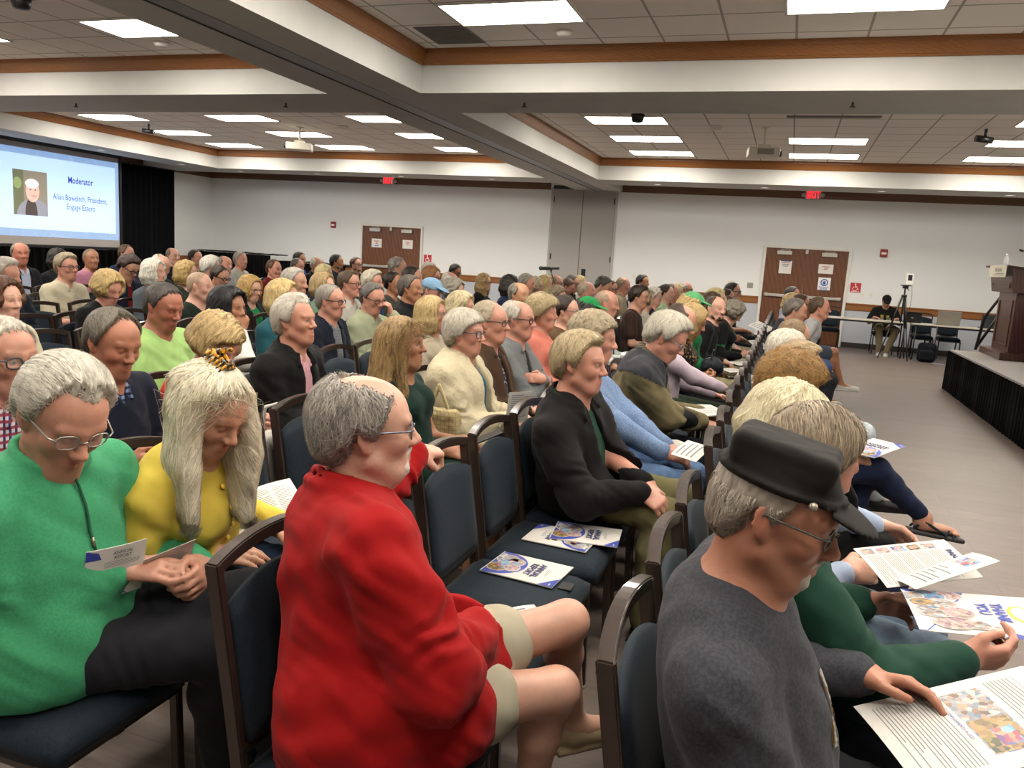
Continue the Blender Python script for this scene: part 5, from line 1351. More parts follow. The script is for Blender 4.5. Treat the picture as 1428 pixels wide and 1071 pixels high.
P(0, 14.2, 1.20, 'the red faced balding man by the doors', 'person with reddish bald head next to the dark grey haired one by brown doors', lod=2, head=(15, 5, 0), skin=SK['ruddy'], hair=('bald', '#6a5240', '#4a3a2c'), top=('polo', '#3a3f4a'), bottom=('trousers', '#2f3440'), hands='lap')
# --- second row (k 1)
P(1, 1.47, 1.195, 'the man in red jacket', 'person in bright red windbreaker with bald crown, white beard and glasses, arm over chair back', lod=0, rz=8, twist=38, hx=-.84, hy=1.50, hsize=.95, legw=.92, shortlen=.58, head=(28, -2, 3), skin='#d9b09c', ruddy=1.1, w=1.18, belly=.7, brow=.15,
  hair=('rim', '#a8a198', '#6b645b', dict(n=6500, slen=.075, t=.016, lift=.005, tone=.3, wave=.35, crown=(.030, .100, .055), jit=.3)), beard=('goatee', '#dcd5cb'), whisker=.75, glasses=('#6d7482',), top=('polo', '#7d7f86'),
  outer=('jacket', '#b4191c', {'off': .032, 'amp': .012, 'fr': 22, 'wr': .012, 'hem': .36, 'loose': 1.5, 'open': (.03, .04)}), bottom=('shorts', '#c4bda9'), shoes='#a8977a',
  hands={'L': dict(w=(-1.00, 2.085, .975), wf=(.28, .93, -.12), wn=(.25, .05, 1), curl=1.25, thumb=1.2, wpole=(-.6, 0, -.8)), 'R': dict(w=(-.60, 1.63, .70), wf=(.25, .95, -.15), wn=(.4, -.2, .85), curl=.6, wpole=(.3, -.9, -.5))},
  legs={'R': dict(w=[(-.42, 1.72, .545), (-.50, 1.80, .085), (-.33, 1.90, .03)]), 'L': dict(w=[(-.44, 1.86, .655), (-.46, 2.10, .245), (-.34, 2.25, .17)])})
P(1, 3.36, 1.155, 'the blond grey man in black jacket', 'person with blond grey side parted hair in black windbreaker and khaki trousers, hands clasped', lod=0, rz=-8, hx=-.80, hy=3.24, head=(2, 0, 0), skin=SK['ruddy'], w=1.05, hair=('side', '#c3b08a', '#7d705a', dict(n=5500, slen=.085, t=.018, tone=.26, lift=.005, flow='down')), top=('polo', '#2f5a48'), outer=('jacket', '#1f1b1d', {'off': .028, 'amp': .008, 'fr': 18}), bottom=('trousers', '#7f7a58'),
  hands={'R': dict(w=(-.47, 3.12, .655), wf=(.85, -.15, -.35), wn=(.25, -.55, .7), curl=.75), 'L': dict(w=(-.47, 3.22, .67), wf=(.8, -.45, -.35), wn=(.2, .3, .85), curl=.7)}, legs={'L': ((.45, .17, .56), (.40, .19, .085), (.60, .22, .03)), 'R': ((.45, -.13, .56), (.40, -.15, .085), (.60, -.16, .03))})
P(1, 3.80, 1.215, 'the curly grey man in blue pullover', 'person with curly grey blond hair in heathered light blue pullover and jeans behind black jacket', lod=1, hx=-.88, hy=3.80, head=(5, 4, 0), skin=SK['ruddy'], w=1.08, hair=('curl', '#a99a7e', '#746850', dict(n=1200, vol=.004, t=.020, slen=.05)), top=('zip', ('#7f97bb', 'heather', '#96abc9'), {'amp': .007}), bottom=('trousers', ('#6f8bb3', 'denim', '#8aa3c4')),
  hands={'R': dict(w=(-.47, 3.74, .68), wf=(.9, .2, -.2), wn=(.1, -.5, .8), curl=.5), 'L': dict(w=(-.47, 3.86, .68), wf=(.9, -.3, -.2), wn=(.1, .5, .8), curl=.5)})
P(1, 4.34, 1.20, 'the white haired man in khaki rain jacket', 'person with thick white hair and glasses in khaki and grey rain jacket reading a booklet', lod=0, hx=-.60, hy=4.36, head=(0, 28, 0), down=True, skin=SK['ruddy'], w=1.05, hair=('thick', '#d3cdbd', '#9a9382', dict(n=4200, slen=.075, t=.022, lift=.007, tone=.2)), glasses=('#8d8f92',), top=('zip', '#25272c'), outer=('hoodie', '#8a8062', {'off': .032, 'amp': .009, 'hem': .3}), bottom=('trousers', ('#1d2433', 'denim', '#161c28')),
  hands={'R': dict(w=(-.38, 4.46, .72), wf=(.9, .25, -.25), wn=(.2, -.3, .9), curl=.35), 'L': dict(w=(-.40, 4.62, .73), wf=(.9, -.25, -.15), wn=(.2, .3, .9), curl=.4)}, fn=lambda J, r, s: yoke(J, r))
P(1, 5.68, 1.20, 'the balding man in pale pink shirt', 'person with balding dark hair in pale pink long sleeved shirt reading dark booklet', lod=1, hx=-.70, hy=5.68, head=(5, 22, 0), skin=SK['ruddy'], hair=('thin', '#4a3a2e', '#33281f', dict(n=500, crown=(.02, .06, .085))), top=('shirt', '#cfc0cb'), bottom=('trousers', '#3a4a38'),
  hands={'R': dict(w=(-.34, 5.75, .72), wf=(.9, .25, -.2), wn=(.2, -.4, .8), curl=.4), 'L': dict(w=(-.42, 5.9, .66), wf=(.9, -.25, -.2), wn=(.2, .4, .8), curl=.5)})
P(1, 6.30, 1.175, 'the blond woman in leopard print', 'person with wavy blond hair in leopard print blouse looking down at phone', lod=1, female=True, hx=-.68, hy=6.30, head=(5, 22, 0), skin=SK['tan'], hair=('wavy', '#b59a66', '#7d6740', dict(n=900)), top=('blouse', ('#a68a5c', 'leopard', '#1d1712')), bottom=('slim', '#1c1f26'), hands='read')
P(1, 7.2, 1.245, 'the person in green cap and green sweater', 'person in light green cap and green sweater with dark handbag on lap, beside leopard print', lod=1, female=True, hx=-.80, hy=7.25, head=(0, 12, 0), skin=SK['tan'], hair=('bobs', '#b59a66', '#7d6740', dict(n=300)), cap=('ball', '#6fb583'), top=('sweater', '#1f7a4c'), bottom=('trousers', '#b3aa8c'), hands='lap')
P(1, 8.02, 1.20, 'the bearded man in black polo', 'person with shaved head and dark full beard in black long sleeved shirt facing camera', lod=1, hx=-.66, hy=8.05, head=(-42, 0, 0), skin=SK['fair'], w=1.08, hair=('crop', '#4b3a2e', '#33271f', dict(n=0, t=.003, line='recede')), beard=('full', '#3a2a20'), top=('shirt', '#17171a', {'amp': .004}), bottom=('trousers', '#8a8266'), hands='lap', brow=.75)
P(1, 8.5, 1.13, 'the grey haired woman reading', 'person with grey bob and black jacket bent over a paper, past the bearded man', lod=2, female=True, head=(0, 40, 0), hx=-.5, skin=SK['fair'], hair=('bobs', '#7d7568', '#57503f'), top=('tee', '#2f8a55'), outer=('cardigan', '#17181b'), bottom=('trousers', '#24262c'), hands='read')
P(1, 8.95, 1.20, 'the brunette in white top', 'person with brown hair, white top and bare legs behind the bearded man', lod=2, female=True, head=(0, 0, 0), skin=SK['tan'], hair=('bob', '#4d3a2b', '#33261b'), top=('tee', '#dcd9d2'), bottom=('skirt', '#c9c4b8'), hands='lap')
P(1, 9.4, 1.24, 'the pale blond head behind beard', 'person with pale blond hair partly hidden behind the bearded man', lod=2, female=True, head=(0, 0, 0), skin=SK['fair'], hair=('bob', '#c9b888', '#95835a'), top=('blouse', '#8a8d96'), bottom=('trousers', '#2f3440'), hands='lap')
P(1, 9.85, 1.15, 'the bald man behind the brunette', 'person with bald head and white shirt partly hidden behind brunette', lod=2, head=(0, 0, 0), skin=SK['ruddy'], hair=('bald', '#8a7a68', '#5f5346'), top=('shirt', '#c9ccd2'), bottom=('trousers', '#2f3440'), hands='lap')
P(1, 10.4, 1.10, 'the reader in cream jacket', 'person in cream jacket leaning over white papers beside brown doors', lod=2, female=True, head=(0, 35, 0), skin=SK['tan'], hair=('short', '#5a4738', '#3f3126'), top=('blouse', '#d9d0b8'), outer=('cardigan', '#cfc6ae'), bottom=('trousers', '#b8af98'), hands='read')
P(1, 11.0, 1.20, 'the dark haired man in profile', 'person with dark brown hair in profile before the left door leaf', lod=2, head=(0, 0, 0), skin=SK['tan'], hair=('short', '#3d2d22', '#291e16'), top=('shirt', '#c9c0b0'), bottom=('trousers', '#2f3440'), hands='lap')
P(1, 12.1, 1.27, 'the man with black glasses', 'person with black hair and black glasses farthest in second row by door frame', lod=2, head=(-10, 0, 0), skin=SK['mid'], hair=('short', '#1d1a18', '#121110'), glasses='#111111', top=('polo', '#2b2c30'), bottom=('trousers', '#2f3440'), hands='lap')
# --- third row (k 2)
P(2, 1.36, 1.17,  'the white haired man in green quarter zip', 'person with swept back white hair and glasses in mint green quarter zip sweater reading booklet', lod=0, hx=-1.52, hy=1.33, head=(-16, 30, -4), down=True, skin='#d2a28c', ruddy=1.0, w=1.12, belly=.6, brow=.12,
  hair=('sweep', '#d6d0c2', '#a19a8a', dict(n=7000, slen=.11, t=.016, lift=.004, tone=.17, flow='back', line='recede', jit=.10, wave=.12, quiff=False)), glasses=('#a3a19b',), top=('zip', ('#5fb98c', 'heather', '#58b083'), {'amp': .008, 'fr': 20, 'off': .026, 'wr': .008, 'hem': .12}), bottom=('trousers', '#35363c'), shoes='#6d7076', legs=None,
  hands={'R': dict(w=(-1.455, 1.415, .765), wf=(.80, .58, -.05), wn=(.15, -.35, .9), curl=.35, thumb=.2), 'L': dict(w=(-1.37, 1.60, .72), wf=(.62, -.74, -.05), wn=(.75, .5, .25), curl=[.75, .85, .95, 1.0], thumb=.2)}, fn=lambda J, r, s: (zip_pull(J, r), sock(J, r)))
P(2, 1.84, 1.135, 'the blond woman in yellow cardigan', 'person with long silver blond hair and tortoiseshell clip in yellow cardigan reading open booklet', lod=0, female=True, hx=-1.42, hy=1.70, head=(-8, 30, 0), down=True, skin='#d2a68c', hair=None, top=('shirt', '#e4cf62', {'collar': 'crew', 'amp': .006, 'off': .018}, 'cardigan'), bottom=('trousers', ('#2c3c55', 'denim', '#3c5070')), legs={'L': ((.43, .17, .545), (.33, .17, .085), (.52, .18, .03)), 'R': ((.42, -.02, .545), (.30, -.02, .085), (.49, -.02, .03))},
  hands={'R': dict(w=(-1.45, 1.72, .695), wf=(.75, .66, -.1), wn=(.2, -.2, .95), curl=.25, thumb=.1), 'L': dict(w=(-1.40, 2.02, .69), wf=(.9, -.3, -.1), wn=(.2, .3, .9), curl=.3)}, fn=lambda J, r, s: (yellow_hair(J, r), cardigan_buttons(J, r)))
P(2, 3.32, 1.155, 'the woman with very long hair', 'person with very long straight highlighted brown hair in dark green dress seated behind red jacket', lod=0, female=True, hx=-1.66, hy=3.28, head=(4, -4, 0), skin=SK['tan'], hair=None, top=('tee', '#1d4038', {'short': .45}), bottom=('skirt', '#1d4038'), hands={'R': dict(w=(-1.38, 3.22, .68), wf=(.9, .3, -.1), wn=(.2, -.6, .7), curl=.5), 'L': dict(w=(-1.36, 3.42, .68), wf=(.9, -.4, -.1), wn=(.2, .6, .7), curl=.5)}, fn=lambda J, r, s: long_hair(J, r))
P(2, 3.98, 1.16, 'the woman in cream fleece', 'person with short white hair and glasses in fluffy cream fleece jacket holding a paper', lod=0, female=True, hx=-1.63, hy=3.96, w=1.15, head=(0, 0, 0), skin=SK['ruddy'], glasses='#3f4347', hair=('wshort', '#d8d0c0', '#aca391', dict(n=3600, slen=.05, wave=.9, lift=.006, t=.020, tone=.2)), top=('tee', '#2b7d96'), outer=('fleece', ('#d9cfb4', 'fleece'), {'off': .042}), bottom=('trousers', '#1f2024'),
  hands={'R': dict(w=(-1.33, 3.92, .70), wf=(.9, .35, -.05), wn=(.1, -.6, .7), curl=.6), 'L': dict(w=(-1.33, 4.06, .70), wf=(.9, -.35, -.05), wn=(.1, .6, .7), curl=.6)})
P(2, 4.44, 1.19, 'the man in brown jacket', 'person with thin white hair and glasses in brown work jacket over patterned shirt', lod=1, hx=-1.66, hy=4.42, head=(2, 0, 0), skin=SK['ruddy'], glasses='#3a3a3c', hair=('thin', '#b5a892', '#8a7d68', dict(n=900, slen=.06)), top=('shirt', ('#d8d8d6', 'print', '#3d424c')), outer=('jacket', '#594332', {'off': .03, 'amp': .009, 'fr': 18}), bottom=('trousers', '#3f3d34'), hands='lap')
P(2, 4.90, 1.18, 'the man in grey and black jacket', 'person with bald crown, white fringe and black glasses in grey and black jacket', lod=1, hx=-1.64, hy=4.88, head=(2, 0, 0), skin=SK['ruddy'], glasses='#1b1b1d', hair=('rim', '#c3bcb0', '#938b7d', dict(n=600, slen=.04)), top=('polo', '#2c2e33'), outer=('jacket', '#85888a'), bottom=('trousers', '#26282e'), hands='cross')
P(2, 5.48, 1.195, 'the curly blond woman in salmon shirt', 'person with curly ash blond hair in salmon pink button shirt, seen side on', lod=1, female=True, hx=-1.66, hy=5.48, head=(5, 0, 0), skin=SK['ruddy'], hair=('curl', '#b8a57e', '#7f6f4d', dict(n=1500, slen=.07, t=.034, vol=.012, lift=.01)), top=('sshirt', '#d98c7c', {'long': True, 'collar': 'shirt', 'amp': .007, 'off': .02}), bottom=('trousers', '#2c3140'), hands='lap')
P(2, 6.05, 1.185, 'the dark haired woman in brown', 'person with dark hair tied back and glasses in brown top, right of curly blond', lod=1, female=True, hx=-1.64, hy=6.05, head=(2, 2, 0), skin=SK['fair'], glasses='#6a6a6a', hair=('bun', '#33251d', '#211812', dict(n=500)), top=('sweater', '#71573f'), bottom=('trousers', '#2c3140'), hands='lap')
P(2, 6.72, 1.155, 'the person in bright green cap', 'person in bright green baseball cap with dark hair and teal print top', lod=1, female=True, hx=-1.62, hy=6.70, head=(0, 8, 0), skin=SK['tan'], hair=('bobs', '#1f1a17', '#151210', dict(n=300)), cap=('ball', '#2f9a5c'), top=('tee', ('#5cb7ae', 'print', '#d7e9df')), bottom=('trousers', '#2c3140'), hands='lap')
P(2, 7.38, 1.20, 'the bald man in white and navy pullover', 'person with shaved head in white pullover with navy collar, right of green cap', lod=1, hx=-1.60, hy=7.36, w=1.06, head=(5, 5, 0), skin=SK['ruddy'], hair=('bald', '#a08872', '#7a6654', dict(n=0, t=.004)), top=('polo', '#2b3a63'), outer=('zip', '#d3dbd4', {'open': (.0, .04)}), bottom=('trousers', '#2c3140'), hands='lap')
P(2, 9.0, 1.215, 'the young man in brown tee', 'person with short dark brown hair in chocolate brown tee shirt, in profile', lod=2, head=(0, 5, 0), skin=SK['mid'], hair=('thick', '#33241b', '#221811'), top=('tee', '#4a352d'), bottom=('trousers', '#26282e'), hands='lap')
P(2, 9.6, 1.14, 'the small woman beside brown tee', 'person with grey brown hair half hidden right of brown tee shirt', lod=2, female=True, head=(0, 0, 0), skin=SK['fair'], hair=('bobs', '#8a7a64', '#5f5342'), top=('blouse', '#cfcac0'), bottom=('trousers', '#26282e'), hands='lap')
P(2, 10.15, 1.165, 'the white haired woman in navy', 'person with short white hair and glasses in navy jacket, past brown tee shirt', lod=2, female=True, head=(0, 0, 0), skin=SK['fair'], glasses='#8a8a8a', hair=('wshort', '#d9d2c4', '#a9a192'), top=('blouse', '#2a3248'), outer=('cardigan', '#20283c'), bottom=('trousers', '#26282e'), hands='lap')
P(2, 11.2, 1.205, 'the brunette in green print', 'person with brown hair tied up in sleeveless green print top', lod=2, female=True, head=(0, 0, 0), skin=SK['fair'], hair=('bun', '#3f2d22', '#2b1e16'), top=('tee', ('#6fae84', 'print', '#c7dcb8')), bottom=('trousers', '#26282e'), hands='lap')
P(2, 11.75, 1.195, 'the red faced man past the green print', 'person with thin hair and red face behind woman in green print top', lod=2, head=(0, 0, 0), skin=SK['ruddy'], hair=('thin', '#8d7d6a', '#655848'), top=('shirt', '#8a5a54'), bottom=('trousers', '#26282e'), hands='lap')
P(2, 12.3, 1.18, 'the small blond head', 'person with pale blond short hair behind the red faced one in third row', lod=2, female=True, head=(10, 0, 0), skin=SK['fair'], hair=('bobs', '#d8c79a', '#a5935f'), top=('blouse', '#3f6a52'), bottom=('trousers', '#26282e'), hands='lap')
P(2, 13.4, 1.215, 'the bald man with glasses at far end', 'person with bald head and glasses in dark jacket standing out against wall in third row', lod=2, head=(-5, 0, 0), skin=SK['ruddy'], glasses='#2a2a2a', hair=('rim', '#c9c0b4', '#968c7e'), top=('shirt', '#33415e'), outer=('jacket', '#2a3040'), bottom=('trousers', '#26282e'), hands='lap')
# --- fourth row (k 3)
P(3, 1.90, 1.155, 'the man in pink checked shirt', 'person with white stubble and dark glasses in pink checked shirt at left edge', lod=0, hx=-2.42, hy=1.90, head=(-4, 6, 0), skin=SK['ruddy'], w=.94, glasses='#3a3d40', hair=('short', '#cfc8ba', '#9a9284', dict(n=2500, slen=.04)), beard=('chin', '#d8d2c6'), stubble=.3, top=('shirt', ('#dcd0d6', 'plaid', '#a8566a', '#3a4a7a')), bottom=('trousers', '#2c3140'), hands='lap')
P(3, 2.36, 1.165, 'the man in navy sweater', 'person with short grey brown hair in navy sweater over checked collar looking down', lod=0, hx=-2.40, hy=2.33, head=(-8, 15, -3), down=True, skin='#bf8a72', ruddy=1.1, w=1.06, brow=.35, hair=('short', '#7d7568', '#565046', dict(n=5200, slen=.05, t=.013, tone=.25, flow='fwd', line='recede')), top=('shirt', ('#8fa0bf', 'plaid', '#2c3552', '#4f618f')), outer=('vsweater', '#20263c', {'vneck': .075}, 'sweater'), bottom=('trousers', '#2c3140'), hands='read')
P(3, 2.90, 1.125, 'the blond woman in orange', 'person with short layered blond hair in orange top looking down behind yellow cardigan', lod=0, female=True, hx=-2.36, hy=2.86, head=(-6, 32, 0), down=True, skin=SK['ruddy'], hair=('bobs', '#c7ab78', '#7f6843', dict(n=4500, slen=.10, t=.028, len=.055, tone=.28, flow='side', line='fringe')), top=('blouse', '#d1452f'), bottom=('trousers', '#c9c4b8'), hands='read')
P(3, 3.56, 1.18, 'the white haired man in pink striped shirt', 'person with wispy white hair in black jacket over pink striped shirt gazing right', lod=0, hx=-2.42, hy=3.54, head=(0, -6, 0), skin='#cd9c86', w=1.04, brow=.1, hair=('sweep', '#dcd6c9', '#b3aa9a', dict(n=4500, slen=.08, t=.015, wave=.6, tone=.16, line='recede', lift=.007, quiff=False)), top=('shirt', ('#e3a9b6', 'stripe', '#f0d3da')), outer=('jacket', '#1c1b1d', {'off': .028, 'open': (.035, .05)}), bottom=('trousers', '#23252b'), hands='lap')
P(3, 5.32, 1.13, 'the blond woman in beige sweater', 'person with straight blond hair and glasses in beige sweater behind cream fleece', lod=1, female=True, hx=-2.45, hy=5.30, head=(5, -2, 0), skin=SK['ruddy'], glasses='#6a6a68', hair=('bob', '#c3aa76', '#8a7448', dict(n=1300, slen=.12, len=.15)), top=('sweater', '#c4baa6'), bottom=('trousers', '#2c3140'), hands='lap')
P(3, 5.88, 1.15, 'the short grey blond woman', 'person with chin length grey blond hair half hidden behind cream fleece woman', lod=1, female=True, hx=-2.46, hy=5.88, head=(0, 0, 0), skin=SK['ruddy'], hair=('bobs', '#c2b48e', '#8c7f5e', dict(n=700)), top=('blouse', '#3f6f86'), bottom=('trousers', '#2c3140'), hands='lap')
P(3, 7.25, 1.215, 'the bald man in green shirt', 'person with bald head in green shirt looking toward stage, right of woman in black', lod=2, head=(-20, 0, 0), skin='#cfa383', hair=('bald', '#8a8378', '#5c564d'), top=('polo', '#2f8f58'), bottom=('trousers', '#2c3140'), hands='lap')
P(3, 8.6, 1.14, 'the short haired woman with glasses', 'person with short brown grey hair and glasses behind the green cap', lod=2, female=True, head=(0, 0, 0), skin=SK['fair'], glasses='#6a6a6a', hair=('wshort', '#7f6e58', '#55493a'), top=('tee', '#4a8fb0'), bottom=('trousers', '#2c3140'), hands='lap')
P(3, 9.95, 1.19, 'the bald man in navy jacket', 'person with bald head and grey fringe in navy jacket behind the green cap', lod=2, head=(0, 0, 0), skin=SK['ruddy'], hair=('rim', '#b5a892', '#8a7d68'), top=('polo', '#3a4870'), outer=('jacket', '#28365a'), bottom=('trousers', '#2c3140'), hands='lap')
P(3, 10.6, 1.26, 'the grey man in pale blue shirt', 'person with dark grey hair in pale blue shirt bowed forward near the partition', lod=2, head=(0, 28, 0), skin=SK['mid'], hair=('short', '#4f4a46', '#35312e'), top=('shirt', '#b9c6de'), bottom=('trousers', '#2c3140'), hands='lap')
P(3, 11.3, 1.20, 'the man with glasses in white shirt', 'person with brown hair and glasses in white shirt left of brown tee shirt', lod=2, head=(0, 5, 0), skin=SK['ruddy'], glasses='#2a2a2a', hair=('short', '#5a4636', '#3d2f25'), top=('shirt', '#d6d6da'), bottom=('trousers', '#2c3140'), hands='lap')
P(3, 12.3, 1.24, 'the bald man in khaki shirt', 'person with pink bald head in khaki shirt behind brown tee shirt', lod=2, head=(0, 0, 0), skin=SK['ruddy'], hair=('bald', '#a08872', '#7a6654'), top=('polo', '#b8ac92'), bottom=('trousers', '#2c3140'), hands='lap')
P(3, 14.0, 1.27, 'the dark haired man against the wall', 'person with black hair in dark jacket farthest against the wall, above brown tee shirt', lod=2, head=(-15, 0, 0), skin=SK['tan'], hair=('short', '#1f1b19', '#141211'), top=('polo', '#33423c'), outer=('jacket', '#26302c'), bottom=('trousers', '#2c3140'), hands='lap')
# --- fifth row (k 4)
P(4, 3.55, 1.19, 'the man in lime tee shirt', 'person with short dark grey hair in lime green tee shirt looking down', lod=0, hx=-3.26, hy=3.52, head=(-4, 16, 0), down=True, skin='#b9806a', ruddy=1.2, w=1.15, hair=('crop', '#5a5450', '#3a3633', dict(n=3500, slen=.035, t=.011, flow='fwd')), top=('tee', '#b9dc93', {'off': .016, 'amp': .006}), bottom=('trousers', '#2c3140'), hands='read', stubble=.4)
P(4, 4.08, 1.16, 'the black haired woman in white', 'person with sleek black bob in white blouse with hand near chin', lod=1, female=True, hx=-3.26, hy=4.06, head=(2, 0, 0), skin=SK['tan'], hair=('bob', '#17151a', '#0c0b0e', dict(n=1200, len=.12, t=.03, slen=.11)), top=('blouse', '#d7d7d4'), bottom=('trousers', '#2c3140'), brow=.75, hands={'L': HP['lap']['L'], 'R': dict(at=(.14, -.02, 1.0), f=(.1, .3, 1), n=(1, -.2, .2), curl=.9, pole=(.2, -.8, -.8))})
P(4, 4.66, 1.20, 'the blond woman with hair clip', 'person with straight blond hair held by a dark clip, teal top, behind pink striped shirt', lod=1, female=True, hx=-3.28, hy=4.66, head=(10, -2, 0), skin=SK['ruddy'], hair=('bob', '#cfb67e', '#94793f', dict(n=1300, slen=.12, len=.13)), top=('blouse', '#2f6672'), bottom=('trousers', '#2c3140'), hands='lap')
P(4, 5.25, 1.165, 'the man in navy blazer with glasses', 'person with cropped grey hair and black glasses in navy jacket over grey checked shirt', lod=1, hx=-3.26, hy=5.22, head=(5, 2, 0), skin=SK['ruddy'], w=1.06, glasses='#1b1b1d', hair=('crop', '#a39b90', '#756e65', dict(n=900)), top=('shirt', ('#8d8f94', 'grid', '#6d7076')), outer=('blazer', '#1d2638'), bottom=('trousers', '#23262e'), hands='lap')
P(4, 5.88, 1.165, 'the man in pale sage jacket', 'person with grey hair and glasses low on nose in pale sage jacket, hand at face', lod=1, hx=-3.26, hy=5.86, head=(-18, 12, 0), skin=SK['ruddy'], glasses='#2a2a2c', hair=('short', '#6f6a65', '#4a4642', dict(n=900)), top=('shirt', '#a9ae98'), outer=('jacket', '#b1b69c'), bottom=('trousers', '#2c3140'), hands={'R': HP['lap']['R'], 'L': dict(at=(.19, .05, 1.02), f=(-.1, -.4, 1), n=(1, .2, .2), curl=.9, pole=(.2, .8, -.8))})
P(4, 6.62, 1.23, 'the man in black quarter zip', 'person with short grey hair in black quarter zip sweater gazing right, left of blue cap', lod=1, hx=-3.28, hy=6.60, head=(5, -2, 0), skin=SK['tan'], hair=('short', '#6a625a', '#443e39', dict(n=800)), top=('zip', '#232427'), bottom=('trousers', '#2c3140'), hands='lap')
P(4, 7.08, 1.195, 'the person in light blue cap', 'person in faded light blue baseball cap and bright blue jacket', lod=1, hx=-3.28, hy=7.05, head=(0, 15, 0), skin=SK['ruddy'], hair=('crop', '#8a8278', '#5f594f', dict(n=300)), cap=('ball', ('#8fb3d0', 'denim', '#a3c3dc')), top=('polo', '#c9bfa2'), outer=('jacket', '#2257b4'), bottom=('trousers', '#2c3140'), hands='lap')
P(4, 7.55, 1.19, 'the grey waved woman', 'person with grey wavy short hair behind the light blue cap', lod=2, female=True, head=(0, 10, 0), skin=SK['fair'], hair=('bobs', '#8a8478', '#5f5a4f'), top=('blouse', '#55606e'), bottom=('trousers', '#2c3140'), hands='lap')
P(4, 9.35, 1.225, 'the dark curly head', 'person with dark wavy hair in navy, right of blond woman in black', lod=2, female=True, head=(35, 0, 0), skin=SK['mid'], hair=('wavy', '#2a2320', '#1a1614'), top=('blouse', '#2f3a5a'), bottom=('trousers', '#2c3140'), hands='lap')
P(4, 9.95, 1.24, 'the grey haired man in olive', 'person with grey hair in green olive jacket behind bald man in green', lod=2, head=(0, 8, 0), skin=SK['ruddy'], hair=('short', '#a19a90', '#716b62'), top=('polo', '#c3c6b8'), outer=('jacket', '#4a5242'), bottom=('trousers', '#2c3140'), hands='lap')
P(4, 10.4, 1.185, 'the blond woman with glasses by olive', 'person with grey blond hair and glasses in olive cardigan, next to the grey man', lod=2, female=True, head=(0, 0, 0), skin=SK['fair'], glasses='#5a5a5a', hair=('bobs', '#b5a888', '#85795c'), top=('blouse', '#5f5a36'), bottom=('trousers', '#2c3140'), hands='lap')
P(4, 10.85, 1.22, 'the long blond woman by olive', 'person with long straight blond hair in denim blue, middle of the far group', lod=2, female=True, head=(5, 0, 0), skin=SK['fair'], hair=('longb', '#c9b078', '#957c48'), top=('blouse', '#4f6a86'), bottom=('trousers', '#2c3140'), hands='lap')
P(4, 11.4, 1.225, 'the balding man in grey blazer', 'person with balding head and glasses in grey blazer beside the long blond hair', lod=2, head=(-5, 0, 0), skin=SK['ruddy'], glasses='#2a2a2a', hair=('rim', '#9a8c7a', '#6a5f52'), top=('shirt', '#b9bcc4'), outer=('blazer', '#4a4e52'), bottom=('trousers', '#2c3140'), hands='lap')
P(4, 11.85, 1.15, 'the man in maroon looking down', 'person with brown hair in maroon shirt looking down before the microphone stand', lod=2, head=(5, 30, 0), skin=SK['ruddy'], hair=('short', '#59422f', '#3c2c1f'), top=('shirt', '#4a2a32'), bottom=('trousers', '#2c3140'), hands='read')
P(4, 12.3, 1.215, 'the grey man with glasses in black', 'person with dark grey hair and glasses in black jacket right of the microphone stand', lod=2, head=(0, 5, 0), skin=SK['ruddy'], glasses='#1b1b1d', hair=('short', '#5f5a55', '#423e3a'), top=('polo', '#2a2b30'), outer=('jacket', '#1d1e22'), bottom=('trousers', '#2c3140'), hands='lap')
P(4, 12.85, 1.20, 'the blond head behind blazer', 'person with blond hair partly hidden behind the microphone stand', lod=2, female=True, head=(0, 0, 0), skin=SK['fair'], hair=('bob', '#cdb684', '#957f50'), top=('blouse', '#c9c4b8'), bottom=('trousers', '#2c3140'), hands='lap')
# --- sixth row (k 5)
P(5, 3.24, 1.17, 'the brunette in cream blazer', 'person with short chestnut hair in cream blazer over green checked top at left edge', lod=1, female=True, hx=-4.1, hy=3.22, head=(5, 0, 0), skin=SK['fair'], hair=('bobs', '#5f3f2b', '#3d281b', dict(n=900, len=.04)), top=('tee', ('#2f9a66', 'grid', '#d8e8dc')), outer=('blazer', '#d8ceb4'), bottom=('trousers', '#2c3140'), hands='lap')
P(5, 6.0, 1.235, 'the silver haired man in brown', 'person with thick silver hair in brown jacket over blue collar, looking right', lod=1, hx=-4.1, hy=5.98, head=(8, 0, 0), skin=SK['mid'], hair=('short', '#c2bcb2', '#8f8980', dict(n=800, t=.016)), top=('shirt', '#4f7fa8'), outer=('jacket', '#4a3a2c'), bottom=('trousers', '#2c3140'), hands='lap')
P(5, 6.46, 1.195, 'the light brown haired woman in sage', 'person with light brown shoulder hair in sage top looking right beside silver haired man', lod=1, female=True, hx=-4.1, hy=6.44, head=(2, -4, 0), skin=SK['fair'], hair=('bob', '#b59c6e', '#836c44', dict(n=700, len=.11)), top=('blouse', '#7f9a86'), bottom=('trousers', '#2c3140'), hands='lap')
P(5, 6.92, 1.215, 'the man in white polo', 'person with brown hair and glasses in white polo, hand at chin', lod=1, hx=-4.1, hy=6.9, head=(8, 0, 0), skin=SK['ruddy'], glasses='#2a2a2c', hair=('short', '#5f4e40', '#42362c', dict(n=600)), top=('polo', '#d6d3ca'), bottom=('trousers', '#2c3140'), hands={'R': HP['lap']['R'], 'L': dict(at=(.17, .05, 1.0), f=(-.1, -.4, 1), n=(1, .2, .2), curl=.9, pole=(.3, .8, -.8))})
P(5, 7.38, 1.215, 'the white haired man mid crowd', 'person with fluffy white hair and dark blue shirt behind the sage jacket', lod=2, head=(5, 0, 0), skin=SK['ruddy'], hair=('thick', '#cfc6b2', '#9c947f'), top=('shirt', '#37517a'), bottom=('trousers', '#2c3140'), hands='lap')
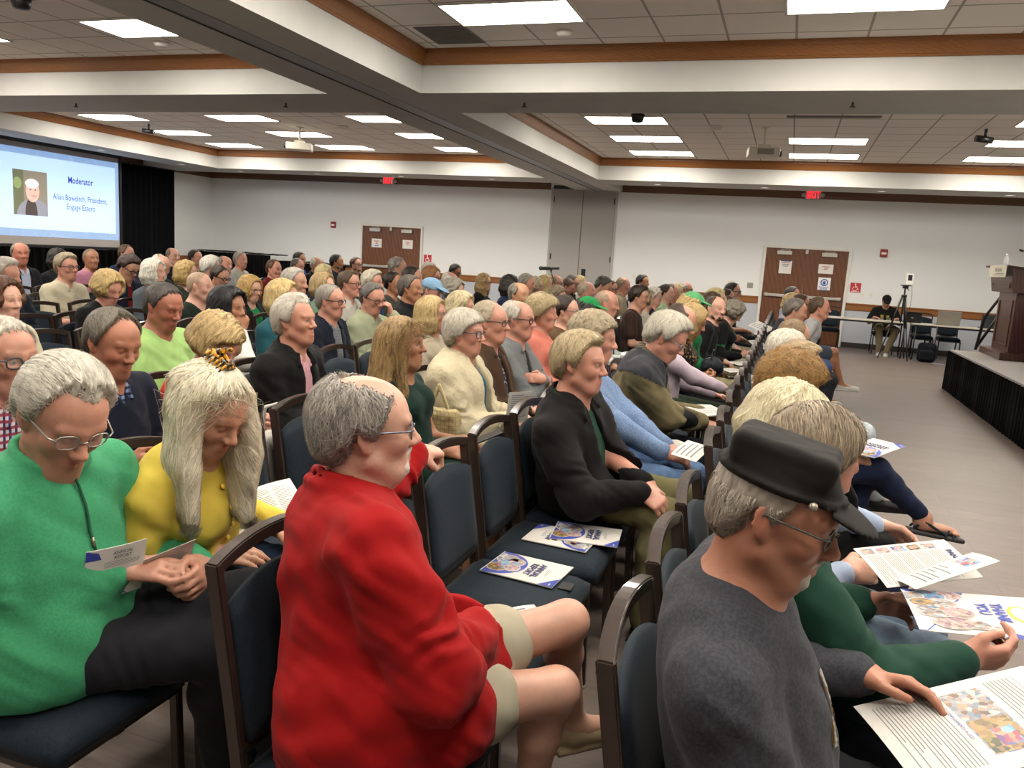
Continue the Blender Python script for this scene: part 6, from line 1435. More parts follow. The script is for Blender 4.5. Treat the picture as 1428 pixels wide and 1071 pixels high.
P(5, 7.85, 1.205, 'the ponytail woman in olive print', 'person with dark hair pulled back in dark olive print jacket', lod=2, female=True, head=(0, 0, 0), skin=SK['tan'], hair=('bun', '#2c211b', '#1c1511'), top=('blouse', ('#3c3d33', 'print', '#54544a')), bottom=('trousers', '#2c3140'), hands='lap')
P(5, 8.3, 1.265, 'the dark haired man in white shirt', 'person with dark brown hair in white shirt before the far brown doors', lod=2, head=(15, 2, 0), skin=SK['mid'], hair=('short', '#2d211a', '#1d1510'), top=('shirt', '#d3d3d2'), bottom=('trousers', '#2c3140'), hands='lap')
P(5, 8.8, 1.27, 'the chestnut haired woman with glasses', 'person with chestnut bob and glasses resting chin on hand near red access sign', lod=2, female=True, head=(0, 5, 0), skin=SK['ruddy'], glasses='#4a3a2a', hair=('bob', '#8a5f36', '#5c3d21'), top=('blouse', '#6a5a4a'), bottom=('trousers', '#2c3140'), hands='lap')
P(5, 9.35, 1.205, 'the white haired man in front of standing', 'person with white hair and bald spot below the tall white haired one', lod=2, head=(0, 10, 0), skin=SK['ruddy'], hair=('rim', '#d3cbc0', '#a0988b'), top=('shirt', '#7a8a9c'), bottom=('trousers', '#2c3140'), hands='lap')
P(5, 10.6, 1.175, 'the long blond woman in black', 'person with long dark blond hair and glasses in black top, alone by empty chairs', lod=2, female=True, head=(0, 0, 0), skin=SK['fair'], glasses='#3a3a3a', hair=('longb', '#a88b5c', '#6f5834'), top=('blouse', '#1d1d20'), bottom=('trousers', '#2c3140'), hands='lap')
# --- seventh row and beyond
P(6, 4.72, 1.15, 'the fluffy blond woman in black cardigan', 'person with fluffy short blond hair in black cardigan looking down', lod=1, female=True, hx=-4.9, hy=4.72, head=(-5, 20, 0), down=True, skin=SK['ruddy'], hair=('bobs', '#d0b47a', '#94783f', dict(n=1000, len=.05, t=.032)), top=('tee', '#6a5a44'), outer=('cardigan', '#17171a'), bottom=('trousers', '#2c3140'), hands='lap')
P(6, 5.75, 1.15, 'the bald man in dark green tee', 'person with shaved head and large ear in dark green tee shirt, seen from behind', lod=1, hx=-4.9, hy=5.72, head=(15, 5, 0), skin=SK['fair'], hair=('crop', '#b59a80', '#8d765f', dict(n=0, t=.003)), top=('tee', '#26382f'), bottom=('trousers', '#2c3140'), hands='lap')
P(6, 6.45, 1.115, 'the wavy blond woman in green', 'person with wavy golden hair and glasses, black cardigan over green top', lod=1, female=True, hx=-4.9, hy=6.42, head=(-5, 8, 0), skin=SK['fair'], glasses='#5f4f3f', hair=('wavy', '#bd9a5c', '#86683a', dict(n=900, len=.11)), top=('tee', '#2f9263'), outer=('cardigan', '#1a1a1c'), bottom=('trousers', '#2c3140'), hands='lap')
P(6, 10.55, 1.29, 'the tall white haired man', 'person with white hair and glasses in green shirt standing taller beside red access sign', lod=2, head=(0, 0, 0), skin=SK['ruddy'], glasses='#8a8a8a', hair=('short', '#d0c9bd', '#a0988c'), top=('shirt', '#8aa08c'), bottom=('trousers', '#2c3140'), hands='lap')
P(6, 9.55, 1.335, 'the grey haired man in white shirt by doors', 'person with grey hair in white shirt sitting upright before the far brown doors', lod=2, head=(15, 0, 0), skin=SK['mid'], hair=('short', '#8d857b', '#605a53'), top=('shirt', '#d8d6d2'), bottom=('trousers', '#2c3140'), hands='lap')
P(7, 4.57, 1.19, 'the grey haired man at left edge', 'person with smooth grey hair in plaid shirt with navy jacket at left edge of crowd', lod=1, hx=-5.78, hy=4.57, head=(20, 5, 0), skin=SK['ruddy'], hair=('sweep', '#b0a89c', '#7d766c', dict(n=500, quiff=False)), top=('shirt', ('#a9a7b4', 'stripe', '#8d8a9c')), outer=('jacket', '#1c2436'), bottom=('trousers', '#2c3140'), hands='lap')
P(7, 6.12, 1.215, 'the white haired woman by curtain', 'person with long white hair next to blond hair below the dark curtain', lod=2, female=True, head=(10, 0, 0), skin=SK['fair'], hair=('bob', '#dcd8cc', '#aca798'), top=('blouse', '#6a7078'), bottom=('trousers', '#2c3140'), hands='lap')
P(7, 6.56, 1.20, 'the blond bob woman by curtain', 'person with straight dark blond bob seen from behind below the dark curtain', lod=2, female=True, head=(20, 0, 0), skin=SK['fair'], hair=('bob', '#b99c62', '#85693a'), top=('blouse', '#3f4a3c'), bottom=('trousers', '#2c3140'), hands='lap')
P(7, 7.02, 1.14, 'the dark haired man with glasses in teal', 'person with dark brown hair and glasses in teal top behind bald man in dark green', lod=2, head=(0, 15, 0), skin=SK['mid'], glasses='#1b1b1d', hair=('short', '#3a2e28', '#281f1b'), top=('polo', '#235a52'), bottom=('trousers', '#2c3140'), hands='lap')
P(7, 9.1, 1.185, 'the pale blond woman in navy', 'person with pale straight blond hair in navy, left of white polo', lod=2, female=True, head=(20, 0, 0), skin=SK['fair'], hair=('bob', '#d6c694', '#a3925e'), top=('blouse', '#2a3a66'), bottom=('trousers', '#2c3140'), hands='lap')
P(8, 5.88, 1.21, 'the man in cream field shirt', 'person with grey blond hair and glasses in cream button shirt, second behind left edge', lod=1, hx=-6.62, hy=5.88, head=(0, 0, 0), skin=SK['ruddy'], glasses='#2c2c2e', hair=('side', '#a09078', '#72664f', dict(n=500)), top=('sshirt', '#cfc8b2', {'amp': .006}), bottom=('trousers', '#2c3140'), hands='lap')
P(8, 6.58, 1.215, 'the dark haired man looking down', 'person with dark hair and glasses looking down with red collar, before dark curtain', lod=2, head=(0, 28, 0), skin=SK['mid'], glasses='#1b1b1d', hair=('thick', '#3a2a20', '#281d16'), top=('polo', '#8d2a2c'), outer=('jacket', '#26304a'), bottom=('trousers', '#2c3140'), hands='read')
P(8, 7.05, 1.225, 'the white bearded man', 'person with bald top and white beard in black jacket over grey shirt looking down', lod=2, head=(-5, 20, 0), skin=SK['ruddy'], hair=('rim', '#d8d2c8', '#a8a196'), beard=('full', '#ddd7cd'), top=('shirt', '#8a8778'), outer=('blazer', '#1d1e22'), bottom=('trousers', '#2c3140'), hands='read')
P(8, 7.9, 1.225, 'the white haired head behind', 'person with fluffy white hair seen from behind before the draped tables', lod=2, head=(50, 5, 0), skin=SK['fair'], hair=('thick', '#d6d2c8', '#a29d92'), top=('shirt', '#5a6a7a'), bottom=('trousers', '#2c3140'), hands='lap')
P(8, 9.15, 1.20, 'the man in maroon sweater', 'person with receding brown hair in maroon quarter zip sweater, arms crossed', lod=2, head=(-5, 5, 0), skin=SK['ruddy'], hair=('recede', '#5f432f', '#42301f'), top=('zip', '#7a1f26'), bottom=('trousers', '#2c3140'), hands='cross')
P(9, 9.2, 1.21, 'the grey bearded man in striped shirt', 'person with bald head and grey goatee in light striped shirt with crossed arms', lod=2, head=(-10, 0, 0), skin=SK['ruddy'], hair=('bald', '#8d857b', '#605a53'), beard=('goatee', '#a59d92'), top=('shirt', ('#c3bfc2', 'stripe', '#aaa6ac')), bottom=('trousers', '#2c3140'), hands='cross')
P(9, 10.9, 1.205, 'the grey man behind silver hair', 'person with grey hair in blue shirt partly hidden behind silver haired man in brown', lod=2, head=(0, 10, 0), skin=SK['ruddy'], hair=('thin', '#6f675e', '#4d4740'), top=('shirt', '#33508a'), bottom=('trousers', '#2c3140'), hands='lap')
P(9, 11.45, 1.235, 'the white haired man in dark suit', 'person with white hair in dark jacket left of the far brown doors', lod=2, head=(-10, 10, 0), skin=SK['tan'], hair=('rim', '#d0c8bc', '#9d958a'), top=('shirt', '#3a3e48'), outer=('blazer', '#22242a'), bottom=('trousers', '#2c3140'), hands='lap')
P(9, 12.1, 1.285, 'the black haired man by doors', 'person with black hair and short beard looking right, just left of far brown doors', lod=2, head=(15, 0, 0), skin=SK['tan'], hair=('short', '#1d1a18', '#121110'), beard=('full', '#221d1a'), top=('polo', '#3a4048'), bottom=('trousers', '#2c3140'), hands='lap')
P(9, 12.75, 1.255, 'the bearded man with glasses in navy', 'person with brown beard and glasses in navy jacket before far brown doors', lod=2, head=(-12, 0, 0), skin=SK['fair'], glasses='#2a2a2a', hair=('short', '#5a4030', '#3d2b20'), beard=('full', '#5c4232'), top=('polo', '#3a4254'), outer=('jacket', '#1d2434'), bottom=('trousers', '#2c3140'), hands='lap')
P(10, 6.75, 1.26, 'the moustached man in dark suit', 'person with white moustache and name badge in dark suit under projection screen', lod=2, head=(-25, 0, 0), skin='#c98c78', hair=('bald', '#a49a8e', '#756c61'), beard=('tache', '#dcd7cf'), top=('shirt', '#b9c2d4'), outer=('blazer', '#1b1e2a'), bottom=('trousers', '#1d2028'), hands='lap')
P(10, 7.25, 1.20, 'the dark haired head under screen', 'person with dark hair mostly hidden behind the cream shirt under the screen', lod=2, female=True, head=(0, 0, 0), skin=SK['mid'], hair=('bob', '#1f1a18', '#141110'), top=('blouse', '#22232a'), bottom=('trousers', '#2c3140'), hands='lap')
P(10, 7.72, 1.22, 'the bald man in pink shirt', 'person with shaved head in pink checked shirt before the black drape', lod=2, head=(-15, 0, 0), skin=SK['tan'], hair=('crop', '#8d7562', '#6a5646', dict(t=.003)), top=('shirt', ('#c893a8', 'grid', '#b57b94')), bottom=('trousers', '#2c3140'), hands='lap')
P(10, 10.6, 1.25, 'the man with name badge in pale shirt', 'person with short grey hair in pale grey shirt before the draped tables', lod=2, head=(-5, 0, 0), skin=SK['ruddy'], hair=('short', '#a39c92', '#736d65'), top=('shirt', '#c9c8c0'), bottom=('trousers', '#2c3140'), hands='lap')
P(10, 12.2, 1.285, 'the dark haired man in blue far back', 'person with dark hair in blue shirt before the lower draped table', lod=2, head=(0, 5, 0), skin=SK['tan'], hair=('short', '#241d19', '#171210'), top=('shirt', '#2f4a86'), bottom=('trousers', '#2c3140'), hands='lap')
P(11, 9.1, 1.26, 'the brown haired man at curtain', 'person with receding brown hair just showing before the dark curtain', lod=2, head=(0, 10, 0), skin=SK['ruddy'], hair=('recede', '#6a5444', '#493a2f'), top=('shirt', '#3a4260'), bottom=('trousers', '#2c3140'), hands='lap')
P(11, 10.05, 1.25, 'the bald man by curtain edge', 'person with bald head in dark shirt at the right edge of the curtain', lod=2, head=(-10, 0, 0), skin=SK['fair'], hair=('bald', '#8a7664', '#655547'), top=('polo', '#2b3040'), bottom=('trousers', '#2c3140'), hands='lap')
P(11, 10.55, 1.235, 'the bearded man in black and lime', 'person with dark hair and grey beard in black top with lime collar by curtain', lod=2, head=(5, -5, 0), skin=SK['ruddy'], hair=('short', '#33271f', '#231a15'), beard=('goatee', '#6a5c50'), top=('polo', '#7fae2c'), outer=('jacket', '#1c1d20'), bottom=('trousers', '#2c3140'), hands='lap')
P(7, 13.3, 1.245, 'the man with glasses in navy far back', 'person with dark hair and glasses looking down in navy, right of red access sign', lod=2, head=(-5, 22, 0), skin=SK['tan'], glasses='#1b1b1d', hair=('short', '#2f2722', '#1f1a16'), top=('shirt', '#22304f'), bottom=('trousers', '#2c3140'), hands='read')
# ---- details worn by the people in front
def sandal(J, root):
    s = 'R'; a, t = J.an[s], J.toe[s]
    d = nrm(t-a+A(0, 0, .03)); up = nrm(A(-.3, 0, 1)-d*(A(-.3, 0, 1)@d)); lf = np.cross(up, d)
    def pt(x, y, z): return a+d*x+lf*y+up*z
    R = np.stack([d, lf, up], 1)
    v, q = polygonise([ell(pt(0, 0, -.03), A(.036, .032, .04), .03, R=R), ell(pt(.085, 0, -.045), A(.10, .036, .026), .04, R=R), cone(a, pt(-.005, 0, -.02), .034, .034, .03)]+[cone(pt(.16, y, -.052), pt(.185, y, -.055), .010, .008, .006) for y in (-.028, -.014, .0, .014, .027)]+[cone(J.kn[s]+(a-J.kn[s])*.7, a, .042, .034, .03)], .006)
    put('foot', np_mesh('foot', v, q, np.ones((len(v), 3))), skinmat(SK['mid']), root)
    v, q = polygonise([rbox(pt(.075, 0, -.082), A(.145, .044, .013), .012, .01, R=R)], .006); so = put('sandal_sole', np_mesh('sole', v, q), plain('sandal_rubber', '#1d1d1f', .6, var=0), root)
    o = []
    for x, z, r in ((.0, .012, .036), (.115, -.035, .040), (.15, -.045, .038)):
        pts = [pt(x+.02*math.sin(b), r*math.cos(b), z-.035+(r*.95)*math.sin(b)) for b in np.linspace(-.2, PI+.2, 9)]
        o += [cone(p, q, .007, .007, .004) for p, q in zip(pts, pts[1:])]
    for y in (-.038, .038): o.append(cone(pt(.0, y, -.02), pt(.11, y, -.065), .007, .007, .004)); o.append(cone(pt(.0, y, -.02), pt(-.045, y*.5, -.06), .007, .007, .004))
    v, q = polygonise(o, .005); put('sandal_strap', np_mesh('strap', v, q), cloth('#2c3f4a'), root)
def yoke(J, root):
    g = dict(TOPS['hoodie']); g.update(off=.036, amp=.009, hem=0, open=(.03, .05)); v, q = garment(J, g, .009, 0)
    l = (v-J.nb)@J.Rc; keep = (l[:, 2] > -.10+.04*np.abs(l[:, 1])/.2)
    q = q[keep[q].all(1)]; used = np.unique(q); mp = -np.ones(len(v), int); mp[used] = np.arange(len(used)); put('yoke', np_mesh('yoke', v[used], mp[q]), cloth('#4a4c52'), root)
def zip_pull(J, root):
    top = [c for c in root.children if c.name.startswith('pullover')][0]
    vs = np.array([v.co[:] for v in top.data.vertices]); loc = (vs-J.nb)@J.Rc
    def onto(a, b):
        i = np.nonzero((np.abs(loc[:, 1]-a) < .012) & (np.abs(loc[:, 2]-b) < .012))[0]; return J.nb+J.Rc@A((loc[i, 0].max() if len(i) else .1)+.002, a, b)
    bm = bmesh.new(); tube(bm, [onto(0, b) for b in np.linspace(.02, -.15, 9)], .0035, 6); obj('zip', bm, cloth('#3f7d60'), top)
    bm = bmesh.new(); p = Vector(onto(0, -.12))+Vector((.004, 0, 0)); tube(bm, [p, p+Vector((.004, 0, -.022))], .004, 6); obj('zip_pull', bm, plain('pewter', '#8d8778', .35, .8, var=0), top)
def sock(J, root):
    a, k = J.an['L'], J.kn['L']; d = nrm(k-a)
    v, q = polygonise([cone(a-A(0, 0, .03), a+d*.19, .040, .048, .01)], .006); put('sock', np_mesh('sock', v, q), cloth(*('#20295c', 'hstripe', '#5f6f96'), size=9.0), root)
    v, q = polygonise([cone(a+d*.15, a+d*.30, .043, .052, .01)], .006); put('shin', np_mesh('shin', v, q, np.ones((len(v), 3))), skinmat('#a8765c'), root)
def cardigan_buttons(J, root):
    top = [c for c in root.children if c.name.startswith('cardigan')][0]
    vs = np.array([v.co[:] for v in top.data.vertices]); loc = (vs-J.nb)@J.Rc
    for b in (-.04, -.10, -.16, -.22, -.28):
        i = np.nonzero((np.abs(loc[:, 1]) < .012) & (np.abs(loc[:, 2]-b) < .012))[0]
        if not len(i): continue
        p = J.nb+J.Rc@A(loc[i, 0].max()+.001, 0, b); bm = bmesh.new(); lathe(bm, [(.003, .003), (.0075, .0025), (.008, 0)], 12)
        bmesh.ops.transform(bm, matrix=Matrix.Translation(p) @ Matrix.Rotation(rad(70), 4, 'Y'), verts=bm.verts); obj('button', bm, plain('yellow_button', '#d2b23c', .4, var=0), top)
    bm = bmesh.new(); R = J.Rc; pts = [J.nb+R@A(.062*math.cos(t)-.0, .062*math.sin(t), .03-.05*max(0, math.cos(t))) for t in np.linspace(-1.9, 1.9, 16)]
    tube(bm, pts, .0022, 6); obj('necklace', bm, plain('gold', '#b8923a', .3, .9, var=0), root)
def locks_hair(J, root, col, col2, cut, locks, n, slen, extra=None, flow='down'):
    st = dict(cut='long', t=.016, line='bob' if cut else 'full', locks=long_locks(locks), amp=.003, flow=flow, slen=slen, tone=.22, wave=.12, jit=.12, lift=.004); st.update(extra or {})
    h = .005; hm = HM(J)
    v, q, pr = hair_build(J, st, h, 0); V, Q, T = strands(J, st, v, q, pr, n, 5, slen, .004, .0012)
    t = np.full((len(v), 3), .88); me = np_mesh('hair', np.concatenate([v, V]), np.concatenate([q, Q+len(v)]), np.concatenate([t, T])); return put('hair', me, hairmat(col, col2), root)
def yellow_hair(J, root):
    # falls straight down (world down is mostly along the head's own -z and -x while it looks down)
    dn = J.Rh.T@A(0, 0, -1); L = []
    def hang(p, k, out=(0, 0, 0), r=.03, e=.020):
        p = A(*p); o = A(*out); a = p+dn*.08+o*.5; b = p+dn*k*.6+o; c = p+dn*k+o*.7; L.append(([p, a, b, c], [r, r*1.05, r, e]))
    for y in (1, -1):
        for x in ((-.085, -.05, -.015) if y < 0 else (-.085, -.045, -.005, .03)): hang((x, y*.066, .055), .36-.03*abs(x), (0, y*.020, 0), .025)
        if y > 0: hang((.052, y*.060, .06), .25, (.012, y*.02, 0), .016, .008)
    for y in (-.035, 0, .035): hang((-.095, y, .05), .33, (-.02, 0, 0), .027)
    o = locks_hair(J, root, '#ebe3cb', '#c2b692', True, L, 9000, .22, dict(line='full'))
    M = place_local(J); bm = bmesh.new()
    for s in (1, -1):
        for i in range(6): tube(bm, [M @ Vector(p) for p in ((-.075+.014*i, 0, .140), (-.075+.014*i, s*.014, .148), (-.075+.014*i, s*.030, .128))], [.0045, .005, .002], 6)
        tube(bm, [M @ Vector((-.085, s*.006, .140)), M @ Vector((-.04, s*.010, .152)), M @ Vector((.005, s*.006, .142))], .007, 8)
        tube(bm, [M @ Vector((-.045, s*.004, .146)), M @ Vector((-.05, s*.012, .168)), M @ Vector((-.03, s*.016, .180))], .006, 8)
    key = 'tortoise'
    if key not in MATS:
        m, nt, b = newmat('tortoiseshell'); nn = noise_node(nt, 90, 2, coords(nt)); nt.links.new(ramp(nt, nn.outputs['Fac'], [(.45, rgb('#1c120a')), (.55, rgb('#c08a22'))]), b.inputs['Base Color']); b.inputs['Roughness'].default_value = .2; MATS[key] = m
    obj('hair_clip', bm, MATS[key], root)
def long_hair(J, root):
    dn = J.Rh.T@A(0, 0, -1); L = []
    def hang(p, k, out=(0, 0, 0), r=.03, e=.014):
        p = A(*p); o = A(*out); a = p+dn*.10+o*.35; b = p+dn*k*.5+o; c = p+dn*k+o*.9; L.append(([p, a, b, c], [r, r, r*1.0, e]))
    for y in (1, -1):
        for x in (-.085, -.045, -.01): hang((x, y*.064, .05), .47, (-.02, y*.035, 0), .025)
        if y < 0: hang((.012, y*.068, .04), .52, (.045, y*.022, 0), .021, .008)
    for y in (-.035, 0, .035): hang((-.095, y, .05), .45, (-.03, 0, 0), .027)
    o = locks_hair(J, root, '#a5875a', '#4a3826', True, L, 8000, .30, dict(line='full'))
# ---- build them and the chairs they sit on
LEG_GREEN = {'R': ((.38, .19, .545), (.30, .30, .085), (.46, .40, .03)), 'L': ((.40, .27, .645), (.44, .34, .20), (.56, .46, .12))}
rng = random.Random(4); ROWS = {}
for i, d in enumerate(PEOPLE):
    k = d['k']; hx = hipx(k); ROWS.setdefault(k, []).append((d['y'], d['short']))
    d['z'] -= (.018 if k else 0); d['hip'] = (hx, d['y']); d['hz'] = d['z']; d['hxyz'] = (d.get('hx', hx+.03), d.get('hy', d['y']), d['z']); d['seed'] = i*3+1; d.setdefault('group', 'seated audience members')
    if d['lod'] == 2 and 'hx' in d: d['hip'] = (hx+(d['hx']-hx)*.6, d['y'])
    if d.get('legs', 1) is None: d['legs'] = LEG_GREEN
    d['ROOT'], d['J'] = person(d)
SP = .425
ENDS = {0: (1.44, 6.3), 1: (1.47, 9.4), 2: (1.36, 10.2), 3: (1.50, 10.6), 4: (2.2, 11.0), 5: (2.4, 11.2), 6: (2.9, 11.0), 7: (3.3, 10.5), 8: (3.9, 10.5), 9: (4.6, 11.0), 10: (5.2, 11.5), 11: (6.0, 11.0)}
CHAIRS = []
for k in sorted(ENDS):
    occ = sorted(ROWS.get(k, [])); lo, hi = ENDS[k]; xs = hipx(k); seat = [(y, s) for y, s in occ]
    for y, s in occ: CHAIRS.append((k, y, 'dark blue padded chair with brown frame under '+s))
    empt = []
    pts = [lo-SP]+[y for y, _ in occ]+[max(hi, occ[-1][0])+SP]
    for a, b in zip(pts, pts[1:]):
        n = int((b-a+.02)/SP)-1
        for j in range(n): empt.append(a+(b-a)*(j+1)/(n+1) if b < pts[-1] and a > pts[0] else (b-SP*(n-j) if a == pts[0] else a+SP*(j+1)))
    ORD = ['first', 'second', 'third', 'fourth', 'fifth', 'sixth', 'seventh', 'eighth', 'ninth', 'tenth']
    for y in sorted(empt):
        near = min(occ, key=lambda q: abs(q[0]-y)); side = 'nearer' if y < near[0] else 'farther'
        cnt = sum(1 for e in empt if min(y, near[0]) < e < max(y, near[0]))
        CHAIRS.append((k, y, 'empty dark blue banquet chair, %s seat %s than %s' % (ORD[min(cnt, 9)], side, near[1])))
for k, y, lab in CHAIRS:
    w = lab.split(); lab = ' '.join(w[:16])
    make_chair((hipx(k), y, 0), lab, k < 4 and y < 4)
# ------------------------------------------------------------------ printed matter
PAPER = plain('paper_white', '#b9b6b0', .55, var=.015); INK = plain('ink_navy', '#252a4e', .6, var=0); GREYINK = plain('ink_grey', '#6f6f72', .7, var=0); BLUEP = plain('print_blue', '#2f3c8c', .5, var=0); GOLDP = plain('print_gold', '#d2a52c', .5, var=0); BLK = plain('ink_black', '#1b1b1d', .6, var=0)
def photo_mat(seed, cols):
    key = ('photo', seed)
    if key in MATS: return MATS[key]
    m, nt, b = newmat('printed_photo'); co = coords(nt, 'Object'); v = N(nt, 'ShaderNodeTexVoronoi'); v.inputs['Scale'].default_value = 90; mp = N(nt, 'ShaderNodeMapping'); mp.inputs['Location'].default_value = (seed*3.1, seed*1.7, 0); nt.links.new(co, mp.inputs['Vector']); nt.links.new(mp.outputs['Vector'], v.inputs['Vector'])
    sp = N(nt, 'ShaderNodeSeparateColor'); nt.links.new(v.outputs['Color'], sp.inputs[0])
    c = ramp(nt, sp.outputs[0], [(i/(len(cols)-1), mul(rgb(x), .6)) for i, x in enumerate(cols)]); nt.links.new(c, b.inputs['Base Color']); b.inputs['Roughness'].default_value = .4; MATS[key] = m; return m
PH = [photo_mat(1, ['#5a3f30', '#c9a284', '#7a8a9c', '#d8d0c4', '#3a6f9c']), photo_mat(2, ['#2f3a2a', '#8a7a3c', '#c99a5c', '#4a3a2c']), photo_mat(3, ['#5ca0c9', '#9cc3d9', '#2f4a9c', '#c94a4a', '#d9c9a0']), photo_mat(4, ['#8a6a7a', '#c9a0a8', '#d9c3b0', '#6a5a5a'])]
PM = [PAPER, INK, GREYINK, BLUEP, GOLDP, BLK]+PH
class Page:
    """a sheet in its own plane: u across, v up, from the lower left corner; bowed a little"""
    def __init__(s, name, TL, TR, BL, th=.0014, bow=.0, label=None, cat='booklet', group=None, parent=None):
        TL, TR, BL = Vector(TL), Vector(TR), Vector(BL); s.w, s.h = (TR-TL).length, (TL-BL).length
        x = (TR-TL).normalized(); y = (TL-BL); y = (y-x*y.dot(x)).normalized(); z = x.cross(y)
        s.M = Matrix((x, y, z)).transposed().to_4x4(); s.M.translation = BL; s.bm = bmesh.new(); s.th, s.bow = th, bow; s.name, s.label, s.cat, s.group, s.parent = name, label, cat, group, parent
        n = 10; s.grid(0, 0, 1, 1, 0, 0, n, th)
    def zz(s, u): return s.bow*math.sin(PI*u)
    def grid(s, u0, v0, u1, v1, mi, lift, n=4, th=0):
        bm = s.bm; a = []
        for k in ((0, 1) if th else (0,)):
            a.append([[bm.verts.new(((u0+(u1-u0)*i/n)*s.w, (v0+(v1-v0)*j)*s.h, s.zz(u0+(u1-u0)*i/n)+lift-(th if k else 0))) for j in (0, 1)] for i in range(n+1)])
        for i in range(n):
            f = bm.faces.new((a[0][i][0], a[0][i+1][0], a[0][i+1][1], a[0][i][1])); f.material_index = mi
            if th: bm.faces.new((a[1][i][0], a[1][i][1], a[1][i+1][1], a[1][i+1][0]))
        if th:
            for j in (0, 1):
                for i in range(n): bm.faces.new((a[0][i][j], a[1][i][j], a[1][i+1][j], a[0][i+1][j]))
            for i in (0, n): bm.faces.new((a[0][i][0], a[0][i][1], a[1][i][1], a[1][i][0]))
    def rect(s, u0, v0, u1, v1, mi, k=1): s.grid(u0, v0, u1, v1, mi, .0003*k)
    def ell(s, u, v, ru, rv, mi, k=1, n=22):
        f = s.bm.faces.new([s.bm.verts.new((min(max(u+ru*math.cos(2*PI*i/n), 0), 1)*s.w, min(max(v+rv*math.sin(2*PI*i/n), 0), 1)*s.h, s.zz(u)+.0003*k)) for i in range(n)]); f.material_index = mi
    def tri(s, pts, mi, k=1):
        f = s.bm.faces.new([s.bm.verts.new((u*s.w, v*s.h, s.zz(u)+.0003*k)) for u, v in pts]); f.material_index = mi
    def text(s, t, u, v, size, mi=1, k=2, align='CENTER', squash=1., bold=0.):
        text_into(s.bm, t, size*s.h, Matrix.Translation((u*s.w, v*s.h, s.zz(u)+.0003*k)), mi, align, squash, bold)
    def lines(s, u0, u1, v0, v1, n, mi=2, seed=1, th=.4):
        r = random.Random(seed); dv = (v0-v1)/n
        for i in range(n): s.rect(u0, v0-dv*i-dv*th, u0+(u1-u0)*(1 if r.random() > .25 else r.uniform(.45, .95)), v0-dv*i, mi)
    def done(s):
        o = bpy.data.objects.new(s.name, None); me = bpy.data.meshes.new(s.name); bmesh.ops.recalc_face_normals(s.bm, faces=[f for f in s.bm.faces if False]); s.bm.to_mesh(me); s.bm.free()
        o = mesh_obj(s.name, me, PM, s.parent); o.matrix_basis = s.M if s.parent is None else Matrix.Translation(-s.parent.location) @ s.M
        return tag(o, s.label, s.cat if s.label else None, s.group)
def annual(TL, TR, BL, label, name='report_booklet', th=.004):
    p = Page(name, TL, TR, BL, th, 0, label, 'booklet', 'annual report booklets')
    p.ell(.5, .10, .50, .38, 3, 1); p.rect(0, 0, 1, .13, 3, 1.2); p.rect(0, 0, 1, .015, 0, 1.5)
    for u, v, r, m in ((.30, .16, .19, 6), (.52, .24, .20, 8), (.70, .14, .17, 7), (.62, .32, .14, 9), (.36, .30, .15, 6)): p.ell(u, v, r+.015, (r+.015)*.75, 0, 2+m*.05); p.ell(u, v, r, r*.75, m, 3+m*.05)
    p.text('ANNUAL', .5, .66, .115, 1, 3, squash=.95, bold=.002); p.text('REPORT', .5, .55, .115, 1, 3, squash=.95, bold=.002)
    p.tri([(1, 1), (.62, 1), (.74, .93), (.88, .86), (1, .80)], 3, 1.5); p.lines(.35, .65, .80, .74, 3, 2, 2); p.rect(.88, .93, .96, .95, 0, 3)
    for i in range(3): p.ell(.12+.07*i, .06, .03, .03, 0, 4)
    return p.done()
annual((-.614, 2.656, .4855), (-.634, 2.450, .4855), (-.886, 2.655, .4855), 'annual report booklet alone on empty seat beside the red jacket')
annual((-.874, 2.806, .4855), (-.862, 3.012, .4855), (-.612, 2.796, .4855), 'annual report booklet lying underneath another on empty seat nearest black jacket')
annual((-.535, 3.108, .4905), (-.512, 2.898, .4905), (-.800, 3.072, .4905), 'annual report booklet lying on top, overhanging seat edge by black jacket', th=.003)
annual((.455, 4.55, .735), (.60, 4.44, .735), (.345, 4.30, .70), 'annual report booklet held on navy capri trousers lap, front row')
bm = BX((-.62, 2.44, .4785), (-.575, 2.50, .481)); tag(obj('seat_label', bm, BLK, rot=None), 'small black card tag sticking out under the lone report booklet', 'tag')
# opened booklet in the hands of the person with the flat cap
bk = empty('open_booklet', (.40, 1.62, .76), 0, 'open programme with executive summary page held by person in flat cap', 'booklet')
p = Page('page', (.421, 1.918, .80), (.512, 1.677, .80), (.218, 1.646, .71), .0012, .006, parent=bk)
p.text('EXECUTIVE SUMMARY', .52, .91, .050, 3, 3, squash=.8); p.rect(.1, .875, .92, .879, 2); p.lines(.1, .92, .85, .70, 7, 2, 3, .3); p.rect(.14, .44, .86, .67, 6, 1); p.rect(.5, .45, .85, .66, 7, 1.3); p.rect(.62, .52, .80, .63, 8, 1.6); p.text('OUR ACCOMPLISHMENTS IN 2023', .45, .41, .028, 3, 3, squash=.8); p.lines(.1, .92, .38, .06, 15, 2, 5, .3); p.done()
p = Page('page', (.512, 1.677, .80), (.60, 1.48, .775), (.330, 1.475, .71), .0012, .004, parent=bk)
p.lines(.10, .46, .88, .12, 22, 2, 8, .35); p.lines(.54, .9, .88, .12, 22, 2, 9, .35); p.done()
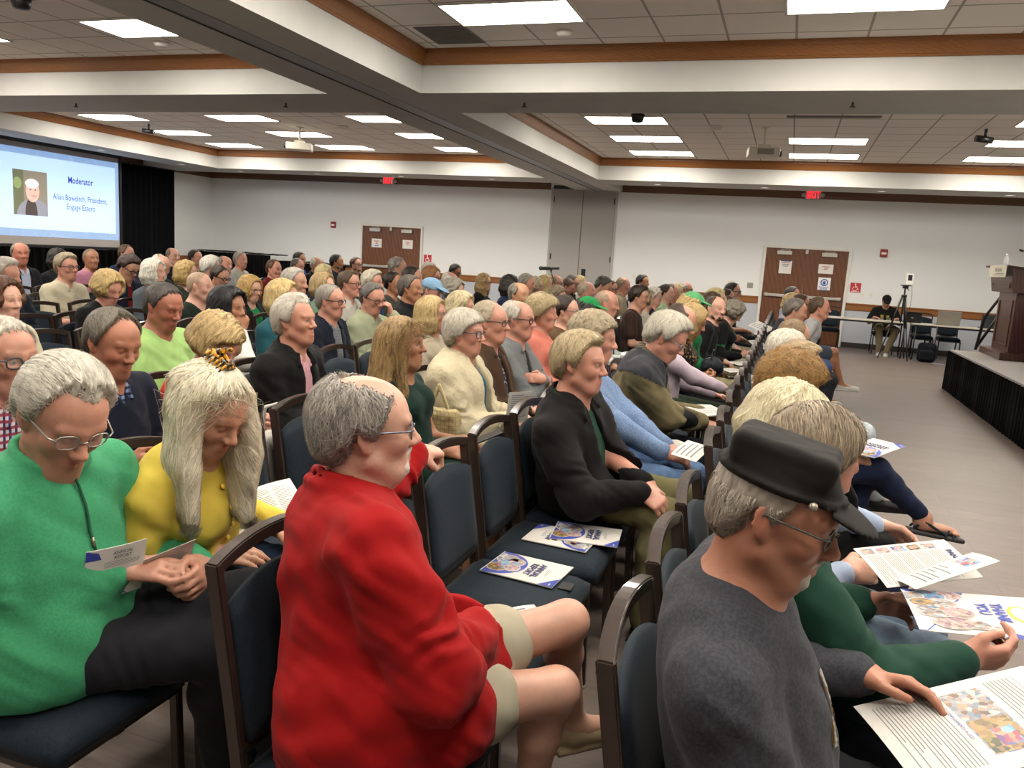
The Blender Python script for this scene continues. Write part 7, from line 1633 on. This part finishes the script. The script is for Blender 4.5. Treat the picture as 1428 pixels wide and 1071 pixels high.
# thank-you booklet
p = Page('open_booklet', (.616, 2.338, .80), (.628, 2.085, .80), (.362, 2.20, .775), .002, .004, 'thank you booklet with round photos held over dark jeans, front row right', 'booklet')
p.tri([(0, 0), (1, 0), (1, .06), (.75, .20), (.5, .22), (.25, .42), (0, .50)], 3, 1); p.tri([(1, .86), (1, .60), (.90, .70)], 3, 1)
for u, v, r, m in ((.12, .36, .105, 9), (.16, .20, .13, 8), (.36, .27, .11, 6), (.36, .12, .10, 7), (.56, .18, .14, 6), (.56, .36, .12, 9), (.78, .28, .15, 9), (.80, .46, .09, 6), (.2, .05, .1, 6)): p.ell(u, v, r+.012, r+.012, 0, 2+m*.05); p.ell(u, v, r, r, m, 3+m*.05)
p.text('THANK', .48, .68, .115, 3, 3, squash=.95, bold=.002); p.text('YOU', .42, .565, .115, 3, 3, squash=.95, bold=.002); p.ell(.48, .84, .19, .10, 4, 2); p.ell(.48, .845, .16, .075, 0, 3); p.lines(.36, .6, .88, .82, 2, 2, 3); p.done()
# panelists leaflet
bk = empty('open_leaflet', (.40, 2.40, .82), 0, 'panelists leaflet with small portraits unfolded by woman in cream vest', 'leaflet')
p = Page('page', (.413, 2.566, .88), (.494, 2.438, .83), (.251, 2.33, .82), .0012, .004, parent=bk)
p.text('PANELISTS', .56, .91, .072, 1, 3, squash=.85, bold=.0015)
for i in range(5): p.rect(.06, .70-.165*i, .21, .83-.165*i, 6+i % 4, 1); p.ell(.135, .765-.165*i, .05, .04, 9, 2); p.lines(.25, .95, .84-.165*i, .70-.165*i, 7, 2, 4+i, .35)
p.done()
p = Page('page', (.494, 2.438, .83), (.535, 2.335, .85), (.350, 2.262, .775), .0012, .003, parent=bk)
p.lines(.15, .85, .55, .12, 6, 2, 4, .3); p.rect(.2, .68, .8, .86, 8, 1); p.done()
# the booklets read in the third row
bk = empty('open_booklet', (-1.45, 1.50, .70), 0, 'grey printed programme folded in hands of person in green sweater', 'booklet')
p = Page('cover', (-1.415, 1.425, .785), (-1.365, 1.555, .785), (-1.475, 1.325, .705), .0016, .004, parent=bk)
p.tri([(0, 0), (.75, 0), (.6, .12), (.35, .10), (0, .02)], 3, 1); p.text('ANNUAL', .6, .88, .09, 1, 3, squash=.9); p.text('REPORT', .6, .79, .09, 1, 3, squash=.9); p.lines(.3, .9, .72, .60, 4, 2, 3, .3); p.lines(.2, .85, .5, .36, 4, 2, 6, .35); p.tri([(0, 1), (.2, .93), (.25, .80), (0, .80)], 3, 1); p.done()
p = Page('page', (-1.365, 1.555, .785), (-1.33, 1.53, .86), (-1.43, 1.46, .715), .0010, .006, parent=bk); p.lines(.15, .85, .85, .15, 10, 2, 7, .35); p.done()
bk = empty('open_booklet', (-1.38, 1.95, .70), 0, 'open programme with columns of text on lap of yellow cardigan', 'booklet')
p = Page('page', (-1.60, 2.085, .755), (-1.50, 2.20, .79), (-1.42, 1.93, .695), .0012, .005, parent=bk); p.lines(.14, .48, .9, .2, 18, 2, 3, .35); p.lines(.55, .9, .9, .2, 18, 2, 4, .35); p.done()
p = Page('page', (-1.66, 1.955, .72), (-1.60, 2.085, .755), (-1.50, 1.82, .675), .0012, .005, parent=bk); p.lines(.14, .86, .9, .2, 16, 2, 5, .35); p.done()
def sheet(TL, TR, BL, label, name='paper_sheet', cat='paper', n=12, mi=2, th=.0012, dark=False):
    p = Page(name, TL, TR, BL, th, .004, label, cat)
    if dark: p.rect(0, 0, 1, 1, 5, 1); p.ell(.3, .5, .14, .2, 7, 2); p.ell(.62, .5, .16, .22, 2, 2)
    elif n: p.lines(.12, .88, .9, .15, n, mi, 3, .35)
    return p.done()
sheet((-1.315, 3.80, .87), (-1.235, 3.93, .87), (-1.325, 3.83, .70), 'white agenda sheet held upright by woman in cream fleece')
sheet((-.50, 4.60, .775), (-.36, 4.74, .775), (-.36, 4.46, .755), 'open booklet held by person in khaki rain jacket', 'open_booklet', 'booklet', 8, th=.006)
sheet((-.34, 5.58, .74), (-.30, 5.85, .78), (-.14, 5.56, .74), 'dark covered booklet held by person in pale pink shirt', 'open_booklet', 'booklet', 0, th=.004, dark=True)
sheet((-.30, 5.86, .79), (-.28, 6.02, .84), (-.15, 5.84, .76), 'white page of programme rising above the dark booklet by pale pink shirt', n=6)
sheet((-.44, 3.62, .70), (-.38, 3.74, .75), (-.31, 3.58, .70), 'small white folded paper in hands of blue pullover', n=4)
sheet((-.62, 3.98, .668), (-.50, 4.10, .668), (-.46, 3.90, .668), 'newsletter under the phone on blue jeans lap')
tag(obj('smartphone', BX((-.075, -.036, 0), (.075, .036, .008)), plain('phone_blue', '#2b4a86', .2, var=0), loc=(-.55, 4.0, .675), rot=(0, 0, rad(50)), bevel=.003), 'blue cased smartphone lying on newsletter near khaki rain jacket', 'phone')
sheet((-.62, 1.82, .66), (-.55, 1.90, .66), (-.54, 1.76, .64), 'folded white paper tucked beside bare thigh of red jacket', n=4)
sheet((.40, 5.02, .70), (.53, 5.10, .71), (.40, 4.82, .69), 'white papers on clipboard in front row beyond navy capris', n=6, th=.006)
sheet((-.54, 7.15, .70), (-.40, 7.26, .70), (-.40, 7.05, .69), 'white newsletter on lap of person in green cap', n=6)
sheet((-.50, 7.75, .70), (-.34, 7.9, .70), (-.36, 7.65, .69), 'white paper on lap of bearded man in black', n=5)
sheet((-.33, 8.5, .86), (-.22, 8.72, .86), (-.22, 8.42, .78), 'printed white page read by grey haired woman past beard', n=6)
sheet((-.42, 10.35, .90), (-.30, 10.75, .94), (-.22, 10.25, .82), 'white papers held by reader in cream jacket before brown doors', n=5)
# bags and phones
def blob(name, prims, h, mat, label, cat, parts=()):
    v, q = polygonise(prims, h); o = tag(mesh_obj(name, np_mesh(name, v, q), mat), label, cat)
    for nm, pr, m in parts:
        v, q = polygonise(pr, h); mesh_obj(nm, np_mesh(nm, v, q), m, o)
    return o
strap = lambda pts, r: [cone(a, b, r, r, .004) for a, b in zip(pts, pts[1:])]
blob('shoulder_bag', [rbox((.33, 2.86, .62), (.06, .12, .12), .03, .02, R=rotz(.5)), fold_noise(.004, 30, 1)], .009, cloth('#17171a'), 'black shoulder bag with wide strap beside the cream vest, front row', 'bag', [('strap', strap([(.30, 2.80, .72), (.27, 2.72, .86), (.20, 2.66, .98)], .018), cloth('#17171a'))])
blob('handbag', [ell((-.55, 6.95, .73), (.10, .08, .09), .02), fold_noise(.004, 40, 2)], .009, cloth('#1f2530', rough=.5), 'dark navy handbag on lap beside leopard print blouse', 'bag', [('handle', strap([(-.56, 6.89, .80), (-.55, 6.92, .88), (-.55, 7.0, .88), (-.55, 7.02, .80)], .008), cloth('#1f2530', rough=.5))])
blob('tote_bag', [rbox((-1.965, 2.70, .66), (.035, .065, .13), .03, .02), fold_noise(.006, 34, 5)], .009, cloth('#d5d2ca'), 'white cloth tote bag hanging between empty chairs behind yellow cardigan', 'bag', [('handle', strap([(-1.965, 2.66, .78), (-1.955, 2.66, .90), (-1.955, 2.74, .90), (-1.965, 2.74, .78)], .008), cloth('#d5d2ca'))])
blob('knit_bag', [rbox((-1.62, 3.63, .62), (.12, .045, .16), .03, .02), fold_noise(.006, 60, 6)], .009, cloth('#cfc19a', 'grid', '#b3a274', rough=.9), 'cream knitted bag between long haired woman and cream fleece', 'bag', [('handle', strap([(-1.66, 3.63, .77), (-1.62, 3.63, .90), (-1.56, 3.63, .77)], .010), cloth('#cfc19a'))])
tag(obj('smartphone', BX((-.07, -.035, 0), (.07, .035, .009)), BK, loc=(-1.235, 3.34, .735), rot=(0, rad(-20), rad(40)), bevel=.003), 'black smartphone in the hands of long haired woman in green', 'phone')
# ------------------------------------------------------------------ microphone stand in the crowd
ms = empty('microphone_stand', (-2.96, 10.62, 0), 0, 'black microphone stand rising above the crowd before grey partition', 'microphone stand')
bm = bmesh.new(); lathe(bm, [(.09, 0), (.09, .014), (.02, .03)], 24); obj('base', bm, BK, ms)
bm = bmesh.new(); tube(bm, [(0, 0, .02), (0, 0, .95)], .011, 8); obj('pole', bm, plain('chrome', '#8b8b8d', .25, .8, var=0), ms)
bm = bmesh.new(); tube(bm, [(.02, 0, .92), (-.17, -.02, 1.39)], .008, 8); obj('boom', bm, BK, ms)
bm = bmesh.new(); tube(bm, [(-.06, 0, 1.44), (-.17, 0, 1.43), (-.20, 0, 1.43), (-.31, 0, 1.425)], [.018, .016, .024, .026], 12); tube(bm, [(-.17, -.02, 1.39), (-.17, 0, 1.425)], .014, 8); mc = obj('microphone', bm, BK, ms)
bm = bmesh.new(); bmesh.ops.create_uvsphere(bm, u_segments=12, v_segments=8, radius=.030); bmesh.ops.translate(bm, vec=(-.325, 0, 1.425), verts=bm.verts); obj('grille', bm, plain('mic_grille', '#55575a', .4, .7, var=.1), mc, smooth=True)
# ------------------------------------------------------------------ stage, lectern, panel table
st = empty('stage', (2.37, 13.0, 0), 0, 'low grey carpeted stage with black pleated skirt at right', 'stage')
obj('deck', BX((0, -11.0, .56), (4.2, .25, .60)), plain('stage_carpet', '#8d8884', .9, var=.08, scale=40), st)
bm = pleats(-11.0, .25, 88, .014, .01, .585, 'y', -.02, BLACKC); obj('skirt', bm, cloth('#1a1a1c', rough=.85), st)
bm = pleats(0, 4.1, 32, .014, .01, .585, 'x', .27, BLACKC); obj('skirt', bm, cloth('#1a1a1c', rough=.85), st)
bm = bmesh.new()
for x in (.3, 2, 3.9):
    for y in (-10.5, -7, -3.5, -.1): tube(bm, [(x, y, 0), (x, y, .57)], .025, 8)
obj('support_frame', bm, BK, st)
LW = wood('lectern_mahogany', '#3a1f14', '#5c3420', (5, 5, .6), .32, .3, 2.5, 4)
lc = empty('lectern', (3.10, 12.72, .60), 0, 'dark mahogany panelled lectern on the stage at right edge', 'lectern')
obj('plinth', BX((-.34, -.60, 0), (.34, .60, .10)), LW, lc, bevel=.01)
obj('column', BX((-.22, -.47, .10), (.24, .47, .90)), LW, lc, bevel=.004)
def raised(x, y0, y1, z0, z1, par, nm):
    bm = bmesh.new(); w = .022
    for a, b, c, d in ((y0, y1, z0, z0+w), (y0, y1, z1-w, z1), (y0, y0+w, z0, z1), (y1-w, y1, z0, z1)): box(bm, (x-.012, a, c), (x, b, d))
    return obj(nm, bm, LW, par, bevel=.003)
raised(-.22, -.36, .36, .17, .80, lc, 'front_panel')
bm = bmesh.new(); prism(bm, [(-.30, .90), (.30, .90), (.30, 1.16), (-.36, 1.24)], 'y', -.60, .60); obj('cabinet', bm, LW, lc, bevel=.005)
bm = bmesh.new(); prism(bm, [(-.41, 1.24), (.33, 1.16), (.33, 1.18), (-.41, 1.265)], 'y', -.65, .65); obj('top', bm, LW, lc, bevel=.004)
raised(-.315, -.48, .48, .96, 1.19, lc, 'cabinet_panel')
bm = BX((-.335, -.06, .0), (-.328, .06, .0)); bm.free()
bm = BX((-.43, -.62, 1.10), (-.42, .28, 1.262)); text_into(bm, 'Ms. Brandner', .085, Matrix.Translation((-.4305, -.24, 1.20)) @ Matrix.Rotation(rad(-90), 4, 'Z') @ RX, 1, font_squash=.8, bold=.001)
for i in range(2): box(bm, (-.4303, -.55, 1.125+.02*i), (-.43, .02-.1*i, 1.132+.02*i), 1)
tag(obj('name_sign', bm, [plain('sign_cream', '#e2dcc8', .6, var=0), plain('sign_ink', '#4a4640', .6, var=0)], loc=(3.10, 12.72, .60)), 'cream paper name sign hanging on front of the lectern', 'sign')
wb = empty('water_bottle', (2.86, 13.02, 1.862), 0, 'small clear water bottle with white cap standing on the lectern', 'bottle')
gl = newmat('clear_plastic'); gl[2].inputs['Base Color'].default_value = (.92, .94, .95, 1); gl[2].inputs['Alpha'].default_value = .35; gl[2].inputs['Roughness'].default_value = .1
bm = bmesh.new(); lathe(bm, [(.03, 0), (.031, .09), (.026, .12), (.012, .145), (.012, .155)], 16); obj('bottle', bm, gl[0], wb)
bm = bmesh.new(); lathe(bm, [(.014, .153), (.014, .172)], 12); obj('cap', bm, WP_, wb)
gm = empty('gooseneck_microphone', (2.95, 12.22, 1.85), 0, 'black gooseneck microphone on the lectern at right edge', 'microphone')
bm = bmesh.new(); tube(bm, [(0, 0, 0), (.0, .0, .06), (-.04, -.04, .16), (-.11, -.1, .2)], .007, 8); obj('gooseneck', bm, BK, gm); bm = bmesh.new(); tube(bm, [(-.11, -.1, .2), (-.16, -.15, .21)], .014, 10); obj('capsule', bm, BK, gm)
ts = empty('folding_stand', (2.85, 13.75, .60), 0, 'black bent tube stand leaning behind the lectern', 'stand')
bm = bmesh.new(); tube(bm, [(.20, -.35, 1.02), (-.02, -.12, .50), (-.06, -.05, 0.0)], .022, 8); obj('leg', bm, BK, ts)
bm = bmesh.new(); tube(bm, [(.25, -.20, .78), (.06, -.08, .30), (-.05, -.02, .03)], .022, 8); obj('leg', bm, BK, ts)
pt = empty('panel_table', (3.35, 10.55, .60), 0, 'table with bright blue floor length cloth on stage at right edge', 'table')
obj('tabletop', BX((-.38, -.92, .70), (.38, .92, .735)), plain('table_grey', '#b5b2aa', .6), pt)
BLUC = cloth('#1f52b5'); bm = pleats(-.94, .94, 9, .02, .01, .74, 'y', -.42, BLUC); obj('tablecloth', bm, BLUC, pt); bm = pleats(-.40, .40, 4, .02, .01, .74, 'x', .95, BLUC); obj('tablecloth', bm, BLUC, pt)
bm = bmesh.new()
for y in (-.8, .8): tube(bm, [(-.3, y, 0), (-.3, y, .7)], .015, 6); tube(bm, [(.3, y, 0), (.3, y, .7)], .015, 6)
obj('leg_frame', bm, BK, pt)
# ------------------------------------------------------------------ technician's tables along the far wall
def table(x, y, L, lab):
    r = empty('folding_table', (x, y, 0), 0, lab, 'table', 'folding tables by the far wall'); obj('tabletop', BX((-L/2, -.24, .715), (L/2, .24, .74)), plain('table_laminate', '#b9b4a8', .5, var=.04), r, bevel=.004)
    obj('apron', BX((-L/2+.04, -.2, .68), (L/2-.04, .2, .7145)), BK, r)
    for s in (-1, 1):
        bm = bmesh.new(); X = s*(L/2-.08); tube(bm, [(X, -.2, .02), (X, -.2, .69)], .014, 8); tube(bm, [(X, .2, .02), (X, .2, .69)], .014, 8); tube(bm, [(X, -.22, .02), (X, .22, .02)], .014, 8); obj('leg', bm, BK, r)
table(1.45, 17.85, 1.82, 'long narrow folding table where man in black cap sits by wall'); table(3.32, 17.85, 1.82, 'long narrow folding table carrying big laptop near lectern')
for x, y, rz, lab in ((.92, 18.45, -90, 'empty banquet chair behind folding table just right of brown doors'), (2.72, 18.42, -90, 'empty banquet chair behind folding table, left of big laptop'), (3.22, 18.42, -90, 'empty banquet chair behind folding table right behind big laptop')):
    o = make_chair((x, y, 0), lab, False); o.rotation_euler.z = rad(rz)
d = dict(lod=1, hip=(1.98, 18.40), rz=-90, hxyz=(1.96, 18.33, 1.12), head=(0, 32, 0), down=True, skin=SK['mid'], hair=('crop', '#2b221c', '#1c1612', dict(n=200)), cap=('ball', '#1b1b1e'), top=('tee', '#17171a', {'off': .02, 'short': .75}), bottom=('trousers', '#a89d82'), shoes='#d8d5cc',
  hands={'R': dict(at=(.30, -.22, .775), f=(.8, .6, 0), n=(0, 0, 1), curl=.4), 'L': dict(at=(.30, .20, .775), f=(.8, -.6, 0), n=(0, 0, 1), curl=.4)}, seed=99, label='person in black cap and black tee shirt working at folding table by wall', group='technician', fn=lambda J, r, s: tee_print(J, r), legs={'L': ((.42, .20, .545), (.30, .08, .085), (.46, .06, .03)), 'R': ((.42, -.12, .545), (.28, -.06, .085), (.46, -.08, .03))})
def tee_print(J, root):
    top = [c for c in root.children if c.name.startswith('tee')][0]; vs = np.array([v.co[:] for v in top.data.vertices]); loc = (vs-J.nb)@J.Rc; bm = bmesh.new()
    def onto(a, b):
        i = np.nonzero((np.abs(loc[:, 1]-a) < .02) & (np.abs(loc[:, 2]-b) < .02))[0]; return Vector(J.nb+J.Rc@A((loc[i, 0].max() if len(i) else .12)+.002, a, b))
    for a0, a1, b0, b1, mi in ((.11, .03, -.20, -.28, 0), (.08, .02, -.14, -.19, 1), (-.03, -.11, -.20, -.28, 0), (-.03, -.09, -.13, -.19, 1)):
        f = bm.faces.new([bm.verts.new(onto(a, b)) for a, b in ((a0, b0), (a1, b0), (a1, b1), (a0, b1))]); f.material_index = mi
    bmesh.ops.solidify(bm, geom=bm.faces[:], thickness=.001); obj('print', bm, [plain('print_grey', '#a7a08f', .8, var=.1), plain('print_yellow', '#b9a24a', .8, var=.1)], top)
person(d); make_chair((1.98, 18.42, 0), 'dark banquet chair under the man in black cap at the table', False).rotation_euler.z = rad(-90)
def laptop(x, y, w, h, col, lab, logo=None):
    r = empty('laptop', (x, y, .741), 0, lab, 'laptop', 'laptops on the folding tables'); m = plain('laptop_shell', col, .4, .3, var=.02)
    obj('keyboard_base', BX((-w/2, 0, 0), (w/2, .22, .016)), m, r, bevel=.003)
    bm = BX((-w/2, -.006, 0), (w/2, .006, h)); bmesh.ops.rotate(bm, verts=bm.verts, cent=(0, 0, 0), matrix=Matrix.Rotation(rad(12), 3, 'X')); l = obj('lid', bm, m, r, loc=(0, -.005, .016), bevel=.003)
    if logo:
        bm = bmesh.new()
        for i in range(2): box(bm, (-.025+.02*i, -.009, h*.5-.02-.006*i), (-.005+.02*i, -.0062, h*.5-.008-.006*i))
        bmesh.ops.rotate(bm, verts=bm.verts, cent=(0, 0, 0), matrix=Matrix.Rotation(rad(12), 3, 'X')); obj('logo', bm, plain('logo_orange', logo, .5, var=0), l)
laptop(3.07, 17.78, .42, .275, '#8a867c', 'large grey laptop with orange logo seen from behind on folding table', '#c9692f'); laptop(2.42, 17.80, .33, .21, '#1b1b1d', 'small black laptop with white mark next to tripod', '#d8d5cc'); laptop(3.82, 17.80, .36, .26, '#3a3d44', 'dark laptop on folding table behind bent tube stand')
sheet((1.05, 18.0, .743), (1.30, 18.0, .743), (1.05, 17.75, .743), 'tan paper lying on folding table left of man in black cap', n=0)
tp = empty('camera_tripod', (2.16, 17.35, 0), 0, 'black camera tripod standing in front of folding table', 'tripod')
for ang in (200, 300, 60):
    a = rad(ang); bm = bmesh.new(); q = Vector((.36*math.cos(a), .30*math.sin(a), .0)); t = Vector((.03*math.cos(a), .03*math.sin(a), 1.28)); tube(bm, [t, t.lerp(q, .5)], .018, 8); tube(bm, [t.lerp(q, .48), q+Vector((0, 0, .012))], .012, 8); obj('leg', bm, BK, tp)
bm = bmesh.new(); tube(bm, [(0, 0, .75), (0, 0, 1.42)], .015, 8); lathe(bm, [(.05, 1.25), (.05, 1.30)], 12); obj('centre_column', bm, BK, tp)
bm = BX((-.05, -.05, 1.42), (.05, .05, 1.47)); tube(bm, [(0, .02, 1.45), (.10, .16, 1.38)], .009, 6); box(bm, (-.09, -.06, 1.47), (.09, .06, 1.49)); obj('pan_head', bm, BK, tp, bevel=.004)
cm = empty('video_camera', (2.19, 17.35, 1.49), 0, 'white boxy camera mounted on the black tripod', 'camera'); obj('body', BX((-.045, -.10, 0.002), (.085, .10, .22)), WP_, cm, bevel=.012)
bm = BX((-.02, -.108, .09), (.055, -.098, .20)); obj('lens_window', bm, BK, cm, bevel=.004)
bm = bmesh.new(); tube(bm, [(.08, .05, .05), (.12, .10, -.2), (.11, .12, -.5), (.14, .2, -.74)], .004, 6); obj('cable', bm, BK, cm)
blob('backpack', [rbox((2.72, 17.48, .195), (.17, .11, .19), .08, .03), rbox((2.70, 17.36, .14), (.12, .05, .10), .04, .02), fold_noise(.008, 22, 3)], .012, cloth('#1a1e2c'), 'dark navy backpack on floor under the folding table', 'backpack', [('strap', strap([(2.66, 17.42, .36), (2.64, 17.4, .44), (2.74, 17.42, .44), (2.78, 17.44, .36)], .014), cloth('#1a1e2c'))])
bm = bmesh.new(); r_ = random.Random(2)
for j in range(3):
    pts = [(2.75+.22*i+r_.uniform(-.04, .04), 17.35-.1*j+r_.uniform(-.10, .10), .008) for i in range(8)]; tube(bm, pts, .006, 6)
tube(bm, [(2.86, 17.58, .73), (2.84, 17.56, .4), (2.86, 17.5, .15), (2.95, 17.4, .01)], .006, 6)
tag(obj('power_cord', bm, plain('cable_grey', '#77737a', .6, var=0)), 'tangle of grey cables on floor beside the navy backpack', 'cable')
EXPO = 1.43
# ------------------------------------------------------------------ camera, light, view
cam = bpy.data.cameras.new('camera'); co = bpy.data.objects.new('camera', cam); C.objects.link(co)
cam.sensor_width = 36; cam.lens = 1100.99/1428*36; cam.clip_end = 60; cam.clip_start = .05
co.matrix_world = Matrix(((.94188212, -.11140267, .31693455, 0), (.3300444, .13083302, -.93485476, 0), (.06267981, .98512546, .15999711, 1.57), (0, 0, 0, 1)))
sc = bpy.context.scene; sc.camera = co
vs = sc.view_settings; vs.view_transform = 'Standard'; vs.look = 'None'; vs.gamma = 1; vs.use_curve_mapping = False; vs.exposure = EXPO
w = bpy.data.worlds.new('world'); sc.world = w; w.use_nodes = True; w.node_tree.nodes['Background'].inputs[0].default_value = (.05, .05, .055, 1); w.node_tree.nodes['Background'].inputs[1].default_value = .3
cy = sc.cycles; cy.use_denoising = True; cy.max_bounces = 8; cy.diffuse_bounces = 5; cy.glossy_bounces = 3; cy.transparent_max_bounces = 6; cy.caustics_reflective = False; cy.caustics_refractive = False; cy.sample_clamp_indirect = 8
